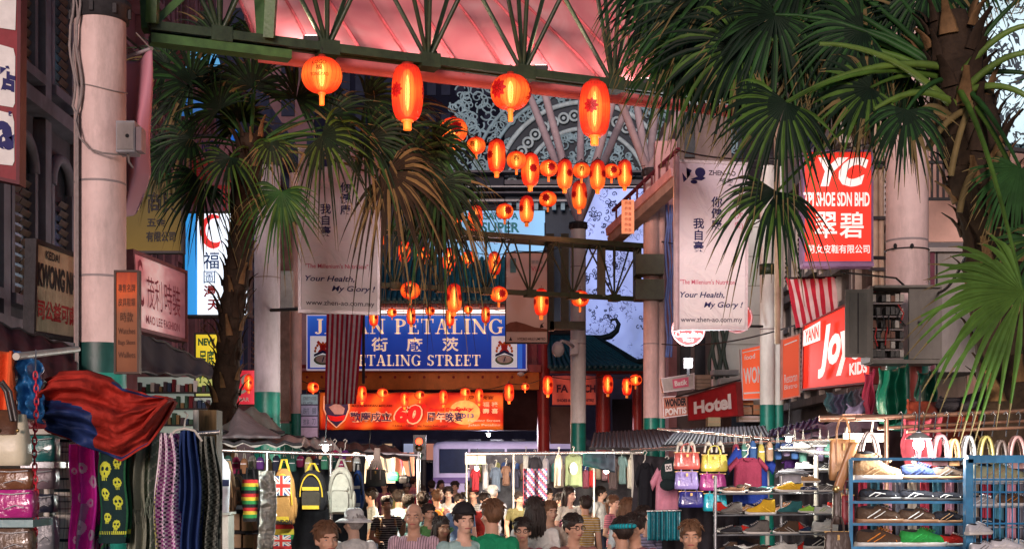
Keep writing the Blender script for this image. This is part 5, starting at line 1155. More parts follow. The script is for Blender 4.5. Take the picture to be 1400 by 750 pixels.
# ================================================================== PALMS
LEAF = [pm('palm_green', (.02, .065, .016), .55, .6, 3, .1, spec=.3), pm('palm_lit', (.06, .125, .02), .55, .5, 3, .1, spec=.3), pm('palm_straw', (.15, .11, .045), .7, .35, 4, .1), pm('palm_dead', (.028, .02, .012), .8, .45, 4, .1), pm('palm_shaded', (.006, .018, .008), .6, .5, 3, .1, spec=.25)]  # lit and shaded greens: leaf highlights and dark silhouette are put into the colour
BARK = pm('palm_bark', (.035, .022, .014), .85, .5, 7, .6, dirt=.3); BARKL = pm('palm_boot', (.16, .09, .04), .8, .5, 6, .4, dirt=.5)
def frond(crown, hub, tip_dir, radius, face, parent, nseg=40, spread=115, mats=(0, 1, 2), droop=.35, rr=rnd, pet=True, r0=.022, split=.45):
    """fan leaf: curved petiole crown->hub, then pointed segments fanned in the plane of tip_dir and face normal"""
    m = MB(); hub = Vector(hub); crown = Vector(crown); td = Vector(tip_dir).normalized()
    fc = Vector(face); fc = (fc-td*fc.dot(td)).normalized(); side = td.cross(fc)
    if pet:
        mid = (crown+hub)/2+Vector((0, 0, .18*(hub-crown).length))
        pts = [crown*(1-t)**2+mid*2*t*(1-t)+hub*t*t for t in [i/8 for i in range(9)]]
        m.tube(pts, [r0*(1-.6*i/8) for i in range(9)], 6, 1)
    for i in range(nseg):
        if rr.random() < .06: continue
        f = (i+.5+rr.uniform(-.25, .25))/nseg; a = R(spread)*(2*f-1)
        d = td*math.cos(a)+side*math.sin(a); L = radius*(.72+.28*math.cos(a*.8))*rr.uniform(.85, 1.08)
        nrm = fc; perp = d.cross(nrm).normalized(); wmax = 2*R(spread)/nseg*radius*split*.56
        dr = droop*rr.choice((rr.uniform(.4, 1.2), rr.uniform(.8, 2.2))); tw = rr.uniform(-.8, .8); vs = []; K = 8
        for k_ in range(K+1):
            t = k_/K
            wdt = wmax*(t/split if t < split else max(.0, .72*(1-(t-split)/(1-split))**.7+.28*max(0, 1-(t-split)*9)))+.0012
            fall = dr*L*max(0, t-split*.6)**2*1.6
            p = hub+d*(L*t)+fc*(.10*L*math.sin(PI*t*.8)+(.012*radius if i % 2 else 0)*t)+Vector((0, 0, -fall))
            if t > split: p += perp*(tw*L*.12*(t-split))
            fold = fc*wdt*.5
            vs += [p-perp*wdt+fold*0, p-fold, p+perp*wdt]
        fs = []; ms = []
        n0 = len(m.v); m.v += [tuple(v) for v in vs]
        dry = rr.random() < .07
        for k_ in range(K):
            b = n0+k_*3
            for q_ in ((b, b+1, b+4, b+3), (b+1, b+2, b+5, b+4)):
                m.f.append(q_); m.sm.append(False)
                t = (k_+.5)/K
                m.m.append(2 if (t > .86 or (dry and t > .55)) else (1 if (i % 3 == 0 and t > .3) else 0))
    return m.build('frond', [LEAF[q_] for q_ in mats], parent)
def trunk_palm(name_label, base, pts, radii, boots, boot_len, boot_r):
    o = root('palm_tree', base, name_label, 'palm tree')
    rr = random.Random(boots)
    m = MB(); fine = []; rad = []
    for i in range(len(pts)-1):
        for j in range(10):
            t = j/10; fine.append(Vector(pts[i])*(1-t)+Vector(pts[i+1])*t); rad.append((radii[i]*(1-t)+radii[i+1]*t)*rr.uniform(.9, 1.1))
    fine.append(Vector(pts[-1])); rad.append(radii[-1])
    m.tube(fine, rad, 14); m.build('trunk', BARK, o)
    bm_ = MB(); bl = boot_len
    secs = []
    for t, ww, th, oy in ((0, 1, .5, 0), (.35, .8, .45, .05), (.7, .45, .3, .22), (1, .28, .12, .5)):
        secs.append([(math.cos(a)*boot_r*ww, -oy*bl-.02+math.sin(a)*boot_r*th*.5, t*bl) for a in [2*PI*q_/8 for q_ in range(8)]])
    bm_.loft(secs, mat=0)
    me = bm_.mesh('leaf_base', BARKL); me2 = bm_.mesh('leaf_base', pm('palm_boot_dark', (.03, .018, .011), .85, .5, 6, .4))
    n = len(fine)
    for i in range(boots):
        t = (i+.5)/boots; k_ = min(n-2, int(t*(n-1))); p = fine[k_]; r_ = rad[k_]*.92; a = i*2.4+rr.uniform(-.3, .3)
        c = bpy.data.objects.new('leaf_base', me if i % 3 == 0 else me2); COL.objects.link(c); c.parent = o
        c.location = p+Vector((math.sin(a)*r_, -math.cos(a)*r_, 0))-Vector(base); c.rotation_euler = (rr.uniform(-.1, .25), rr.uniform(-.15, .15), a); s_ = rr.uniform(.75, 1.3); c.scale = (s_, s_, s_*rr.uniform(.8, 1.4))
    return o
# left palm
D = 17.5; rp = random.Random(11)
lpts = [P(302, 642, D)-Vector((0,0,2)), P(302, 600, D), P(311, 500, D), P(318, 420, D), P(330, 320, D), P(338, 230, D), P(345, 185, D)]
pl = trunk_palm('shaggy fan palm with slim dark trunk left of the striped flag', (lpts[0].x, D, 0), lpts, [.20, .17, .16, .15, .155, .19, .14], 150, .19, .042)
crown = P(343, 205, D)
def pf(hx, hy, dd, ang, rad_px, fz, mats, parent, crown, D, droop=.35, tilt=0, nseg=40, spread=115, **kw):
    """frond from hub pixel; ang = direction of the leaf in the picture plane (0 right, 90 up)"""
    hub = P(hx, hy, D+dd); a = R(ang)
    td = Vector((math.cos(a)*math.cos(tilt), math.sin(tilt), math.sin(a)*math.cos(tilt)))
    return frond(crown, hub, td, rad_px*PX(D+dd), fz, parent, nseg, spread, mats, droop, rp, **kw)
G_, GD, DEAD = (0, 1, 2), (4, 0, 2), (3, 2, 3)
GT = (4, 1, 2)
L = [ # hx hy dd ang rad
 (278,250,-.5,235,85,GD,.5),(262,190,.2,190,75,GD,.5),(300,150,-.3,130,70,GD,.3),(262,110,.5,150,80,GD,.3),(345,120,.4,95,85,GD,.3),
 (405,135,.3,60,80,GD,.3),(450,160,.2,20,85,GD,.5),(385,262,-.9,262,80,G_,.5),(440,185,-.5,-35,85,GT,.6),(500,190,.2,-20,105,GD,.7),
 (530,235,.1,-40,120,DEAD,.8),(560,215,.4,-25,115,GD,.8),(600,250,.3,-65,100,GD,.9),
 (500,135,.5,5,75,GD,.6),(545,180,.6,-10,90,GD,.7),(370,195,-.8,-80,50,GT,.7),(315,215,-.8,-120,80,GT,.6),(250,140,.6,200,70,GD,.6),
 (300,60,.8,110,80,GD,.4),(230,90,.8,160,70,GD,.4),(355,60,.8,80,70,GD,.4),(600,290,.5,-65,80,DEAD,.9),(330,165,.5,110,70,GT,.4),
 (225,210,.4,200,60,GD,.5),(590,200,.6,-15,95,GD,.8),(280,120,1.0,60,80,GD,.3),(540,150,.9,-10,90,DEAD,.7),]
for hx, hy, dd, ang, rad_, mt, dr in L:
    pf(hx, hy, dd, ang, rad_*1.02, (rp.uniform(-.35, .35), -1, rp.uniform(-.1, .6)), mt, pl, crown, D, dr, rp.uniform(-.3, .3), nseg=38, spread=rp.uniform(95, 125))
# right palm
D = 9.2
rpts = [P(1385, 642, D)-Vector((0,0,2)), P(1385, 560, D), P(1378, 440, D), P(1358, 330, D), P(1338, 240, D), P(1322, 160, D), P(1304, 90, D), P(1296, 20, D)]
pr_ = trunk_palm('thick fan palm with shaggy brown trunk at the right edge', (rpts[0].x, D, 0), rpts, [.24, .22, .21, .19, .2, .2, .17, .12], 110, .17, .055)
crown = P(1302, 110, D)
L = [(1075,140,-.6,238,118,GT,.45),(1190,120,-.3,205,95,GT,.3),(1240,150,-.5,268,80,GD,.5),(1398,398,-1.4,225,165,(1,1,2),.5),(1425,330,-.8,250,90,(0,1,2),.5),(1062,262,-.2,240,105,GT,.7),
 (1015,60,.3,200,140,GT,.55),(960,20,.6,215,120,GD,.6),(1060,20,.2,235,120,GD,.5),(1120,60,.5,220,120,GD,.5),(1180,40,.1,200,110,GD,.4),(1250,30,.3,100,90,GD,.3),
 (930,70,1.0,215,100,G_,.6),(990,65,.6,240,95,GT,.6),(1130,90,.8,240,80,GD,.5),(1000,-30,.5,230,130,GD,.6),(1100,-40,.5,250,130,GD,.6),(1180,-50,.4,250,130,GD,.6),(1270,-20,.2,250,100,GD,.5),
 (1395,230,-.7,250,85,(0,0,2),.6),(1445,110,-.2,190,60,GD,.5),(1425,-25,-.2,250,60,GD,.6),(1330,-40,.3,270,70,GD,.5),(1040,60,.9,235,110,DEAD,.7),(1150,0,.9,240,120,DEAD,.8),(1210,90,.8,250,90,DEAD,.8),
 (905,20,1.2,200,90,GD,.5),(1240,100,.6,190,90,GD,.5),(1290,60,.5,200,80,GT,.5),
 (890,-20,1.2,220,90,GD,.5),(1170,90,1.3,210,120,GD,.5),(1220,20,1.3,210,120,GD,.5)]
for hx, hy, dd, ang, rad_, mt, dr in L:
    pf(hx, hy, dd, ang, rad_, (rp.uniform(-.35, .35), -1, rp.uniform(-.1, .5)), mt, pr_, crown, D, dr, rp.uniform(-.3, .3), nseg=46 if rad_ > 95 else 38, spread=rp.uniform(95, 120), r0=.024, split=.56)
# extra bright petioles arching left and right
for hx, hy in ((1075, 140), (1195, 150), (1120, 60), (1420, 35), (1425, 75), (1425, 150)):
    a = crown+Vector((rp.uniform(-.05, .05), -.1, rp.uniform(-.25, .1))); b = P(hx, hy, D-.4); mid = (a+b)/2+Vector((0, -.1, .2)); 
    MB().tube([a*(1-t)**2+mid*2*t*(1-t)+b*t*t for t in [i/12 for i in range(13)]], [.028*(1-.5*i/12) for i in range(13)], 7).build('leaf_stalk', pm('petiole_green', (.10, .17, .03), .4, .3, 4), pr_)
for (x0, y0, x1, y1) in ((1322, 150, 1268, 205), (1330, 140, 1300, 240), (1370, 200, 1352, 290), (1368, 260, 1352, 320), (1300, 160, 1262, 150), (1335, 230, 1312, 290)):
    a = P(x0, y0, D-.2); b = P(x1, y1, D-.35); mid = (a+b)/2+Vector((-.06, -.12, .05)); MB().tube([a*(1-t)**2+mid*2*t*(1-t)+b*t*t for t in [i/8 for i in range(9)]], [.022]*9, 6).build('dry_stalk', LEAF[2], pr_)
# ================================================================== MARKET GOODS (prototypes, metres)
CHROME = pm('chrome_rail', (.55, .52, .5), .25, .15, 8, metal=.8); POLEW = pm('pole_white', (.6, .57, .5), .5, .15, 6, dirt=.4); WIREC = pm('wire_grey', (.35, .36, .38), .4, .1, 8, metal=.6)
BLUEF = pm('blue_rack_paint', (.02, .20, .40), .45, .35, 6, dirt=.7); SKIN_D = None
def sup(t, a, b, p=.6): c, s_ = math.cos(t), math.sin(t); return math.copysign(abs(c)**p, c)*a, math.copysign(abs(s_)**p, s_)*b
LINING = cloth(.03, .028, .03, 'shoe_lining')
def proto_shoe(kind):
    o = root('shoe', (0,0,0), 'shoe', 'shoe')
    hs = {'low': [(0,.05,.6),(.008,.075,.8),(.04,.078,.95),(.09,.072,.92),(.125,.09,.88),(.16,.078,.95),(.2,.06,1.0),(.24,.047,.95),(.27,.038,.75),(.285,.02,.4)],
          'high': [(0,.06,.6),(.004,.13,.75),(.03,.14,.85),(.08,.14,.85),(.115,.135,.82),(.14,.10,.9),(.18,.07,1.0),(.225,.052,.98),(.265,.042,.8),(.285,.02,.4)],
          'slip': [(0,.04,.6),(.008,.055,.8),(.04,.058,.95),(.09,.05,.9),(.14,.055,.92),(.18,.056,1.0),(.22,.048,1.0),(.25,.04,.9),(.275,.032,.7),(.288,.018,.4)]}[kind]
    m = MB(); secs = []
    for x, h, w_ in hs:
        secs.append([(x, sup(t, .048*w_, 1, .7)[0]*(1 if math.sin(t) < .3 else .78), .018+max(0, sup(t, 1, 1, .6)[1])*h) for t in [2*PI*i/20 for i in range(20)]])
    m.loft(secs); m.build('upper', [cloth(.1, .1, .1)], o)
    m = MB(); secs = []
    for x, w_ in ((-.006, .5), (0, .75), (.04, 1.02), (.1, .95), (.16, 1.0), (.21, 1.1), (.25, 1.02), (.28, .75), (.292, .4)):
        secs.append([(x, sup(t, .052*w_, 1, .5)[0], .012+sup(t, 1, .015, .4)[1]+(.008 if x > .26 else 0)) for t in [2*PI*i/16 for i in range(16)]])
    m.loft(secs); m.build('sole', [plast(.6, .58, .55)], o)
    top = {'low': .078, 'high': .14, 'slip': .058}[kind]
    m = MB(); m.ell((.062, 0, top+.012), .05, .028, .012, 16, 6); m.build('lining', [LINING], o)
    if kind != 'slip':
        m = MB()
        for i in range(5):
            x = .125+i*.018; z = .02+{'low': .09-.3*(x-.125), 'high': .125-.75*(x-.125) if x < .17 else .092-.35*(x-.17)}[kind]
            m.tube([(x, -.03, z-.006), (x+.004, 0, z+.008), (x+.008, .03, z-.004)], .0032, 5)
            m.tube([(x, -.03, z-.006), (x+.018, 0, z+.006)], .0025, 4)
        m.build('laces', [WHT], o)
    for a_ in (-1, 1):
        m = MB(); m.tube([(.05, a_*.047, .03), (.09, a_*.046, .055), (.13, a_*.041, .08 if kind != 'slip' else .05)], .004, 5); m.tube([(.09, a_*.0475, .028), (.13, a_*.045, .05), (.16, a_*.038, .07 if kind != 'slip' else .045)], .003, 5); m.build('side_stripe', [plast(.5, .48, .45)], o)
    m = MB(); m.tube([(.225, sup(t, .05, 1)[0], .03+.01*math.sin(t)) for t in [PI*i/8 for i in range(9)]], .003, 4)
    m.build('toe_cap', [plast(.5, .48, .45)], o)
    return capture(o)
SHOE = {k_: proto_shoe(k_) for k_ in ('low', 'high', 'slip')}
def shoe(kind, x, y, d, wpx, up, sole, trim, label, group, rz=0, lace=None):
    p = P(x, y, d); sc = wpx*PX(d)/.285; c, s_ = math.cos(rz), math.sin(rz)
    off = Vector((-.14*sc*c, -.14*sc*s_, 0))
    return inst(SHOE[kind], None, p+off, rz, sc, label, group, {'upper': [up], 'sole': [sole], 'side_stripe': [trim], 'toe_cap': [trim], 'laces': [lace or WHT]})
def proto_bag(kind):
    o = root('handbag', (0,0,0), 'bag', 'handbag')
    m = MB(); secs = []
    for z, w_, d_ in ((0, .9, .8), (.01, .98, .98), (.05, 1, 1), (.12, .96, .85), (.18, .9, .62), (.2, .86, .45), (.205, .8, .3)):
        secs.append([(sup(t, .15*w_, 1, .35)[0]+.004*math.sin(t*5+z*40), sup(t, 1, .055*d_, .6)[1], z) for t in [2*PI*i/28 for i in range(28)]])
    m.loft(secs); m.build('body', [cloth(.2, .2, .2)], o)
    m = MB()
    for yy in (-.03, .03):
        m.tube([(-.07, yy, .18), (-.066, yy, .25), (-.04, yy, .30), (0, yy, .315), (.04, yy, .30), (.066, yy, .25), (.07, yy, .18)], .007, 6)
    m.build('handle', [cloth(.2, .2, .2)], o)
    m = MB(); m.box(-.145, .145, -.012, .012, .2, .208); m.box(-.012, .012, -.064, -.054, .15, .185); m.build('zip', [pm('brass', (.45, .3, .12), .3, metal=.8)], o)
    m = MB()
    for x in (-.07, .07): m.box(x-.008, x+.008, -.062, -.052, .08, .19)
    m.build('strap_tab', [cloth(.2, .2, .2)], o)
    return capture(o)
BAG = proto_bag(0)
def bag(x0, y0, x1, y1, d, mt, mh, label, group=None, rz=0, dz=1.0):
    p = P((x0+x1)/2, y1, d); w_ = (x1-x0)*PX(d); h_ = (y1-y0)*PX(d)
    return inst(BAG, None, p, rz, (w_/.3, dz*w_/.3, h_/.205), label, group, {'body': [mt], 'handle': [mh], 'strap_tab': [mh]})
def tshirt(x0, y0, x1, y1, d, mt, label, group=None, decal=None, sleeve=True, rz=0, hang=True, tank=False, name='t_shirt'):
    """x0..x1 is the body width; sleeves reach outside"""
    p0 = P((x0+x1)/2, y0, d); k_ = PX(d); W = (x1-x0)*k_/2; H = (y1-y0)*k_
    o = root(name, (p0.x, d, p0.z-H), label, 'shirt', group)
    rq = random.Random(int(x0*7+y0)); ph = rq.random()*6
    m = MB(); secs = []; n = 32
    for i in range(13):
        t = i/12; z = H*(1-t)
        ww = (.35 if tank else .42)+(.58 if not tank else .5)*min(1, (t/.12))**.5 if t < .12 else 1.0-(.03*math.sin(t*4)) ; ww = min(1, ww)
        if tank and t < .35: ww *= .72+.8*max(0, t-.05)
        dep = .05*min(1, .3+t*3)
        secs.append([(math.cos(a)*W*ww, math.sin(a)*dep+.014*math.sin(a*6+ph+t*2)*t, z+(-.02*math.sin(a) if i == 12 else 0)) for a in [2*PI*q_/n for q_ in range(n)]])
    m.loft(secs)
    if sleeve and not tank:
        for s_ in (-1, 1):
            ss = []
            for t in (0, .3, .7, 1):
                cx = s_*W*(.72+t*.62); cz = H*(.93-t*.30); ln = H*(.10+.0*t)
                ss.append([(cx+math.cos(a)*ln*.8*s_*.35, math.sin(a)*.04, cz+math.cos(a)*ln) for a in [2*PI*q_/14 for q_ in range(14)]])
            m.loft(ss)
    m2 = MB(); m2.v = [tuple(Vector(v)+o.location) for v in m.v]; m2.f, m2.m, m2.sm = m.f, m.m, m.sm
    m2.build('body', mt, o)
    c = Vector(o.location)+Vector((0, 0, H))
    MB().tube([c+Vector((W*.32*math.cos(a), -.02-.035*abs(math.sin(a)), -.012-H*.07*math.sin(a))) for a in [PI*i/12 for i in range(13)]], .006, 5).build('collar', mt, o)
    if hang:
        MB().tube([c+Vector((-W*.5, 0, -.03)), c+Vector((0, 0, .035)), c+Vector((0, 0, .08)), c+Vector((.02, 0, .11)), c+Vector((.0, 0, .13)), c+Vector((-.02, 0, .11))], .006, 5).build('hanger', POLEW, o)
    if decal:
        q = Quad(c+Vector((-W*.6, -.066, -H*.25)), c+Vector((W*.6, -.066, -H*.25)), c+Vector((W*.6, -.07, -H*.7)), c+Vector((-W*.6, -.07, -H*.7)))
        dm = MB(); mats = decal(dm, q); dm.build('print', mats, o)
    return o
def rail(nm, label, pts, r, mt, posts=(), cat='rail'):
    o = root(nm, (pts[0][0], pts[0][1], 0) if posts else pts[0], label, cat)
    for a, b in zip(pts[:-1], pts[1:]): MB().tube([a, b], r, 8).build('bar', mt, o)
    for p in posts: MB().tube([Vector((p[0], p[1], 0)), p], r, 8).build('post', mt, o)
    return o
def backpack(x0, y0, x1, y1, d, mts, label, style, rz=0):
    p = P((x0+x1)/2, y1, d); W = (x1-x0)*PX(d)/2; H = (y1-y0)*PX(d)
    o = root('backpack', p, label, 'backpack', 'backpacks hung at the left stall', rz)
    def W2(m, nm, mt):
        a = MB(); a.v = [tuple(Vector(v)+p) for v in m.v]; a.f, a.m, a.sm = m.f, m.m, m.sm; return a.build(nm, mt, o)
    m = MB(); secs = []
    for z, w_, dd in ((0, .82, .6), (.03, .95, .9), (.25, 1, 1), (.6, .97, .9), (.8, .85, .75), (.93, .6, .5), (1, .25, .2)):
        secs.append([(sup(t, W*w_, 1, .6)[0], sup(t, 1, .09*dd, .6)[1], z*H) for t in [2*PI*i/28 for i in range(28)]])
    m.loft(secs); W2(m, 'body', mts[0])
    m = MB(); secs = []
    for y_, s_ in ((-.07, 1), (-.115, 1), (-.125, .92)):
        secs.append([(sup(t, W*.68*s_, 1, .45)[0], y_, H*.29+sup(t, 1, H*.22*s_, .45)[1]) for t in [2*PI*i/28 for i in range(28)]])
    m.loft(secs); W2(m, 'pocket', mts[1])
    for zc, hh, nm in ((.10, .045, 'lower_strap'), (.55, .04, 'upper_strap')):
        m = MB(); m.obox((0, -.125, zc*H), (W*.6,0,0), (0,.006,0), (0,0,H*hh)); W2(m, nm, mts[2])
    m = MB(); m.tube([(W*.8*math.cos(a), -.085-.02*math.sin(a), H*.35+H*.55*math.sin(a)) for a in [PI*i/16 for i in range(17)]], .008, 5); W2(m, 'zip_piping', mts[3])
    m = MB(); m.tube([(-W*.5, .02, H*.9), (-.02, .02, H*1.16), (.02, .02, H*1.16), (W*.5, .02, H*.9)], .014, 6); W2(m, 'strap', mts[3])
    for s_ in (-1, 1): m = MB(); m.ell((s_*W*1.0, 0, H*.3), W*.16, .06, H*.2, 10, 8); W2(m, 'side_pocket', mts[0])
    return o, W, H
def union_jack(fn, w_=1, h_=1, e=0):
    """returns mesh of flag stripes mapped by fn(u,v,e)"""
    m = MB()
    def qd(pts, mi, e_): m.add([fn(u, v, e_) for u, v in pts], [tuple(range(len(pts)))], mi)
    qd([(0,0),(1,0),(1,1),(0,1)], 0, .001)
    for a, b in (((0,0),(1,1)), ((0,1),(1,0))):
        sy = 1 if b[1] else -1
        qd([(a[0], a[1]), (a[0]+.16, a[1]), (b[0], b[1]-sy*.16), (b[0], b[1]), (b[0]-.16, b[1]), (a[0], a[1]+sy*.16)], 1, .003)
        qd([(a[0], a[1]), (a[0]+.07, a[1]), (b[0], b[1]-sy*.07), (b[0], b[1])], 2, .005)
    qd([(0,.33),(1,.33),(1,.67),(0,.67)], 1, .007); qd([(.36,0),(.64,0),(.64,1),(.36,1)], 1, .0075)
    qd([(0,.4),(1,.4),(1,.6),(0,.6)], 2, .009); qd([(.42,0),(.58,0),(.58,1),(.42,1)], 2, .0095)
    return m
UJ = [pm('uj_blue', (.02, .05, .16), .7), pm('uj_white', (.7, .66, .6), .7), pm('uj_red', (.6, .04, .03), .7)]
def scarf(px0, y0, px1, y1, d, matfn, mats, label, folds=3, group='scarves hung at the left stall', tassel=None, amp=.035, taper=0):
    o = root('scarf', P((px0+px1)/2, y1, d), label, 'scarf', group); ph = px0*.3
    def f(u, v):
        cx = (px0+px1)/2; w_ = (px1-px0)*(1-taper*(1-v)**3*.8); x = cx+(u-.5)*w_+2.2*math.sin(v*7+ph)
        p = P(x, y0+(y1-y0)*v, d); p.y += amp*math.sin(u*folds*2*PI+ph+v*1.5)-.05*math.sin(PI*u); return p
    MB().sheet(lambda u, v: f(u, v), 44, 110, thick=.01, matfn=matfn).build('cloth', mats, o)
    def f2(u, v): p = f(u, v); p.y += .09; return p
    MB().sheet(f2, 14, 20, thick=.006, matfn=lambda u, v: matfn(u, v)).build('back_fold', mats, o)
    if tassel:
        m = MB()
        for i in range(26):
            p = f((i+.5)/26, tassel); m.tube([p+Vector((0,-.02,0)), p+Vector((rnd.uniform(-.015, .015), -.03, -.05)), p+Vector((rnd.uniform(-.02, .02), -.02, -rnd.uniform(.09, .14)))], .0025, 4)
        m.build('fringe', mats[0], o, kind='stuff')
    return o

# ================================================================== LEFT NEAR STALL
ls = root('scarf_stall', (P(30, 0, 9).x, 9.4, 0), 'white pole frame of the scarf stall at lower left', 'stall frame')
for a, b, r_, mt in ((P(-40, 541, 9.0), P(160, 565, 9.0), .018, POLEW), (P(22, 487, 8.2), P(106, 477, 9.6), .022, POLEW), (P(60, 703, 9.35), P(262, 689, 9.45), .014, pm('rail_greygreen', (.2, .26, .24), .4)),
                      (P(75, 608, 9.3), P(300, 590, 9.5), .016, CHROME)): MB().tube([a, b], r_, 10).build('rail', mt, ls)
for x, d_ in ((64, 9.3), (268, 9.6)): a = P(x, 560, d_); MB().tube([Vector((a.x, a.y, 0)), a], .02, 8).build('post', POLEW, ls)
wp = root('wooden_post', (P(282, 0, 9.75).x, 9.75, 0), 'brown wooden post behind the hanging keffiyeh scarves', 'post'); c = P(267, 560, 9.8); c2 = P(296, 560, 9.8)
MB().box(c.x, c2.x, 9.8, 10, 0, c.z).build('shaft', pm('post_wood', (.13, .08, .035), .7, .5, 5, .5, stretch=(6, 6, .6), dirt=.5), wp)
# scarves
CW, CB = cloth(.82, .78, .68, 'plaid_cream'), cloth(.03, .05, .06, 'plaid_dark')
def plaid(u, v):
    a = (u*3.0) % 1; b = (v*9) % 1
    return 1 if (a < .07 or .16 < a < .2 or b < .06 or .12 < b < .16 or .2 < b < .24) else (2 if (.55 < a < .6 or .6 < b < .63) else 0)
scarf(74, 600, 96, 752, 9.25, plaid, [CW, CB, cloth(.3, .18, .12, 'plaid_tan')], 'cream plaid scarf hanging leftmost beside the shelf of wrapped bags', 1, amp=.02)
def mag(u, v):
    for cu_, cv_, r_ in ((.55,.22,.13),(.85,.35,.16),(.3,.5,.12),(.7,.55,.1),(.45,.78,.18),(.85,.85,.14),(.2,.9,.1),(.15,.25,.08)):
        if (u-cu_)**2+((v-cv_)*2.6)**2 < r_**2 and (u-cu_)**2+((v-cv_)*2.6)**2 > (r_*.35)**2: return 1
    return 2 if v > .55 and math.sin(u*9+v*5) > .5 else 0
scarf(98, 607, 133, 752, 9.2, mag, [cloth(.88, .04, .52, 'magenta_silk'), cloth(.85, .6, .8, 'pale_spot'), cloth(.55, .25, .5, 'orchid')], 'bright magenta scarf with pale round blotches next to the plaid one', 2)
def skull(u, v):
    if v > .93: return 0
    if .86 < v < .9 and (int(u*30) % 2 == 0): return 1
    if u < .1 or u > .93: return 2
    for cu_, cv_, s_ in ((.32,.2,1.35),(.72,.12,.8),(.72,.34,.85),(.28,.46,.9),(.68,.55,1.0),(.3,.72,.8),(.62,.8,.8)):
        du, dv = (u-cu_)/(.16*s_), (v-cv_)/(.062*s_)
        if du*du+(dv+.2)**2 < 1 or (abs(du) < .55 and .5 < dv < 1.25):
            if (abs(du)-.4)**2+(dv+.25)**2 < .075: return 0
            if abs(du) < .1 and .25 < dv < .5: return 0
            if dv > .85 and int((du+2)*6) % 2 == 0: return 0
            return 1
    return 0
scarf(136, 618, 174, 742, 9.1, skull, [cloth(.012, .035, .035, 'skull_navy'), cloth(.62, .68, .06, 'skull_yellow'), cloth(.02, .12, .05, 'skull_edge')], 'dark scarf printed with yellow green skulls in the middle of the row', 1, amp=.012)
scarf(120, 700, 148, 752, 9.3, lambda u, v: int(u*6+v*8) % 3, [cloth(.05, .2, .1), cloth(.02, .05, .15), cloth(.3, .05, .2)], 'dark green and blue scarf end low between magenta and skull scarves', 2)
scarf(174, 600, 196, 752, 9.3, lambda u, v: 0, [cloth(.26, .28, .21, 'sage_grey')], 'plain sage grey scarf right of the skull scarf', 2, tassel=.62)
scarf(194, 590, 216, 752, 9.4, lambda u, v: 1 if (int(u*14)+int(v*50)) % 5 == 0 else 0, [cloth(.18, .23, .17, 'sage_dark'), cloth(.4, .42, .35, 'sage_fleck')], 'flecked grey green scarf with long fringe beside the keffiyeh', 2, tassel=.55)
def keff(u, v):
    a, b = int(u*20+v*6), int(v*56)
    if .12 < u < .22: return 3 if (a+b) % 2 else 1
    return 0 if (a+b) % 2 else (2 if (a % 5 and b % 7) else 1)
scarf(210, 592, 248, 752, 9.05, keff, [cloth(.85, .72, .8, 'keff_white'), cloth(.03, .02, .05, 'keff_black'), cloth(.36, .05, .30, 'keff_purple'), cloth(.45, .45, .12, 'keff_yellow')], 'purple and white keffiyeh scarf with yellow stripe gathered on a white hanger', 3, amp=.06, taper=.6)
scarf(245, 588, 276, 752, 9.1, lambda u, v: 1 if math.sin(u*26+v*4) > .6 else 0, [cloth(.02, .045, .15, 'navy_cloth'), cloth(.03, .06, .18, 'navy_light')], 'deep navy scarf next to the keffiyeh on the white hanger', 3, amp=.05, taper=.6)
scarf(266, 596, 301, 752, 9.2, lambda u, v: 1 if (int(u*16+v*18)+int(v*44)) % 2 else 0, [cloth(.18, .19, .16, 'check_grey'), cloth(.03, .035, .03, 'check_dark')], 'black and grey checked scarf rightmost against the wooden post', 3, amp=.05, taper=.7)
hg = root('hanger', P(252, 590, 9.1), 'white plastic hanger holding the keffiyeh and navy scarves', 'hanger')
MB().tube([P(228, 600, 9.0), P(240, 588, 9.0), P(252, 585, 9.05), P(266, 588, 9.05), P(276, 602, 9.1)], .009, 6).build('arm', POLEW, hg); MB().tube([P(252, 585, 9.05), P(253, 574, 9.1), P(257, 567, 9.1), P(252, 562, 9.1)], .006, 6).build('hook', POLEW, hg)
# red and blue tarpaulin bundle
tb = root('tarpaulin', P(150, 625, 8.9), 'folded red and navy tarpaulin draped over the white pole', 'tarpaulin')
REDT = pm('tarp_red', (.36, .028, .018), .8, .35, 6, .6, spec=.2); NVT = pm('tarp_navy', (.02, .04, .14), .55, .4, 4, .5)
out_ = [(62, 518), (80, 506), (120, 505), (150, 515), (170, 530), (200, 540), (237, 546), (225, 580), (200, 606), (160, 628), (130, 616), (100, 602), (72, 590), (62, 560)]
def inside_pt(u, v):
    # rows from the left tip to right tip following upper and lower outline
    top = [(62, 520), (80, 507), (120, 505), (150, 515), (172, 531), (200, 540), (236, 546)]; bot = [(62, 585), (85, 595), (110, 606), (140, 620), (163, 628), (200, 606), (237, 548)]
    f = u*6; i = min(5, int(f)); t = f-i
    a = (top[i][0]*(1-t)+top[i+1][0]*t, top[i][1]*(1-t)+top[i+1][1]*t); b = (bot[i][0]*(1-t)+bot[i+1][0]*t, bot[i][1]*(1-t)+bot[i+1][1]*t)
    x = a[0]*(1-v)+b[0]*v; y = a[1]*(1-v)+b[1]*v
    nz = noise.noise(Vector((u*7, v*4, 1)))*.10+noise.noise(Vector((u*3+v*10, v*12, 4)))*.05
    p = P(x, y, 8.85); p.y += .05*math.sin(v*31+u*9+2*math.sin(u*8))*(1-v*.5)*.6-.10*math.sin(PI*min(1, v*1.05))+nz+.05*math.sin(v*16+u*6); return p
def tarp_m(u, v):
    if v > .42+.25*u and u < .62 and not (u > .45 and v > .3+.4*(u-.1)): return 1
    if v < .05 and .55 < u: return 1
    if v > .96: return 1
    return 0
MB().sheet(inside_pt, 100, 50, thick=.012, matfn=tarp_m).build('sheet', [REDT, NVT], tb)
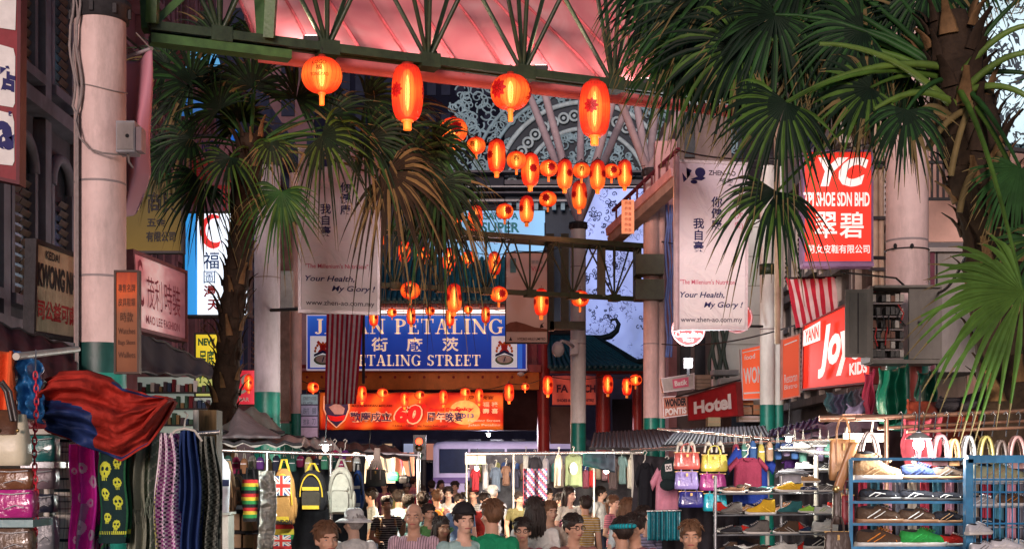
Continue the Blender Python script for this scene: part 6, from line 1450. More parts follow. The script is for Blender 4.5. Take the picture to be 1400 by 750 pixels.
bt = root('blue_tarpaulin', P(40, 560, 8.7), 'crumpled bright blue tarpaulin beside the red chain', 'tarpaulin')
MB().sheet(lambda u, v: P(18+u*34+v*10, 478+v*88+u*14, 8.7)+Vector((0, .12*noise.noise(Vector((u*5, v*6, 2)))+.04*math.sin(u*14+v*5), 0)), 24, 40, thick=.01).build('sheet', pm('tarp_blue', (.03, .16, .38), .35, .45, 6, .5), bt)
ot = root('orange_cloth', P(8, 560, 8.5), 'orange cloth hanging at the left edge above the cream handbag', 'cloth')
MB().sheet(lambda u, v: P(-14+u*34, 480+v*88, 8.6)+Vector((0, .04*math.sin(u*12+v*2), 0)), 20, 20, thick=.01).build('sheet', cloth(.75, .13, .04, 'orange_cloth'), ot)
# chain of red plastic links
ch = root('red_chain', P(48, 750, 8.35), 'red plastic chain hanging in front of the wrapped bags', 'chain')
lk = MB(); lk.tube([(math.cos(a)*.012, 0, math.sin(a)*.026) for a in [2*PI*i/12 for i in range(12)]], .0055, 5, closed=True); lme = lk.mesh('link', pm('chain_red', (.55, .015, .04), .3, .1, 9))
for i in range(28):
    c = bpy.data.objects.new('link', lme); COL.objects.link(c); c.parent = ch; p = P(48.5+1.5*math.sin(i*.4), 513+i*8.9, 8.35); c.location = p-ch.location; c.rotation_euler.z = (i % 2)*PI/2+.4
MB().tube([P(49, 478, 8.5), P(48.5, 512, 8.35)], .004, 5).build('cord', WIREC, ch)
# wrapped handbags on shelves
PLW = pm('wrap_plastic', (.5, .5, .5), .15, .2, 8, .4)
hb = root('cream_handbag', P(18, 636, 8.2), 'large cream handbag with brown top and dark looped handles at the left edge', 'handbag')
m = MB(); secs = []
for z, w_, d_ in ((636, 40, .08), (630, 44, .1), (600, 42, .09), (578, 38, .06), (566, 36, .04)):
    c = P(8, z, 8.2); secs.append([(c.x+sup(t, w_*PX(8.2), 1, .4)[0]*.75, 8.2+sup(t, 1, d_, .6)[1], c.z) for t in [2*PI*i/24 for i in range(24)]])
m.loft(secs); m.build('body', pm('cream_leather', (.72, .66, .48), .4, .12, 5, .2), hb)
m = MB(); secs = []
for z, w_, d_ in ((594, 34, .104), (590, 35, .1), (562, 30, .06), (560, 28, .03)):
    c = P(5, z, 8.2); secs.append([(c.x+sup(t, w_*PX(8.2), 1, .4)[0]*.75, 8.19+sup(t, 1, d_, .6)[1], c.z) for t in [2*PI*i/24 for i in range(24)]])
m.loft(secs); m.build('flap', pm('brown_leather', (.14, .06, .03), .35, .25, 6, .2), hb)
for dx in (0, 6): m = MB(); m.tube([P(-8-dx, 562, 8.1), P(-4-dx, 530, 8.1), P(4-dx, 521, 8.1), P(14-dx, 535, 8.1), P(22-dx, 575, 8.1)], .012, 7); m.build('handle', pm('handle_dark', (.06, .05, .045), .35), hb)
for cx in (-2, 24): MB().ell(P(cx, 588, 8.08), .012, .01, .012, 8, 6).build('stud', pm('brass', (.45, .3, .12), .3, metal=.8), hb)
def pack(nm, x0, y0, x1, y1, d, mt, label, th=.14, wrap=True):
    o = root(nm, P((x0+x1)/2, y1, d), label, 'wrapped bag', 'wrapped bags stacked on the left shelves'); q = pquad(rect(x0, y0, x1, y1), d)
    m = MB(); secs = []
    a, b = q.at(0, 0), q.at(1, 1); cx = (a.x+b.x)/2; W = (b.x-a.x)/2; H = b.z-a.z
    for t_, s_ in ((0, .9), (.06, .99), (.5, 1.02), (.9, .97), (1, .85)):
        secs.append([(cx+sup(t, W*s_, 1, .3)[0], d+th/2+sup(t, 1, th/2*s_, .3)[1]+.006*math.sin(t*7+t_*20), a.z+t_*H) for t in [2*PI*i/32 for i in range(32)]])
    m.loft(secs); m.build('body', mt, o)
    if wrap:
        m = MB(); m.tube([q.at(.05, .88, .015), q.at(.5, .84, .02), q.at(.95, .9, .015)], .004, 5); m.tube([q.at(.3, .3, .01), q.at(.6, .45, .018), q.at(.8, .35, .01)], .003, 5); m.build('crease', PLW, o)
    return o
pack('wrapped_bag', -10, 640, 42, 668, 8.3, pm('tan_leather', (.20, .085, .04), .25, .3, 6, .4, coat=.4), 'brown glossy wrapped bag under the cream handbag')
pack('wrapped_bag', -10, 669, 44, 707, 8.25, pm('magenta_pack', (.50, .03, .24), .2, .3, 6, .5, coat=.5), 'magenta plastic wrapped bag below the brown one')
pack('wrapped_bag', -10, 722, 42, 760, 8.25, pm('brown_pack', (.16, .10, .07), .3, .5, 6, .5, coat=.4), 'dark brown and cream bag lowest at the left edge')
pack('wrapped_bag', 26, 551, 77, 585, 9.0, pm('maroon_pack', (.20, .02, .03), .3, .3, 6, .4, coat=.4), 'maroon wrapped bag top of the second pile beside the chain')
pack('wrapped_bag', 36, 595, 74, 630, 9.0, pm('teal_pack', (.02, .17, .16), .3, .3, 6, .4, coat=.4), 'teal wrapped bag under the maroon one')
pack('wrapped_bag', 40, 640, 73, 668, 9.0, pm('mauve_pack', (.22, .15, .17), .3, .3, 6, .4), 'mauve wrapped bag under the teal one')
pack('wrapped_bag', 46, 675, 72, 700, 9.0, pm('black_pack', (.02, .022, .04), .3, .3, 6, .4), 'black wrapped bag under the mauve one')
pack('wrapped_bag', 44, 706, 73, 755, 9.0, pm('grey_pack', (.25, .25, .27), .3, .3, 6, .4), 'grey wrapped bag lowest beside the plaid scarf')
for i, (x0, y0, x1, y1, d_, lb) in enumerate(((22, 541, 80, 550, 8.98, 'white lid plate over the maroon wrapped bag'), (36, 586, 80, 593, 8.98, 'white shelf plate between maroon and teal wrapped bags'), (28, 631, 74, 639, 8.98, 'clear shelf plate below the teal wrapped bag'), (-10, 710, 45, 720, 8.2, 'pale teal shelf edge under the magenta bag'))):
    o = root('shelf_plate', P((x0+x1)/2, y1, d_), lb, 'shelf'); pquad(rect(x0, y0, x1, y1), d_).slab(MB(), .35).build('plate', (POLEW, POLEW, WIREC, pm('shelf_teal', (.2, .35, .36), .4))[i], o)

# ================================================================== LEFT MIDDLE STALL (backpacks)
grey_t = awning('grey_tarp', P(296, 590, 15.5), P(388, 590, 16.5), P(372, 572, 18), P(300, 592, 17), 'folded grey green tarpaulin heaped on the backpack stall roof', pm('tarp_grey', (.16, .19, .17), .7, .3, 4, .3), sag=-.25)
m = MB(); o = root('tarp_peak', P(335, 598, 15.4), 'pointed grey tarpaulin peak on the backpack stall roof', 'tarpaulin')
MB().sheet(lambda u, v: P(296+u*88, 596-(38*(1-abs(u-.35)/.65)**1.3 if u > .35 else 38*(u/.35)**1.6)*(1-v)-(1-v)*2, 15.3+.9*(1-v))+Vector((0, .06*math.sin(u*16), 0)), 40, 12, thick=.02).build('sheet', pm('tarp_grey2', (.20, .19, .20), .7, .3, 4, .3), o)
awning('pale_awning', P(296, 604, 14.6), P(412, 606, 15), P(416, 596, 17.5), P(296, 596, 17.5), 'pale narrow awning edge over the hanging backpacks', pm('awning_pale', (.45, .42, .38), .6, .25, 5, dirt=.4), sag=.02)
awning('white_awning', P(404, 610, 16), P(470, 620, 16.5), P(452, 599, 19), P(400, 599, 19), 'white and green edged awning right of the backpacks', pm('awning_white', (.60, .68, .62), .6, .2, 5, dirt=.3), sag=.03)
rail('stall_rail', 'dark rail with posts holding the backpacks at the middle left stall', [P(300, 615, 15), P(500, 622, 15)], .02, CHROME, [P(300, 615, 15), P(365, 617, 15), P(452, 620, 15)])
YEL = cloth(.65, .42, .04, 'yellow_trim'); BLK = cloth(.02, .018, .02, 'black_nylon'); ORA = cloth(.42, .20, .06, 'orange_canvas')
o, W, H = backpack(372, 640, 404, 716, 14.2, [ORA, ORA, YEL, YEL], 'orange backpack with british flag on its front', 0)
c = Vector(o.location); u_ = union_jack(lambda u, v, e: c+Vector(((u-.5)*W*1.5, -.128-e-.01, H*(.52+.35*v))), e=0); u_.build('flag_print', UJ, o)
m = MB(); q = Quad(c+Vector((-W*.9, -.13, H*.10)), c+Vector((W*.9, -.13, H*.10)), c+Vector((W*.9, -.13, 0)), c+Vector((-W*.9, -.13, 0))); q.text(m, text_geo('LONDON', .04), 0, 1, .1, .9, 0, .004, False); m.build('lettering', INK, o)
backpack(408, 642, 446, 698, 14.4, [BLK, cloth(.05, .04, .03), YEL, YEL], 'black backpack with bright yellow straps right of the flag backpack', 0)
backpack(449, 638, 484, 702, 14.6, [cloth(.50, .46, .38, 'cream_canvas'), cloth(.46, .42, .35), cloth(.52, .48, .4), cloth(.4, .36, .3)], 'cream padded backpack right of the black and yellow one', 0)
backpack(482, 642, 497, 694, 15.2, [cloth(.02, .06, .22, 'blue_nylon'), cloth(.02, .05, .18), cloth(.5, .5, .5), BLK], 'narrow blue backpack with pale stripe, last of the row', 0)
backpack(300, 640, 322, 700, 14.6, [cloth(.22, .14, .08), cloth(.26, .17, .1), cloth(.4, .25, .08), cloth(.45, .3, .15)], 'tan backpack hanging behind the white mannequin bust', 0)
backpack(318, 648, 334, 690, 15.0, [cloth(.1, .06, .04), cloth(.14, .08, .05), cloth(.25, .1, .05), BLK], 'small brown backpack left of the striped reggae bag', 0)
def stripes(cs, n, ax=1): return lambda u, v: int((v if ax else u)*n) % len(cs)
RG = [cloth(.45, .03, .03, 'rg_red'), cloth(.55, .40, .04, 'rg_yel'), cloth(.03, .22, .06, 'rg_green'), BLK]
for x0, y0, x1, y1, lb, n in ((330, 655, 354, 712, 'red yellow and green striped bag left of the foil strip', 12), (368, 714, 402, 752, 'bag with green band and british flag low under the orange backpack', 5)):
    o = root('striped_bag', P((x0+x1)/2, y1, 14.3), lb, 'bag'); c = P((x0+x1)/2, 0, 14.3); W = (x1-x0)*PX(14.3)/2; zt, zb = P(0, y0, 14.3).z, P(0, y1, 14.3).z
    MB().sheet(lambda u, v: Vector((c.x+math.cos(u*2*PI)*W*(.8+.2*math.sin(PI*min(1, v*1.2+.1))), 14.3+math.sin(u*2*PI)*.09, zt+(zb-zt)*v)), 24, 24, matfn=stripes(RG, n)).build('body', RG, o)
    MB().tube([Vector((c.x-W*.5, 14.3, zt-.02)), Vector((c.x-.03, 14.3, zt+.12)), Vector((c.x+.03, 14.3, zt+.12)), Vector((c.x+W*.5, 14.3, zt-.02))], .012, 6).build('strap', BLK, o)
c = P(385, 738, 14.15); union_jack(lambda u, v, e: c+Vector(((u-.5)*.2, -.03-e, .0+(v-.5)*.11))).build('flag_print', UJ, o)
# foil strip
fo = root('foil_strip', P(364, 750, 13.6), 'tall crumpled silver foil strip in front of the striped bags', 'foil strip')
MB().sheet(lambda u, v: P(353+u*22+3*math.sin(v*4), 643+v*112, 13.6)+Vector((0, .05*noise.noise(Vector((u*4, v*14, 3)))+.05*math.sin(u*PI), 0)), 16, 80, thick=.006).build('sheet', pm('foil', (.6, .58, .52), .22, .2, 20, .8, metal=.85), fo)
# white mannequin bust
mq = root('white_jacket', P(300, 700, 13.8), 'white and navy polo shirt on a stand at the left of the backpack stall', 'shirt')
tshirt_o = None
m = MB(); secs = []
for z, w_, dd in ((700, 13, .07), (670, 14, .1), (645, 15, .1), (632, 12, .07), (626, 6, .05), (618, 5, .045)):
    c = P(300, z, 13.8); secs.append([(c.x+math.cos(a)*w_*PX(13.8), 13.8+math.sin(a)*dd, c.z) for a in [2*PI*i/20 for i in range(20)]])
m.loft(secs); m.build('body', cloth(.52, .52, .55, 'white_polo'), mq)
q = pquad(rect(287, 655, 313, 664), 13.68); q.slab(MB(), .01).build('chest_band', cloth(.03, .04, .1), mq); q = pquad(rect(290, 644, 300, 650), 13.68); q.slab(MB(), .01).build('badge', INK, mq)
wb = root('white_box', P(300, 752, 14), 'tall white foam box under the polo shirt at the backpack stall', 'box'); pquad(rect(288, 702, 312, 760), 14).slab(MB(), .3).build('body', cloth(.55, .52, .46, 'foam_white'), wb)
pquad(rect(286, 700, 314, 703), 13.98).slab(MB(), .34).build('lid', cloth(.6, .58, .52, 'foam_lid'), wb)
# shelves of folded tan goods
sh = root('goods_shelf', P(325, 752, 15), 'dark shelf with tan folded goods behind the foil strip', 'shelf')
for yy in (697, 725, 748): a = P(310, yy, 15); b = P(345, yy+4, 15); MB().box(a.x, b.x, 15, 15.4, b.z, a.z).build('board', BLK, sh)
for i, (x0, y0) in enumerate(((312, 702), (330, 704), (314, 730), (332, 731))): a = P(x0, y0+22, 15); b = P(x0+15, y0, 15); MB().box(a.x, b.x, 15.02, 15.3, a.z, b.z).build('folded_shirt', (cloth(.3, .2, .12), cloth(.25, .15, .08))[i % 2], sh)
# clutter of small hanging pouches along the rail
rc_ = random.Random(21)
def pouch(x, y, w_, h_, d, mt, label, grp):
    o = root('pouch', P(x, y+h_, d), label, 'pouch', grp); c = P(x, y+h_/2, d); W = w_*PX(d)/2; H = h_*PX(d)
    m = MB(); secs = []
    for t_, s_ in ((0, .75), (.08, .95), (.5, 1), (.85, .8), (1, .4)):
        secs.append([(c.x+sup(t, W*s_, 1, .6)[0], d+sup(t, 1, .05*s_, .7)[1], c.z-H/2+H*t_) for t in [2*PI*i/14 for i in range(14)]])
    m.loft(secs); m.build('body', mt, o); MB().tube([Vector((c.x-W*.3, d, c.z+H/2-.01)), Vector((c.x, d, c.z+H/2+.12)), Vector((c.x+W*.3, d, c.z+H/2-.01))], .006, 5).build('strap', BLK if rc_.random() < .5 else POLEW, o)
    m = MB(); m.box(c.x-W*.7, c.x+W*.7, d-.056, d-.045, c.z+H*.12, c.z+H*.16); m.build('zip', WIREC, o)
cols = [(cloth(.03, .10, .08), 'dark teal'), (cloth(.55, .55, .5), 'off white'), (cloth(.03, .035, .06), 'blue black'), (cloth(.35, .04, .12), 'crimson'), (cloth(.12, .04, .2), 'violet'), (cloth(.05, .2, .12), 'bottle green'), (cloth(.25, .12, .06), 'chestnut'), (cloth(.5, .42, .2), 'straw yellow')]
for i in range(17):
    x = 312+i*11; ci = (i*3+(1 if i > 9 else 0)) % 8; h_ = 16+(i*7 % 9)
    pouch(x, 622+(i % 3)*2, 11, h_, 15.5+(i % 2)*.3, cols[ci][0], '%s pouch, number %s from the left along the backpack rail' % (cols[ci][1], ['one','two','three','four','five','six','seven','eight','nine','ten','eleven','twelve','thirteen','fourteen','fifteen','sixteen','seventeen'][i]), 'small pouches on the backpack rail')
tshirt(452, 615, 464, 645, 16.2, cloth(.35, .02, .1, 'crimson_silk'), 'crimson and violet silk shirt hanging above the cream backpack', sleeve=False)
tshirt(466, 615, 478, 645, 16.2, cloth(.14, .03, .2, 'violet_silk'), 'violet silk shirt hanging right of the crimson one', sleeve=False)
# farther left stall: handbag and warm lit clutter
bag(500, 641, 528, 664, 17, cloth(.10, .10, .09, 'charcoal_bag'), cloth(.5, .42, .36), 'charcoal handbag with pale straps hanging right of the blue backpack')
m = MB(); o = root('bag_straps', P(514, 645, 17), 'long pale straps tied above the charcoal handbag', 'strap')
for i in range(5): MB().tube([P(503+i*5, 645, 17), P(512+i*1.5, 625, 17), P(514+i, 612, 17)], .018, 6).build('strap', cloth(.5, .42, .36), o)
fs_ = root('lit_stall', P(520, 700, 21), 'warmly lit far left stall with pale back cloth and orange panel', 'stall')
pquad(rect(478, 622, 540, 660), 21.5).slab(MB(), .05).build('back_cloth', glow('stall_warm', (.62, .50, .36), .55), fs_)
pquad(rect(524, 618, 566, 650), 21.8).slab(MB(), .05).build('orange_cloth', glow('stall_orange', (.75, .25, .14), .4), fs_)
for i in range(9): MB().tube([P(470+i*11, 618, 20.8), P(474+i*11, 640+(i*7 % 15), 20.8)], .02, 5).build('hanging_strip', (POLEW, cloth(.4, .05, .08), RUSTD)[i % 3], fs_)
MB().tube([P(460, 617, 20.5), P(575, 622, 20.5)], .03, 6).build('rail', WIREC, fs_)
a = P(462, 617, 20.5); MB().tube([Vector((a.x, a.y, 0)), a], .03, 6).build('post', WIREC, fs_); a = P(572, 617, 20.5); MB().tube([Vector((a.x, a.y, 0)), a], .03, 6).build('post', WIREC, fs_)
awning('brown_flap', P(455, 612, 19.5), P(560, 626, 20), P(540, 610, 23), P(462, 604, 23), 'brown flapping awning over the far left stall', pm('awning_brown', (.12, .06, .045), .8, .3, 4), sag=.05)
pouch(538, 644, 17, 13, 20.5, cloth(.03, .32, .12, 'green_cap_cloth'), 'bright green pouch hanging at the warm lit stall', None)
pouch(552, 648, 14, 12, 20.5, BLK, 'black pouch hanging right of the bright green one', None)

# ================================================================== CENTRE STALLS
cs = root('centre_stall', (P(740, 0, 24).x, 24, 0), 'pipe framed centre stall hung with clothes behind the crowd', 'stall')
for a, b in ((P(638, 620, 24), P(880, 618, 24)), (P(640, 640, 26), P(880, 632, 26)), (P(638, 620, 24), P(640, 640, 27))): MB().tube([a, b], .03, 8).build('rail', CHROME, cs)
for x in (638, 702, 812, 866): a = P(x, 619, 24); MB().tube([Vector((a.x, a.y, 0)), a], .016, 8).build('post', POLEW, cs)
pquad(rect(642, 622, 868, 700), 27).slab(MB(), .05).build('back_cloth', pm('stall_back', (.13, .13, .14), .8, .6, 3), cs)
pquad(rect(636, 622, 664, 634), 23.9).slab(MB(), .05).build('price_board', glow('price_board', (.75, .5, .3), .4), cs)
def dz(txt, sz=.5):
    def f(m, q):
        q.poly(m, disc(.5, .55, .36, .42), 0, .004); q.text(m, text_geo(txt, .02), .25, .75, .42, .7, 1, .008); return [pm('print_cream', (.5, .5, .42), .6), cloth(.08, .09, .04)]
    return f
cl = [(650, 640, 10, 30, (.35, .03, .04), 'red'), (664, 642, 8, 26, (.5, .5, .5), 'pale grey'), (678, 638, 12, 34, (.10, .13, .18), 'slate'), (692, 636, 10, 26, (.18, .10, .07), 'brown'), (704, 640, 12, 26, (.05, .05, .08), 'ink'), (719, 620, 8, 30, (.45, .45, .42), 'off white'), (731, 624, 15, 40, (.03, .028, .035), 'black'), (746, 626, 9, 34, (.3, .28, .3), 'ash'), (801, 642, 9, 24, (.16, .04, .06), 'plum'), (810, 642, 9, 22, (.5, .03, .03), 'scarlet'), (838, 624, 12, 44, (.07, .05, .05), 'umber'), (851, 622, 10, 38, (.10, .16, .16), 'petrol'), (862, 626, 9, 40, (.30, .28, .24), 'stone')]
for i in range(26):
    k_ = rc_.randrange(8); x = 646+i*8.6; cn_ = [(.45, .44, .42), (.05, .05, .06), (.4, .05, .06), (.06, .12, .3), (.35, .28, .2), (.08, .28, .26), (.5, .3, .32), (.3, .3, .12)][k_]
    tshirt(x-4, 633+rc_.uniform(-2, 2), x+4, 655+rc_.uniform(-4, 6), 25.6+rc_.uniform(0, .3), cloth(*cn_), 'small %s garment, %s along the rear rail of the centre stall' % (('silver', 'coal', 'red', 'blue', 'sand', 'jade', 'pink', 'mustard')[k_], 'first second third fourth fifth sixth seventh eighth ninth tenth eleventh twelfth thirteenth fourteenth fifteenth sixteenth seventeenth eighteenth nineteenth twentieth twenty-first twenty-second twenty-third twenty-fourth twenty-fifth twenty-sixth'.split()[i]), 'garments on the rear rail', sleeve=False, hang=False)
for x, y, w_, h_, c_, nm in cl:
    tshirt(x-w_/2, y, x+w_/2, y+h_, 24.4, cloth(*c_), '%s shirt hanging in the centre stall %s' % (nm, 'left of the tank top' if x < 757 else 'right of the olive shirt'), 'shirts in the centre stall', sleeve=(w_ > 9))
tshirt(757, 621, 771, 665, 23.6, cloth(.38, .32, .24, 'beige_tank'), 'beige tank top hanging left of the olive shirt in the centre stall', tank=True)
tshirt(772, 620, 796, 664, 23.5, cloth(.10, .12, .06, 'olive_cotton'), 'olive shirt with round pale print in the centre stall', decal=dz('GO'), sleeve=False)
o = root('teal_tarp', P(818, 645, 23), 'crumpled teal tarpaulin sheet under the corrugated awning of the centre stall', 'tarpaulin')
MB().sheet(lambda u, v: P(797+u*44, 619+v*(26-10*(1-u)) , 23-.8*v)+Vector((0, .08*noise.noise(Vector((u*5, v*4, 7))), 0)), 24, 14, thick=.01).build('sheet', gradmat('teal_cloth', [(0, (.02, .22, .18)), (.5, (.015, .06, .08)), (1, (.02, .03, .05))], 'X', noise_amt=.3), o)
pat = root('patterned_dress', P(738, 700, 23.2), 'dress of red and blue fleck pattern hanging in the centre stall', 'dress')
MB().sheet(lambda u, v: P(716+u*32, 640+v*50, 23.2)+Vector((0, .05*math.sin(u*14), 0)), 26, 34, thick=.01, matfn=lambda u, v: (int(u*13)*7+int(v*17)*5) % 4).build('cloth', [cloth(.3, .04, .06), cloth(.05, .08, .2), cloth(.45, .42, .42), cloth(.04, .04, .06)], pat)
def bulb(label, x, y, d, energy, col=(1, .8, .6), r=.05, kind='bulb', st=40, vis=None):
    o = root('light_bulb', P(x, y, d), label, 'light bulb')
    if kind == 'bulb':
        MB().ell(P(x, y, d), r, r, r*1.12, 14, 10).build('globe', glow('bulb_%s' % int(st), col, st), o)
        MB().tube([P(x, y, d)+Vector((0,0,r*1.0)), P(x, y, d)+Vector((0,0,r*2.6))], r*.45, 10).build('socket', RUSTD, o); MB().lathe([(r*.5, r*2.2), (r*1.1, r*2.0), (r*2.4, r*1.1), (r*2.45, r*1.0), (r*1.0, r*1.9)], P(x, y, d), 20).build('shade', pm('enamel_shade', (.35, .36, .34), .4), o)
        MB().tube([P(x, y, d)+Vector((0,0,r*2.6)), P(x, y, d)+Vector((.01,0,r*2.6+.25))], .006, 5).build('cord', BLACKC, o)
    if energy:
        l = bpy.data.lights.new('lamp', 'POINT'); l.energy = energy; l.color = col; l.shadow_soft_size = r*1.6
        lo = bpy.data.objects.new('lamp', l); COL.objects.link(lo); lo.parent = o; lo.location = (0, -r*2.2, -r*.5)
    return o
bulb('lit bulb in the centre stall beneath the teal tarpaulin', 829, 643, 22.8, 330, (1, .9, .75), .04)
bulb('lit bulb at the warm far left stall', 505, 624, 20.2, 420, (1, .8, .55), .05)
fl = root('flood_lamp', P(941, 503, 24.6), 'harsh white square flood lamp on the facade under the lilac banner', 'flood lamp')
pquad(rect(935, 489, 947, 503), 24.6).slab(MB(), .1).build('housing', RUSTD, fl); pquad(rect(936.5, 490.5, 945.5, 501.5), 24.59).slab(MB(), .008).build('glass', glow('flood_white', (.95, .98, 1), 30), fl); MB().bar(P(941, 503, 24.65), P(941, 512, 24.8), .05).build('bracket', RUSTD, fl)
l = bpy.data.lights.new('lamp', 'POINT'); l.energy = 260; l.color = (.93, .96, 1); l.shadow_soft_size = .1; lo = bpy.data.objects.new('lamp', l); COL.objects.link(lo); lo.parent = fl; lo.location = (0, -.35, .1)
bulb('lit bulb hung under the gateway shining on the bus', 668, 594, 52.5, 700, (.9, .85, 1), .06)  # added lamp, there only to brighten the bus
bulb('lit bulb beside the chrome rail above the rear trainers', 1078, 600, 12.6, 55, (1, .95, .85), .025)
bulb('lit bulb hanging above the crowd at the left end of the centre stall', 652, 640, 22.6, 340, (1, .88, .7), .03)
bulb('lit bulb hidden among pouches over the backpacks', 445, 612, 13.6, 95, (.9, 1, .95), .03)
bulb('lit bulb hanging behind the keffiyeh scarves', 150, 590, 8.3, 0, (1, .9, .8), .03) if False else None

# ================================================================== RIGHT MIDDLE STALL
rs = root('handbag_stall', (P(960, 0, 14).x, 14, 0), 'chrome pipe frame of the handbag and shoe stall at right', 'stall frame')
for a, b in ((P(862, 616, 15.5), P(1000, 606, 14)), (P(1000, 606, 14), P(1175, 600, 12.5)), (P(900, 586, 20), P(1056, 600, 14)), (P(1062, 612, 13.5), P(1160, 622, 12))): MB().tube([a, b], .018, 8).build('rail', CHROME, rs)
for x, y_, d_ in ((866, 616, 15.5), (1049, 604, 13.8), (1116, 622, 12.7)): a = P(x, y_, d_); MB().tube([Vector((a.x, a.y, 0)), a], .022, 8).build('post', POLEW, rs)
tshirt(872, 632, 892, 706, 14.5, cloth(.012, .012, .016, 'black_cotton'), 'long black shirt hanging leftmost in the handbag stall')
tshirt(896, 640, 928, 705, 14.2, cloth(.62, .25, .33, 'pink_cotton'), 'pink shirt half behind the dark cap in the handbag stall', rz=.2)
# hanging cap
cp = root('cap', P(914, 668, 13.6), 'dark green cap with white badge hanging in front of the pink shirt', 'cap')
m = MB(); c = P(915, 645, 13.6); m.ell(c, .085, .07, .13, 18, 12); m.build('crown', cloth(.015, .03, .03, 'cap_green'), cp)
m = MB(); m.ell(P(913, 662, 13.55), .08, .03, .06, 16, 8); m.build('peak', cloth(.012, .022, .024), cp)
q = pquad([(909, 634), (918, 633), (919, 643), (910, 644)], 13.52); m = MB(); q.slab(m, .01); m.build('badge', WHT, cp); m = MB(); q.text(m, text_geo('DC', .05), .15, .85, .2, .8, 0, .004); m.build('lettering', INK, cp)
PLASB = dict(coat=.6)
for x0, y0, x1, y1, c_, lb in ((921, 615, 957, 641, (.60, .12, .10), 'coral red glossy handbag top left of six'), (958, 618, 995, 644, (.68, .60, .10), 'lemon yellow glossy handbag top right of six'), (922, 641, 955, 668, (.34, .27, .62), 'violet glossy handbag middle left of six'), (956, 644, 993, 670, (.42, .06, .26), 'magenta glossy handbag middle right of six'), (927, 668, 962, 693, (.03, .03, .20), 'navy and maroon handbag bottom left of six'), (961, 671, 994, 698, (.02, .42, .52), 'turquoise glossy handbag bottom right of six')):
    mt = pm('gloss_%s' % lb.split()[0], c_, .25, .15, 10, .25, coat=.7); bag(x0, y0+3, x1, y1, 13.4, mt, mt, lb, 'six glossy handbags')
for i, x in enumerate((930, 945, 968, 984)):
    o = root('strap_knot', P(x, 616, 13.5), 'white plastic strap knot %s of four above the glossy handbags' % ('first', 'second', 'third', 'last')[i], 'strap'); MB().tube([P(x-5, 618, 13.4), P(x-3, 608, 13.4), P(x+1, 603, 13.4), P(x+4, 609, 13.4), P(x+5, 618, 13.4)], .012, 6).build('loop', POLEW, o); MB().ell(P(x, 606, 13.38), .03, .02, .02, 8, 6).build('knot', POLEW, o)
o = root('teal_fringe', P(905, 752, 13.8), 'shiny turquoise fringed cloth below the pink shirt', 'cloth')
MB().sheet(lambda u, v: P(886+u*44, 698+v*40, 13.9)+Vector((0, .04*math.sin(u*40), 0)), 60, 16, thick=.008, matfn=lambda u, v: int(u*15) % 2).build('cloth', [pm('turq_shine', (.02, .30, .36), .25, .3, 8), pm('turq_dark', (.01, .12, .16), .3, .3, 8)], o)
MB().tube([P(884, 698, 13.9), P(932, 697, 13.9)], .012, 6).build('rod', CHROME, o)
tshirt(1002, 612, 1050, 690, 13.6, cloth(.02, .05, .30, 'royal_blue'), 'royal blue shirt hanging behind the maroon one at the shoe shelves', None, rz=0)
tshirt(1003, 625, 1042, 668, 13.2, cloth(.17, .02, .045, 'maroon_cotton'), 'maroon shirt in front of the royal blue one', sleeve=True)
tshirt(1066, 640, 1100, 668, 13.4, cloth(.45, .45, .5, 'grey_fleece'), 'grey white sweater folded over the shelf right of the maroon shirt', hang=False)
tshirt(1072, 628, 1094, 640, 13.6, cloth(.06, .02, .12, 'deep_violet'), 'deep violet top above the grey white sweater', hang=False)
# shoe shelves of the middle stall
sf = root('shoe_rack', (P(1060, 0, 12.8).x, 12.8, 0), 'grey tiered shoe rack of the middle right stall', 'shoe rack')
rows = [674, 703, 730, 757]
for yy in rows:
    for dd in (0, .25): MB().tube([P(975, yy+1, 12.7+dd), P(1165, yy-1, 11.9+dd)], .008, 6).build('shelf_rail', WIREC, sf)
for i in range(20):
    for yy in rows[:1]: MB().tube([P(980+i*9, yy+1, 12.7), P(980+i*9, yy+1, 12.95)], .004, 4).build('cross_wire', WIREC, sf)
for x in (978, 1068, 1160): a = P(x, 650, 12.5); MB().tube([Vector((a.x, a.y, 0)), a], .015, 6).build('post', WIREC, sf)
BR = cloth(.22, .11, .06, 'suede_brown'); DK = cloth(.02, .02, .025, 'shoe_black'); YL = cloth(.62, .38, .03, 'mustard_suede'); TL = cloth(.03, .13, .14, 'teal_suede'); GY = cloth(.14, .13, .12, 'shoe_grey'); WS = plast(.62, .60, .55); WU = cloth(.62, .62, .58, 'shoe_white'); GN = cloth(.30, .55, .08, 'lime_mesh'); NV = cloth(.02, .03, .08, 'shoe_navy'); RD = cloth(.55, .03, .02, 'shoe_red'); TN = cloth(.42, .25, .12, 'tan_suede'); GR = cloth(.03, .32, .06, 'shoe_green'); DB = cloth(.09, .055, .035, 'dark_brown'); ORS = cloth(.6, .2, .03, 'shoe_orange'); BSO = plast(.05, .045, .04); TSO = plast(.3, .16, .08)
gA = 'shoes on the middle right rack'
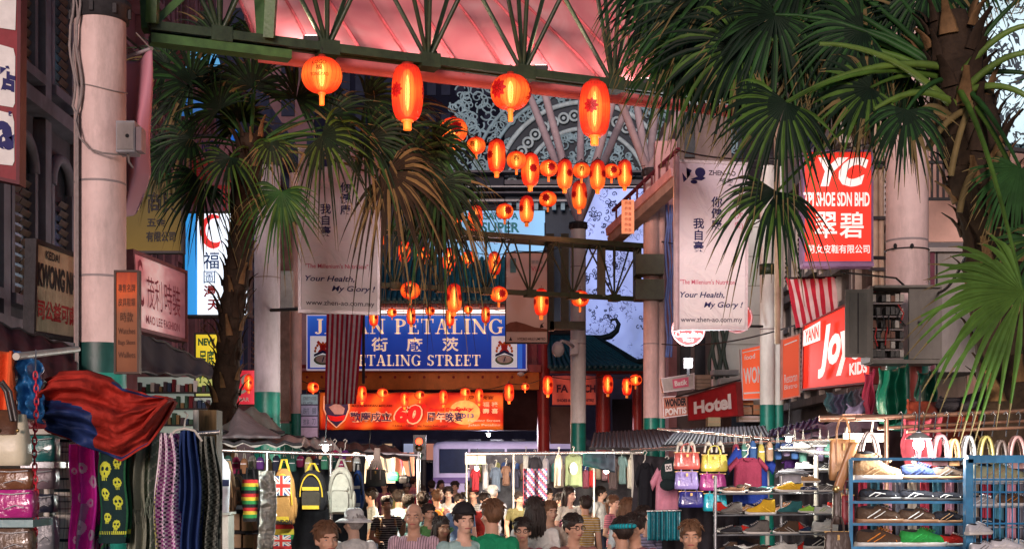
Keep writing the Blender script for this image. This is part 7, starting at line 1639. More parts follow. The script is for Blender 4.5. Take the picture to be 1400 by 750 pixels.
S_ = [ # kind x y w upper sole trim toe label
 ('slip', 1003, 674, 30, BR, WS, BR, 1, 'brown slip shoe first on the top shelf'), ('slip', 1038, 674, 30, DK, WS, DK, 0, 'black slip shoe second on the top shelf'), ('low', 1080, 673, 37, YL, WS, YL, 1, 'mustard yellow sneaker on the top shelf'),
 ('slip', 1106, 672, 24, NV, WS, WS, 0, 'navy flat shoe with pale sole beside the mustard sneaker'), ('low', 1132, 672, 26, GY, WS, WS, 0, 'grey sneaker at the right of the top shelf'), ('low', 1108, 660, 26, TN, WS, TN, 0, 'tan sneaker standing behind the white post'),
 ('high', 1000, 703, 30, GY, BSO, GY, 1, 'grey high shoe first on the second shelf'), ('high', 1040, 704, 40, YL, WS, YL, 1, 'mustard high boot on the second shelf'), ('high', 1080, 703, 34, TL, BSO, TL, 1, 'teal high shoe on the second shelf'), ('low', 1105, 701, 26, GN, WS, GN, 1, 'lime green sneaker on the second shelf'), ('low', 1128, 702, 30, WU, WS, GN, 0, 'white sneaker with green trim on the second shelf'),
 ('low', 1000, 730, 30, DK, BSO, DK, 1, 'black sneaker first on the third shelf'), ('high', 1035, 730, 34, GY, WS, GY, 1, 'grey high shoe on the third shelf'), ('high', 1075, 730, 34, DB, WS, WS, 1, 'dark brown high shoe with white edge on the third shelf'), ('low', 1104, 728, 22, NV, WS, TL, 1, 'blue patterned sneaker on the third shelf'), ('low', 1132, 727, 44, WU, WS, WU, 0, 'long white sneaker on the third shelf'),
 ('low', 1005, 757, 30, DK, WS, DK, 0, 'black shoe first on the bottom shelf'), ('low', 1035, 757, 32, DB, BSO, DK, 1, 'dark shoe second on the bottom shelf'), ('low', 1070, 756, 40, WU, WS, WU, 1, 'white canvas shoe on the bottom shelf'), ('low', 1122, 750, 46, DK, WS, WS, 0, 'black shoe with thick white sole on the bottom shelf')]
for k_, x, y, w_, up, so_, tr, tl_, lb in S_:
    dd = 12.75-(x-975)/190*.8+.02; sc_ = {'slip': 1.0, 'low': 1.0, 'high': 1.0}[k_]
    shoe(k_, x, y-1, dd, w_, up, so_, tr, lb, gA, PI-.1 if tl_ else .1)
# second tier: white trainers row between racks
for i, (x, y, w_, up, tr, lb) in enumerate(((1100, 640, 26, WU, GN, 'white trainer first on the upper back shelf'), (1128, 642, 26, DK, WS, 'black trainer second on the upper back shelf'), (1096, 612, 24, WU, NV, 'white trainer on the highest shelf under the lilac tarp'), (1124, 610, 26, GY, WS, 'grey trainer on the highest shelf under the lilac tarp'), (1148, 614, 24, WU, RD, 'white trainer with red trim on the highest shelf'), (1078, 612, 22, NV, WS, 'navy trainer on the highest shelf, leftmost'))):
    shoe('low', x, y, 13.0, w_, up, WS, tr, lb, 'trainers on the back shelves', .1)
bsf = root('back_shelf', P(1110, 642, 13.1), 'thin double shelf of trainers behind the middle right rack', 'shelf')
for yy in (614, 643): MB().tube([P(1064, yy+1, 13.05), P(1165, yy+1, 13.05)], .01, 6).build('shelf_rail', WIREC, bsf); pquad(rect(1064, yy, 1165, yy+1.5), 13.1).slab(MB(), .2).build('board', pm('board_grey', (.3, .3, .3), .6), bsf)

rx = random.Random(31)
BK_ = [DK, GY, NV, DB, WU, TN, BR, RD, TL]; BN_ = ['black', 'grey', 'navy', 'dark brown', 'white', 'tan', 'brown', 'red', 'teal']; RN_ = ['top', 'second', 'third', 'bottom']; ON_ = ['first', 'second', 'third', 'fourth', 'fifth', 'sixth', 'seventh']
for ri, yy in enumerate(rows):
    for i in range(7):
        k_ = rx.randrange(9); x = 992+i*26+rx.uniform(-4, 4); shoe(rx.choice(('low', 'low', 'high', 'slip')), x, yy-3, 13.05-(x-975)/190*.8, 27, BK_[k_], (WS, BSO)[rx.randrange(2)], (WS, BK_[k_])[rx.randrange(2)], '%s shoe, %s in the rear row of the %s middle rack shelf' % (BN_[k_], ON_[i], RN_[ri]), 'rear row shoes on the middle right rack', PI+rx.uniform(-.3, .3) if rx.random() < .5 else rx.uniform(-.3, .3))
for i in range(15):
    x = 1006+i*11.5; h_ = rx.uniform(18, 30); k_ = rx.randrange(8); pouch(x, 604+rx.uniform(-2, 3), 10, h_, 13.7-(x-1000)/170*.9, (cloth(.5,.5,.5), cloth(.05,.05,.07), cloth(.3,.05,.08), cloth(.05,.12,.3), cloth(.45,.3,.2), cloth(.1,.25,.2), cloth(.3,.25,.4), cloth(.5,.42,.1))[k_], '%s pouch hanging %s along the chrome rail above the shoe rack' % (('silver', 'coal', 'wine', 'blue', 'sand', 'jade', 'lilac', 'yellow')[k_], (ON_+['eighth', 'ninth', 'tenth', 'eleventh', 'twelfth', 'thirteenth', 'fourteenth', 'fifteenth'])[i]), 'pouches above the shoe rack')
# ================================================================== RIGHT NEAR RACK
rk = root('shoe_rack', (P(1240, 0, 7.7).x, 7.7, 0), 'bright blue steel shoe rack in the lower right corner', 'shoe rack')
D = 7.6
def rb(a, b, r_=.008, mt=BLUEF, nm='rail'): MB().bar(a, b, r_*2, r_*2).build(nm, mt, rk)
rb(P(1163, 627, D), P(1318, 627, D)); rb(P(1163, 627, D+.3), P(1318, 627, D+.3))
for x in (1163, 1320):
    for dd in (0, .3): a = P(x, 627, D+dd); rb(Vector((a.x, a.y, .05)), a, .010, nm='post')
rows2 = [657, 686, 716, 748]
for yy in rows2:
    for dd in (0, .3): rb(P(1165, yy, D+dd), P(1318, yy, D+dd), .007, nm='shelf_rail')
    for i in range(26): a = P(1168+i*5.9, yy, D); MB().tube([a, a+Vector((0, .3, 0))], .003, 4).build('shelf_wire', pm('wire_blue', (.02, .12, .22), .4), rk)
rk2 = root('wire_display', (P(1360, 0, 7.3).x, 7.3, 0), 'blue wire grid display frame at the right edge', 'display rack')
D2 = 7.2
def rb2(a, b, r_, nm, mt=BLUEF): MB().bar(a, b, r_*2, r_*2).build(nm, mt, rk2)
rb2(P(1322, 627, D2), P(1420, 627, D2), .02, 'top_rail'); a = P(1324, 627, D2); rb2(Vector((a.x, a.y, .05)), a, .02, 'post'); a = P(1418, 627, D2); rb2(Vector((a.x, a.y, .05)), a, .02, 'post')
for i in range(11): x = 1333+i*8.5; MB().tube([P(x, 628, D2), P(x, 770, D2)], .004, 5).build('grid_wire', BLUEF, rk2)
for yy in (655, 672, 715): MB().tube([P(1322, yy, D2+.01), P(1420, yy, D2+.01)], .005, 5).build('grid_wire', BLUEF, rk2)
for yy in (660, 692, 720):
    for dd in (.03, .28): MB().tube([P(1322, yy, D2+dd), P(1420, yy, D2+dd)], .006, 5).build('shelf_rail', WIREC, rk2)
gB = 'shoes on the blue rack'
for k_, x, y, w_, up, so_, tr, lc, lb in (
 ('high', 1201, 657, 68, TN, WS, TN, TN, 'large tan laced boot on the top shelf of the blue rack'), ('low', 1258, 656, 56, NV, TSO, NV, NV, 'navy shoe in the middle of the top blue shelf'), ('low', 1297, 656, 46, DB, TSO, GY, DK, 'dark brown shoe at the right of the top blue shelf'),
 ('slip', 1204, 686, 60, DK, BSO, WS, DK, 'black shoe left on the second blue shelf'), ('slip', 1256, 686, 56, DK, BSO, WS, DK, 'black shoe middle on the second blue shelf'), ('slip', 1297, 686, 46, DK, BSO, WS, DK, 'black shoe right on the second blue shelf'),
 ('low', 1203, 716, 66, DB, TSO, WS, GY, 'brown shoe with white curl left on the third blue shelf'), ('low', 1256, 716, 56, DB, TSO, WS, GY, 'brown shoe with white curl middle on the third blue shelf'), ('low', 1298, 716, 46, DK, TSO, TN, TN, 'black shoe with tan lines right on the third blue shelf'),
 ('low', 1203, 748, 66, DB, WS, ORS, ORS, 'dark shoe with orange collar left on the lowest blue shelf'), ('low', 1262, 748, 66, GR, WS, GR, GR, 'bright green shoe on the lowest blue shelf'), ('low', 1305, 747, 44, RD, WS, RD, WS, 'bright red shoe right on the lowest blue shelf')):
    shoe(k_, x, y-2, 7.72, w_, up, so_, tr, lb, gB, .05, lc)
for k_, x, y, w_, up, so_, tr, lb in (('low', 1365, 659, 74, cloth(.33, .30, .16, 'khaki_canvas'), WS, TN, 'khaki canvas shoe behind the blue wire grid'), ('low', 1344, 692, 44, cloth(.3, .27, .25, 'ash_canvas'), WS, WS, 'ash grey shoe behind the grid, left of the pink lined one'), ('low', 1386, 691, 50, DB, WS, ORS, 'brown shoe with pink lining behind the blue grid'), ('slip', 1350, 719, 46, DK, BSO, WS, 'black slip shoe low behind the blue grid'), ('low', 1392, 752, 40, WU, WS, WS, 'white trainer at the lower right corner')):
    shoe(k_, x, y, 7.4, w_, up, so_, tr, lb, 'shoes behind the wire grid', .05)
for i, (x, y) in enumerate(((1338, 716), (1346, 742), (1376, 738), (1384, 758))):
    shoe('low', x, y+14, 7.05, 44, plast(.5, .5, .52), WS, (WU, GY)[i % 2], ('white trainer high left hung before the blue grid', 'white trainer low left hung before the blue grid', 'white trainer middle hung before the blue grid', 'white trainer lowest hung before the blue grid')[i], 'white trainers hung before the grid', .5-i*.3)
# bags hanging left of the blue rack
gl = dict()
TNL = pm('tan_gloss', (.42, .19, .07), .35, .2, 6, .2); RDL = pm('red_gloss', (.35, .02, .035), .4, .2, 6, .2); BKL = pm('umber_gloss', (.07, .045, .035), .4, .2, 6, .2)
bag(1138, 668, 1160, 716, 7.9, BKL, BKL, 'dark brown tall bag hanging left of the blue rack', dz=1.6)
bag(1150, 676, 1168, 716, 7.8, RDL, RDL, 'red bag beside the dark brown bag at the blue rack', dz=1.6)
bag(1133, 600, 1172, 656, 8.1, TNL, TNL, 'tan leather bag above the dark brown bag', dz=.8)
o = root('shoulder_strap', P(1150, 670, 7.7), 'long tan leather strap slanting down beside the blue rack', 'strap'); MB().sheet(lambda u, v: P(1162-24*v+u*13, 604+66*v, 7.7), 3, 14, thick=.012).build('band', TNL, o); MB().ell(P(1143, 668, 7.68), .02, .012, .02, 10, 6).build('buckle', pm('brass', (.45, .3, .12), .3, metal=.8), o)
bag(1126, 726, 1164, 768, 7.6, BKL, BKL, 'dark bag lowest at the foot of the blue rack', dz=.8)
# rails, hooks and handles on top
tr_ = root('hanging_rails', P(1240, 590, 8), 'copper toned double rail with hooks over the blue rack', 'rail')
COP = pm('copper_rail', (.42, .22, .14), .35, .25, 7, metal=.5)
for a, b, r_ in ((P(1170, 572, 8.2), P(1420, 560, 8.2), .014), (P(1200, 585, 8.3), P(1420, 574, 8.3), .011), (P(1120, 572, 8.4), P(1210, 570, 8.4), .02), (P(1240, 590, 8.0), P(1420, 583, 8.0), .010)): MB().tube([a, b], r_, 8).build('bar', COP, tr_)
a = P(1212, 572, 8.2); MB().tube([Vector((a.x, a.y, 0)), a], .014, 8).build('post', COP, tr_)
for i in range(11):
    x = 1232+i*16+rc_.uniform(-3, 3); MB().tube([P(x-3, 566, 8.15), P(x, 562, 8.15), P(x+3, 567, 8.15), P(x+1, 580, 8.1), P(x-1+rc_.uniform(-2, 2), 596, 8.05)], .004, 5).build('hook', CHROME, tr_)
hc = [(1186, 590, 26, 52, (.28, .2, .17), 'taupe'), (1262, 596, 18, 32, (.5, .1, .12), 'rosy'), (1284, 594, 20, 34, (.22, .1, .1), 'wine'), (1302, 600, 12, 28, (.5, .25, .1), 'amber'), (1322, 596, 14, 30, (.5, .48, .46), 'silver'), (1346, 596, 17, 34, (.35, .28, .08), 'olive gold'), (1366, 602, 13, 28, (.14, .1, .08), 'umber'), (1388, 596, 20, 36, (.5, .28, .25), 'rose pink')]
for x, y, w_, h_, c_, nm in hc:
    o = root('looped_bag', P(x, y+h_, 7.9), '%s looped bag handle hooked on the copper rail over the rack' % nm, 'bag handle', 'bag handles on the copper rail')
    for s_ in (0, 4): MB().tube([P(x-w_/2+s_+math.cos(a)*0+w_/2*(1-math.cos(a)), y+h_-h_*math.sin(a)*.98, 7.9-s_*.02) for a in [PI*i/14 for i in range(15)]], .010, 7).build('loop', pm('handle_%s' % nm, c_, .35, .2, 8), o)
    pquad(rect(x-w_/2, y+h_-4, x+w_/2+4, y+h_+8), 7.95).slab(MB(), .1).build('bag_top', pm('bagtop_%s' % nm, tuple(q_*.8 for q_ in c_), .45, .3, 8), o)
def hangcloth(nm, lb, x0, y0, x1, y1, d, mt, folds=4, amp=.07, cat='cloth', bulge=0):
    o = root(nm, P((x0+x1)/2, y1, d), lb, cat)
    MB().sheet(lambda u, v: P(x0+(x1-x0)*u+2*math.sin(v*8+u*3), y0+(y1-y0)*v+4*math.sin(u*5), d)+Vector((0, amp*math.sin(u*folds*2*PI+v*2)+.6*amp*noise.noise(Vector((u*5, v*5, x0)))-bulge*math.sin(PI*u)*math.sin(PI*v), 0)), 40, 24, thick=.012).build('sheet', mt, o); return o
hangcloth('green_cloth', 'glossy emerald cloth hanging under the open electric cabinet', 1203, 502, 1240, 578, 12.5, pm('emerald', (.01, .16, .09), .3, .35, 5, .3), 3)
hangcloth('green_cloth', 'dark green cloth right of the red pipe under the cabinet', 1256, 506, 1282, 560, 12.6, pm('emerald_dark', (.008, .075, .05), .4, .35, 5, .3), 2)
hangcloth('red_cloth_bundle', 'rust red cloth bundle piled behind the copper rails', 1242, 545, 1330, 604, 9.5, pm('rust_cloth', (.34, .065, .035), .8, .35, 4, .4), 3, .1, bulge=.35)
hangcloth('dark_cloth_bundle', 'dark bundle lying on the rust red cloth', 1286, 540, 1340, 562, 9.2, cloth(.025, .022, .03, 'dark_bundle'), 3, .08, bulge=.25)
hangcloth('pink_cloth', 'wine pink cloth hanging behind the lit bulb', 1238, 572, 1290, 640, 9.0, pm('wine_cloth', (.30, .05, .08), .8, .35, 4, .4), 3, .06)
hangcloth('folded_umbrella', 'folded pink umbrella hanging beside the red script sign', 1183, 508, 1195, 566, 14, cloth(.55, .06, .12, 'umbrella_pink'), 2, .05, 'umbrella')
hangcloth('striped_cloths', 'row of teal and mauve cloths under the red script sign', 1130, 535, 1178, 562, 16, gradmat('mixed_cloth', [(0, (.03, .15, .16)), (.4, (.12, .08, .16)), (.6, (.04, .1, .12)), (1, (.25, .15, .2))], 'X', noise_amt=.25, scale=8), 6, .06)
hangcloth('lilac_cap_cloth', 'pale lilac cap shaped cloth on the tarpaulin', 1158, 551, 1182, 572, 13.5, cloth(.3, .24, .36, 'lilac_cap'), 1, .03, 'cap', .1)
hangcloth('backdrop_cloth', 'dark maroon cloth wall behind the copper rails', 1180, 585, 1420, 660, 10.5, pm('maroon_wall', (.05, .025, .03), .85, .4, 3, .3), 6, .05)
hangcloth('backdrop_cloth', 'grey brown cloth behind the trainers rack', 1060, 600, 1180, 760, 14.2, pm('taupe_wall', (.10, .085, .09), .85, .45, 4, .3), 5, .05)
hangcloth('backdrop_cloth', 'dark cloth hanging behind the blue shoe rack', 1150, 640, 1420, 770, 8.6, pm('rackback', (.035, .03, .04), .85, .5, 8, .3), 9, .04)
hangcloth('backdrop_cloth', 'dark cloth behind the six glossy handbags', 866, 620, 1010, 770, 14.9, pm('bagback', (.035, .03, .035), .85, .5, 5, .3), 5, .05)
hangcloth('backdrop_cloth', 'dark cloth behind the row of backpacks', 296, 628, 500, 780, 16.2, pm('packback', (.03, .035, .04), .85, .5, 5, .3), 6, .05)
for i in range(14):
    x = 1180+i*17; c_ = [(.3, .03, .05), (.05, .15, .2), (.4, .2, .25), (.1, .1, .12), (.3, .25, .2)][i % 5]
    o = root('garment', P(x, 700, 8.4), ('garment %s of fourteen glimpsed between shelves of the blue rack' % ['one','two','three','four','five','six','seven','eight','nine','ten','eleven','twelve','thirteen','fourteen'][i]), 'garment', 'garments behind the blue rack')
    MB().sheet(lambda u, v: P(x-5+u*10, 655+v*80, 8.4)+Vector((0, .03*math.sin(u*9), 0)), 8, 8, thick=.006).build('cloth', cloth(*c_), o)
bulb('blazing white bulb at the middle of the copper rail over the blue rack', 1256, 607, 7.7, 40, (.95, .98, 1), .03, st=80)
# tube lamp box
lb_ = root('tube_lamp', P(1190, 605, 8.8), 'blazing warm tube lamp over the tan bags', 'lamp'); pquad(rect(1155, 592, 1208, 603), 8.8).slab(MB(), .04).build('tube', glow('tube_warm', (1, .86, .68), 9), lb_)
pquad(rect(1152, 566, 1200, 574), 8.8).slab(MB(), .1).build('holder', pm('salmon_holder', (.6, .3, .22), .5), lb_)
for x in (1160, 1194): MB().tube([P(x, 574, 8.8), P(x-3, 592, 8.8)], .006, 5).build('chain', POLEW, lb_)
l = bpy.data.lights.new('lamp', 'POINT'); l.energy = 45; l.color = (1, .82, .62); l.shadow_soft_size = .12; lo = bpy.data.objects.new('lamp', l); COL.objects.link(lo); lo.parent = lb_; lo.location = (0, -.2, -.02)
# tube lamp of the left stall
for t in list(SHOE.values())+[BAG]: drop(t)
# ================================================================== PEOPLE
SKINM = [pm('skin_light', (.62, .38, .28), .55, .10, 12, .1), pm('skin_tan', (.50, .28, .19), .55, .10, 12, .1), pm('skin_brown', (.30, .16, .10), .55, .10, 12, .1)]
HAIRM = [pm('hair_black', (.03, .02, .017), .5, .3, 30, .5, stretch=(1, 1, .15)), pm('hair_brown', (.13, .065, .035), .5, .3, 30, .5, stretch=(1, 1, .15)), pm('hair_grey', (.35, .32, .30), .6, .3, 30, .5, stretch=(1, 1, .15))]
TROU = cloth(.03, .035, .06, 'trousers_dark')
def skel(pose):
    ls_, rs_ = Vector((-.185, 0, 1.40)), Vector((.185, 0, 1.40))
    if pose == 'walk': la = [ls_, (-.235, .05, 1.13), (-.24, -.07, .90)]; ra = [rs_, (.235, -.03, 1.13), (.235, -.14, .92)]; ll = [(-.09, 0, .92), (-.10, -.10, .50), (-.10, -.06, .09)]; rl = [(.09, 0, .92), (.10, .03, .49), (.10, .22, .13)]
    elif pose == 'phone': la = [ls_, (-.225, -.02, 1.13), (-.08, -.24, 1.20)]; ra = [rs_, (.225, -.02, 1.13), (.06, -.25, 1.22)]; ll = [(-.09, 0, .92), (-.10, -.01, .49), (-.11, 0, .09)]; rl = [(.09, 0, .92), (.10, -.01, .49), (.11, .02, .09)]
    elif pose == 'carry': la = [ls_, (-.24, .02, 1.13), (-.16, -.18, 1.05)]; ra = [rs_, (.26, .03, 1.14), (.24, -.12, 1.33)]; ll = [(-.09, 0, .92), (-.10, .02, .49), (-.11, .12, .10)]; rl = [(.09, 0, .92), (.10, -.06, .50), (.10, -.08, .09)]
    else: la = [ls_, (-.23, .02, 1.12), (-.235, -.03, .88)]; ra = [rs_, (.23, .02, 1.12), (.235, -.03, .88)]; ll = [(-.09, 0, .92), (-.10, 0, .49), (-.11, .01, .09)]; rl = [(.09, 0, .92), (.10, 0, .49), (.11, .01, .09)]
    return [[Vector(p) for p in q] for q in (la, ra, ll, rl)]
def make_body(name, pose, build=1.0, turn=0.0, female=False, mats=None):
    la, ra, ll, rl = skel(pose); m = MB()
    b = build
    m.ell((0, .0, .98), .165*b, .115*b, .14); m.ell((0, -.01, 1.13), .145*b, .10*b, .17); m.ell((0, .0, 1.30), .17*b, .11*b, .17)
    m.ell((0, .01, 1.40), .175, .075, .065)
    if female: 
        for s_ in (-1, 1): m.ell((s_*.075, -.085, 1.25), .07, .055, .07)
    for s_ in (-1, 1): m.ell((s_*.175, 0, 1.395), .062, .06, .062)
    m.tube([(0, .015, 1.38), (0, .0, 1.47), (0, -.01, 1.54)], [.07, .056, .058], 14)
    ct, st = math.cos(turn), math.sin(turn)
    def hd(x, y, z): return (x*ct-y*st, x*st+y*ct-.01, z)
    def hr(c, rx, ry, rz): # head part, rotated about the neck
        mm = MB(); mm.ell((0,0,0), rx, ry, rz, 18, 14); m.add([Vector(hd(v[0]+c[0], v[1]+c[1], v[2]+c[2])) for v in mm.v], mm.f)
    hr((0, .005, 1.645), .076, .095, .098); hr((0, -.03, 1.585), .060, .068, .075); hr((0, -.055, 1.545), .036, .04, .03)
    hr((0, -.105, 1.60), .014, .022, .026); hr((0, -.112, 1.588), .02, .015, .012); hr((0, -.092, 1.655), .055, .018, .014)
    for s_ in (-1, 1): hr((s_*.078, .005, 1.605), .012, .022, .032); hr((s_*.038, -.078, 1.59), .026, .02, .02)
    hr((0, -.093, 1.563), .026, .014, .008); hr((0, -.091, 1.552), .022, .014, .008)
    for arm, s_ in ((la, -1), (ra, 1)):
        m.tube([arm[0], (arm[0]+arm[1])/2, arm[1], (arm[1]*.6+arm[2]*.4), arm[2]], [.055, .048, .042, .043, .028], 12)
        d_ = (arm[2]-arm[1]).normalized(); m.ell(arm[2]+d_*.055, .042, .026, .05)
    for leg in (ll, rl):
        m.tube([leg[0], (leg[0]+leg[1])/2, leg[1], leg[1]*.65+leg[2]*.35, leg[2]], [.095*b, .082, .06, .062, .042], 14)
        m.ell(leg[2]+Vector((0, -.06, -.05)), .045, .12, .038)
    tmp = m.mesh('tmp', []); to = bpy.data.objects.new('tmp', tmp); COL.objects.link(to)
    md = to.modifiers.new('r', 'REMESH'); md.mode = 'VOXEL'; md.voxel_size = .013; md.use_smooth_shade = True
    m2 = to.modifiers.new('s', 'SMOOTH'); m2.factor = .5; m2.iterations = 2
    me = bpy.data.meshes.new_from_object(to.evaluated_get(bpy.context.evaluated_depsgraph_get())); bpy.data.objects.remove(to)
    # fingers, fused at the palm
    bm = bmesh.new(); bm.from_mesh(me); fm = MB()
    for arm, s_ in ((la, -1), (ra, 1)):
        d_ = (arm[2]-arm[1]).normalized(); sd = d_.cross(Vector((0, 1, 0)) if abs(d_.y) < .8 else Vector((1, 0, 0))).normalized(); nn = d_.cross(sd)
        for k_, (o_, L_) in enumerate(((-.028, .065), (-.010, .075), (.009, .07), (.027, .055))):
            p = arm[2]+d_*.085+sd*o_; fm.tube([p, p+d_*L_*.5+nn*.006, p+d_*L_*.85+nn*.022], [.0095, .009, .007], 7)
        p = arm[2]+d_*.04+sd*-.035; fm.tube([p, p-sd*.03+d_*.03, p-sd*.035+d_*.06+nn*.01], [.011, .010, .008], 7)
    fme = fm.mesh('f', []); bm.from_mesh(fme); me2 = bpy.data.meshes.new(name); bm.to_mesh(me2); bm.free(); bpy.data.meshes.remove(fme)
    for q_ in range(4): me2.materials.append((SKINM[0], WHT, TROU, BLK)[q_])
    bones = [(la[0], la[1], 'ua'), (ra[0], ra[1], 'ua'), (la[1], la[2], 'fa'), (ra[1], ra[2], 'fa')]
    def zone(c):
        def seg(a, b_): t = max(0, min(1, (c-a).dot(b_-a)/(b_-a).length_squared)); return (c-(a+(b_-a)*t)).length, t
        best = min(((seg(a, b_)[0]-.045, k_, seg(a, b_)[1]) for a, b_, k_ in bones), key=lambda q: q[0])
        if c.z < .13: return 3
        if best[0] < .02 and (abs(c.x) > .19 or best[1] == 'fa' or c.y < -.14):
            if best[1] == 'ua': return 1 if best[2] < .62 else 0
            return 0
        if c.z > 1.455+.25*max(0, (c.y+.02))-.35*max(0, -c.y-.02)*(1 if abs(c.x) < .07 else 0): return 0
        if c.z > 1.41 and abs(c.x) < .05 and c.y < -.05: return 0
        return 1 if c.z > .93 else 2
    for p in me2.polygons: p.material_index = zone(p.center); p.use_smooth = True
    return me2, hd
def hair_mesh(kind, hd):
    m = MB()
    if kind == 'bald': return None
    def shp(p):
        n_ = noise.noise(Vector((p.x*70, p.y*70, p.z*16)))*.035+noise.noise(p*22)*.06; q = p.copy(); q *= 1+n_
        back = q.y > 0
        lim = -.045 if back else (.012 if q.y < -.05 else -.02)
        k_ = 1
        if q.z < lim: k_ = max(.80, 1-(lim-q.z)*4)
        return Vector((q.x*k_, q.y*k_, q.z))
    mm = MB(); mm.ell((0,0,0), .089, .109, .108, 26, 20, fn=shp)
    m.add([Vector(hd(v[0], v[1]+.010, v[2]+1.652)) for v in mm.v], mm.f, 0, True)
    hr_ = random.Random(len(kind)*7+3)
    for i in range(130):      # loose locks lying over the scalp
        a = hr_.uniform(0, 2*PI); t = hr_.uniform(.05, 1.25); dx, dy = math.cos(a), math.sin(a)
        if dy < -.35 and t > .95: continue
        def sc(t_, e): return Vector((math.sin(t_)*dx*(.089+e), math.sin(t_)*dy*(.109+e)+.010, math.cos(t_)*(.108+e)+1.652))
        L_ = hr_.uniform(.25, .5); sw = hr_.uniform(-.012, .012)
        pts = [sc(t, -.003), sc(t+L_*.5, .004)+Vector((sw, 0, 0)), sc(t+L_, hr_.uniform(.001, .010))+Vector((sw*2, 0, 0))]
        m.tube([Vector(hd(*q)) for q in pts], [.007, .008, .0015], 4, smooth=True, caps=False)
    if kind == 'long':
        for i in range(26):
            a = PI*i/25; x0 = math.cos(a)*.10; y0 = .045+math.sin(a)*.065; w0 = hr_.uniform(-.015, .015)
            m.tube([Vector(hd(x0*.85, y0*.9, 1.66)), Vector(hd(x0+w0, y0+.01, 1.56)), Vector(hd(x0-w0, y0+.006, 1.44)), Vector(hd(x0*.9+w0, y0, hr_.uniform(1.28, 1.36)))], [.010, .013, .011, .002], 5, caps=False)
        mm = MB(); mm.ell((0,0,0), .098, .055, .19, 22, 18, fn=lambda p: p*(1+.10*noise.noise(Vector((p.x*60, p.y*30, p.z*6)))))
        m.add([Vector(hd(v[0], v[1]+.062, v[2]+1.53)) for v in mm.v], mm.f, 0, True)
        for s_ in (-1, 1):
            mm = MB(); mm.ell((0,0,0), .022, .045, .13, 12, 12); m.add([Vector(hd(v[0]+s_*.078, v[1]+.012, v[2]+1.56)) for v in mm.v], mm.f, 0, True)
    if kind == 'bun':
        mm = MB(); mm.ell((0,0,0), .045, .04, .045); m.add([Vector(hd(v[0], v[1]+.12, v[2]+1.69)) for v in mm.v], mm.f, 0, True)
    if kind == 'tail':
        mm = MB(); mm.tube([(0,.11,1.67),(0,.15,1.62),(0,.14,1.52),(0,.12,1.44)], [.02,.03,.028,.008], 10); m.add([Vector(hd(*v)) for v in mm.v], mm.f, 0, True)
    return m
bodies = {}
for nm, pose, b_, tn, fem in (('walk', 'walk', 1, 0, False), ('walk_left', 'walk', 1, .5, False), ('walk_right', 'walk', 1.05, -.5, False), ('stout', 'stand', 1.18, .1, False), ('phone', 'phone', 1, 0, False), ('woman', 'stand', .9, .25, True), ('woman_carry', 'carry', .88, -.3, True), ('turned', 'stand', 1, .9, False)):
    bodies[nm] = make_body('body', pose, b_, tn, fem)
hairs = {}
for bn in bodies:
    for hk in ('short', 'long', 'bun', 'tail'):
        hairs[(bn, hk)] = hair_mesh(hk, bodies[bn][1]).mesh('hair', [HAIRM[0]])
EYEW = pm('eye_white', (.42, .38, .35), .3, .05); EYED = pm('eye_dark', (.03, .015, .01), .2, .1); LIPM = pm('lip', (.35, .10, .09), .5, .1)
def face_parts(hd):
    out = []
    for s_ in (-1, 1):
        m = MB(); m.ell((0,0,0), .0105, .004, .0048, 12, 8); m.ell((0, -.002, .0005), .0052, .0035, .0046, 8, 6, 1); m.tube([(-.02, -.008, .018), (0, -.011, .024), (.019, -.006, .019)], .0035, 5, 1)
        m.v = [tuple(Vector(hd(v[0]+s_*.033, v[1]-.0905, v[2]+1.622))) for v in m.v]; out.append(('eye', m.mesh('eye', [EYEW, EYED])))
    m = MB(); m.tube([(-.026, 0, .001), (-.01, -.008, .003), (.01, -.008, .003), (.026, 0, .001)], [.003, .006, .006, .003], 6)
    m.v = [tuple(Vector(hd(v[0], v[1]-.099, v[2]+1.558))) for v in m.v]; out.append(('mouth', m.mesh('mouth', [LIPM]))); return out
faces = {bn: face_parts(bodies[bn][1]) for bn in bodies}
def setm(o, i, mt): o.material_slots[i].link = 'OBJECT'; o.material_slots[i].material = mt
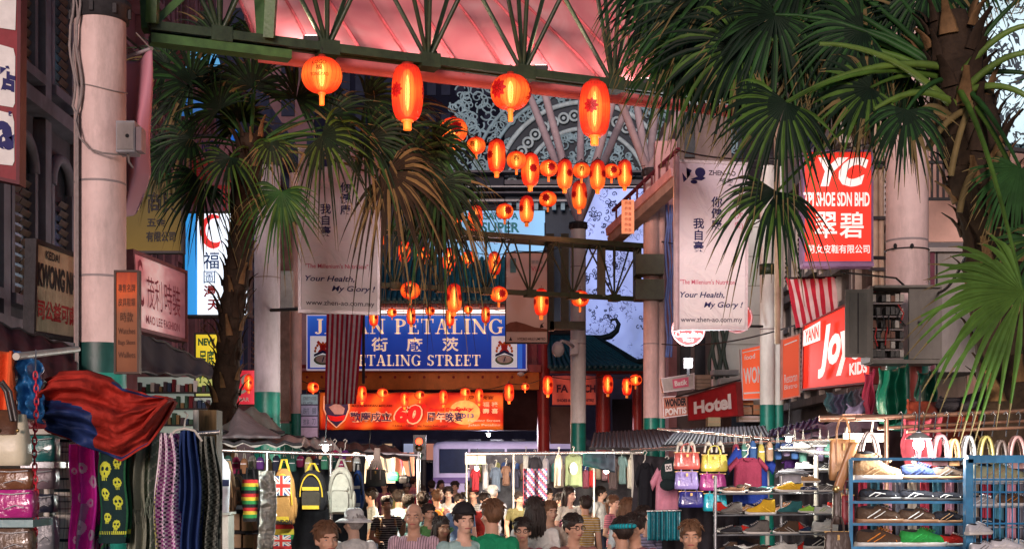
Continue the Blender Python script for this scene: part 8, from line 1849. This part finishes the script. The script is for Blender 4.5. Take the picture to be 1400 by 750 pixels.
def person(px, py, zh, bodyk, hair, rz, shirt, label, skin=0, hairc=0, extra=None, ecol=None, trou=None):
    """px, py: centre of the head in the photo; zh: height of the head centre above the ground"""
    d = (CZ-zh)*FPX/(py-HY); p = P(px, py, d); s_ = zh/1.615
    o = root('person', (p.x, d, 0), label, 'person', 'crowd walking through the market', R(rz)); o.scale = (s_, s_, s_)
    def ch(nm, me):
        c = bpy.data.objects.new(nm, me); COL.objects.link(c); c.parent = o; return c
    b_ = ch('body', bodies[bodyk][0]); setm(b_, 0, SKINM[skin]); setm(b_, 1, shirt); setm(b_, 2, trou or TROU); setm(b_, 3, BLK)
    if hair != 'bald': h_ = ch('hair', hairs[(bodyk, hair)]); setm(h_, 0, HAIRM[hairc])
    for nm, me in faces[bodyk]: ch(nm, me)
    hd = bodies[bodyk][1]
    if extra == 'cap':
        m = MB(); m.ell((0,0,0), .096, .115, .095, 20, 12, fn=lambda q: Vector((q.x, q.y, max(-.01, q.z)))); m.ell((0, -.12, -.005), .07, .075, .009, 16, 8)
        m.v = [tuple(Vector(hd(v[0], v[1]+.008, v[2]+1.69))) for v in m.v]; ch('cap', m.mesh('cap', [ecol]))
    if extra == 'sunhat':
        m = MB(); m.lathe([(.0, .1), (.06, .098), (.095, .06), (.1, .0), (.15, -.015), (.19, -.04), (.188, -.045), (.1, -.008)], n=30)
        m.v = [tuple(Vector(hd(v[0], v[1]+.008, v[2]+1.68))) for v in m.v]; ch('hat', m.mesh('hat', [ecol]))
    if extra == 'band':
        m = MB(); m.tube([(math.cos(a)*.094, math.sin(a)*.114+.01, 1.67+.01*math.sin(a)) for a in [2*PI*i/24 for i in range(24)]], .022, 8, closed=True); m.v = [tuple(Vector(hd(*v))) for v in m.v]; ch('headband', m.mesh('headband', [ecol]))
    if extra == 'pack':
        m = MB(); m.ell((0, .17, 1.22), .15, .09, .21, 20, 14, fn=lambda q: Vector((sup(math.atan2(q.z, q.x), abs(Vector((q.x, 0, q.z)).length), 1, .8)[0], q.y, q.z)))
        ch('backpack', m.mesh('backpack', [ecol]))
        for s2 in (-1, 1): m = MB(); m.tube([(s2*.1, .1, 1.38), (s2*.11, .03, 1.445), (s2*.11, -.09, 1.38), (s2*.12, -.11, 1.22), (s2*.13, .06, 1.08)], .016, 6); ch('strap', m.mesh('strap', [ecol]))
    if extra == 'collar':
        m = MB(); m.tube([(.062*math.cos(a), -.005+.062*math.sin(a), 1.455-.03*max(0, -math.sin(a))) for a in [2*PI*i/20 for i in range(20)]], .012, 6, closed=True); ch('collar', m.mesh('collar', [ecol]))
    if extra == 'glasses':
        m = MB()
        for s2 in (-1, 1):
            m.tube([Vector((s2*.033+.022*math.cos(a), -.108, 1.622+.017*math.sin(a))) for a in [2*PI*i/16 for i in range(16)]], .0028, 5, closed=True); m.tube([(s2*.055, -.106, 1.626), (s2*.084, -.02, 1.62)], .0025, 5)
        m.v = [tuple(Vector(hd(*v))) for v in m.v]; ch('glasses', m.mesh('glasses', [BLACKC]))
    return o
def c_(r, g, b, name=None):
    n0 = name or 'sh_%02d%02d%02d' % (r*99, g*99, b*99)
    if n0 in MC: return MC[n0]
    m = pm(n0, (r, g, b), .85, .18, 9, 0, spec=.2); n = m.node_tree; L = n.links; b_ = n.nodes['Principled BSDF']; tc = [x for x in n.nodes if x.type == 'TEX_COORD'][0]
    nz = n.nodes.new('ShaderNodeTexNoise'); nz.inputs['Scale'].default_value = 7; nz.inputs['Distortion'].default_value = 2.5; nz.inputs['Detail'].default_value = 3; L.new(tc.outputs['Object'], nz.inputs['Vector'])
    bp = n.nodes.new('ShaderNodeBump'); bp.inputs['Strength'].default_value = .8; bp.inputs['Distance'].default_value = .03; L.new(nz.outputs[0], bp.inputs['Height']); L.new(bp.outputs[0], b_.inputs['Normal'])
    k = sum(map(ord, n0)) % 5
    if k in (0, 3):
        wv = n.nodes.new('ShaderNodeTexWave'); wv.inputs['Scale'].default_value = 9 if k else 14; wv.bands_direction = 'Z' if k else 'X'; L.new(tc.outputs['Object'], wv.inputs['Vector'])
        cr = n.nodes.new('ShaderNodeValToRGB'); cr.color_ramp.interpolation = 'CONSTANT'; cr.color_ramp.elements[0].color = (0,0,0,1); cr.color_ramp.elements[1].position = .72; cr.color_ramp.elements[1].color = (.7,.7,.7,1); L.new(wv.outputs[0], cr.inputs[0])
        mx = n.nodes.new('ShaderNodeMix'); mx.data_type = 'RGBA'; q = .5 if r+g+b < .7 else .06; mx.inputs[7].default_value = (q, q*.95, q*.9, 1)
        src = b_.inputs['Base Color'].links[0].from_socket; L.new(cr.outputs[0], mx.inputs[0]); L.new(src, mx.inputs[6]); L.new(mx.outputs[2], b_.inputs['Base Color'])
    return m
PP = [
 (484,716,1.50,'woman','short',-150,c_(.62,.60,.56,'sh_chalk'),'person in white sun hat and chalk shirt beneath the cream backpack',0,2,'sunhat',c_(.70,.68,.64,'hat_white')),
 (752,700,1.52,'woman','bun',10,c_(.50,.38,.30,'sh_sand'),'woman with hair bun and sand top right of the long haired woman',1,1,None,None),
 (880,708,1.50,'woman','tail',30,c_(.30,.28,.40,'sh_iris'),'woman with ponytail in iris top below the black hanging shirt',0,0,None,None),
 # px py zh body hair rz shirt label skin hairc extra ecol
 (446,738,1.52,'walk','short',25,c_(.45,.42,.40,'sh_ash'),'dark haired person in ash shirt at the bottom under the yellow strapped backpack',1,1,None,None),
 (566,707,1.58,'stout','bald',-8,c_(.55,.36,.42,'sh_rose'),'bald man in rose shirt with pale collar facing the camera',1,0,'collar',c_(.4,.5,.6,'col_blue')),
 (604,722,1.42,'woman','long',15,c_(.10,.05,.06,'sh_wine'),'long haired woman in wine shirt right of the bald man',2,0,None,None),
 (634,712,1.58,'walk','short',20,c_(.30,.45,.43,'sh_seafoam'),'man in black cap and seafoam shirt right of the bald man',0,0,'cap',BLK),
 (672,705,1.62,'turned','short',160,c_(.01,.20,.09,'sh_emerald'),'person in emerald green shirt seen from behind in the middle of the crowd',1,1,None,None),
 (714,726,1.45,'woman_carry','short',15,c_(.35,.10,.12,'sh_brick'),'short haired woman in brick red top facing the camera below the long hair',1,0,'glasses',None),
 (731,698,1.60,'walk','long',180,c_(.55,.52,.48,'sh_cream'),'woman in cream top with long dark hair seen from behind',1,0,None,None),
 (784,722,1.50,'walk_left','short',5,c_(.28,.12,.10,'sh_rust'),'man in rust shirt with glasses right of centre',1,0,'glasses',None),
 (850,728,1.50,'turned','short',150,c_(.02,.02,.03,'sh_jet'),'person with turquoise headband and jet black shirt',1,0,'band',c_(.01,.35,.42,'turq_band')),
 (944,734,1.50,'walk','short',-5,c_(.40,.34,.24,'sh_khaki'),'man with tousled brown hair in khaki shirt below the handbags',1,1,None,None),
 (508,678,1.58,'walk_right','short',-70,c_(.45,.46,.42,'sh_stone'),'man in stone grey shirt walking right beside the cream backpack',1,0,None,None),
 (529,690,1.50,'woman_carry','tail',20,c_(.04,.04,.05,'sh_black'),'woman in black with tied hair left of the bald man',1,0,'pack',c_(.3,.16,.06,'pack_tan')),
 (545,681,1.56,'phone','short',160,c_(.35,.45,.6,'sh_sky'),'man in sky blue shirt above the bald man',1,0,None,None),
 (556,668,1.55,'stout','short',10,c_(.5,.1,.1,'sh_red'),'person in red shirt far back above the sky blue shirt',2,0,'cap',c_(.02,.02,.02)),
 (574,665,1.60,'walk','short',180,c_(.5,.5,.48,'sh_pearl'),'person in pearl shirt far back left of the blue shirt',1,0,None,None),
 (590,664,1.60,'stout','short',175,c_(.02,.08,.35,'sh_cobalt'),'person in cobalt blue shirt far back beneath the bus window',1,0,None,None),
 (578,684,1.55,'woman','short',190,c_(.05,.05,.05),'person in black shirt left of the orange backpack',2,0,None,None),
 (597,680,1.56,'walk_left','short',175,c_(.5,.3,.28,'sh_peach'),'person with orange backpack in a peach shirt',1,1,'pack',c_(.72,.28,.04,'pack_orange')),
 (603,663,1.60,'woman','long',10,c_(.55,.5,.5,'sh_white'),'long haired woman in white top standing far back',0,0,None,None),
 (622,666,1.62,'walk','short',0,c_(.03,.03,.06,'sh_midnight'),'person in midnight shirt far back left of the clothes rail',1,0,None,None),
 (585,702,1.46,'woman_carry','bun',40,c_(.10,.25,.08,'sh_leaf'),'woman in leaf green top between bald man and orange backpack',1,0,None,None),
 (648,676,1.56,'woman','bun',-30,c_(.35,.33,.3,'sh_linen'),'woman in linen top behind the black cap man',1,0,None,None),
 (674,674,1.60,'walk_right','short',190,c_(.3,.3,.33,'sh_pewter'),'grey haired man in pewter shirt behind the emerald shirt',1,2,None,None),
 (691,665,1.64,'phone','short',-15,c_(.015,.015,.02,'sh_onyx'),'man in onyx black shirt facing the camera by the centre stall',0,0,None,None),
 (710,682,1.50,'walk','short',20,c_(.12,.1,.04,'sh_moss'),'person in moss shirt behind the long haired woman',1,0,None,None),
 (742,668,1.60,'stout','short',170,c_(.03,.04,.08,'sh_ink'),'person in ink blue shirt in front of the patterned dress',1,0,None,None),
 (776,664,1.58,'woman_carry','short',-40,c_(.03,.30,.36,'sh_teal'),'person in teal top below the olive hanging shirt',1,0,None,None),
 (766,684,1.50,'woman','tail',30,c_(.5,.15,.25,'sh_pink'),'girl in pink top left of the teal top',1,0,None,None),
 (821,674,1.56,'walk_left','short',60,c_(.55,.55,.52,'sh_snow'),'man in snow white shirt bending toward the right stall',0,0,None,None),
 (838,688,1.50,'woman_carry','tail',60,c_(.62,.22,.28,'sh_coral'),'woman in coral pink top right of the snow white shirt',0,1,None,None),
 (800,690,1.52,'turned','short',150,c_(.35,.22,.05,'sh_ochre'),'person in ochre shirt left of the coral pink top',1,0,None,None),
 (858,697,1.56,'woman','long',140,c_(.50,.56,.56,'sh_mist'),'woman with long brown hair in mist white shirt near the black hanging shirt',0,1,None,None),
 (660,661,1.62,'walk','short',180,c_(.3,.05,.05,'sh_maroon'),'person in maroon shirt far back left of the onyx shirt',1,0,None,None),
 (725,664,1.55,'woman','long',180,c_(.1,.1,.12,'sh_graph'),'woman in graphite top far back by the centre stall',1,0,None,None),
 (758,661,1.62,'walk_left','short',30,c_(.2,.3,.2,'sh_fern'),'man in fern green shirt far back near the tank top',1,0,None,None),
 (640,664,1.55,'woman','tail',20,c_(.4,.4,.2,'sh_straw'),'woman in straw yellow top far back by the clothes rail',0,0,None,None),
 (526,664,1.60,'walk','short',-20,c_(.3,.1,.15,'sh_cherry'),'person in cherry shirt far back beneath the charcoal handbag',1,0,None,None),
 (845,668,1.55,'phone','short',20,c_(.15,.1,.2,'sh_grape'),'person in grape shirt at the right end of the centre stall',1,0,None,None),
 (790,668,1.55,'walk','long',170,c_(.08,.15,.05,'sh_olive'),'woman in olive top far back right of the teal top',1,1,None,None),
 (868,722,1.52,'phone','bun',-30,c_(.25,.1,.12,'sh_currant'),'woman with bun in currant red top left of the turquoise fringe',1,0,None,None),
 (537,671,1.53,'stout','short',180,c_(0.6,0.55,0.15),'person in lemon shirt left of the sky blue shirt',0,0,None,None),
 (565,659,1.60,'walk_right','short',170,c_(0.6,0.25,0.3),'person in rosy shirt far back beneath the traffic light',0,0,None,None),
 (613,675,1.57,'phone','tail',0,c_(0.65,0.63,0.6),'person in chalk white shirt beside the orange backpack',0,0,None,None),
 (629,686,1.52,'stout','short',15,c_(0.12,0.2,0.35),'person in denim shirt left behind the black cap man',0,0,None,None),
 (663,684,1.52,'stout','short',30,c_(0.5,0.05,0.04),'person in scarlet shirt just left of the emerald shirt',0,0,None,None),
 (683,657,1.55,'phone','short',180,c_(0.3,0.5,0.4),'person in mint shirt far back behind the onyx shirt',0,0,None,None),
 (701,659,1.58,'walk','short',200,c_(0.4,0.35,0.55),'person in lavender shirt far back by the first clothes rail post',1,1,None,None),
 (718,672,1.55,'phone','tail',0,c_(0.6,0.35,0.2),'person in apricot shirt above the woman with long dark hair',1,0,None,None),
 (750,677,1.53,'walk_left','tail',0,c_(0.4,0.5,0.6),'person in powder blue shirt left of the teal top',0,0,None,None),
 (778,677,1.60,'woman','long',30,c_(0.62,0.6,0.5),'person in ivory shirt below the teal top',0,0,None,None),
 (808,660,1.60,'stout','tail',30,c_(0.55,0.12,0.06),'person in tomato shirt far back under the teal tarpaulin',1,0,None,None),
 (825,657,1.58,'stout','short',170,c_(0.05,0.3,0.2),'person in jade shirt far back under the lit bulb',1,0,None,None),
 (853,659,1.55,'walk_left','tail',200,c_(0.5,0.5,0.52),'person in silver shirt far back at the end of the centre stall',0,1,None,None),
 (806,676,1.51,'walk','short',200,c_(0.4,0.28,0.18),'person in tan shirt between teal top and snow white shirt',0,0,None,None),
 (559,688,1.51,'walk_right','short',170,c_(0.2,0.45,0.5),'person in aqua shirt just above the bald man',1,0,None,None),
 (576,672,1.55,'woman','long',200,c_(0.4,0.03,0.06),'person in crimson shirt behind the orange backpack',1,0,None,None),
]
for a in PP: person(*a)
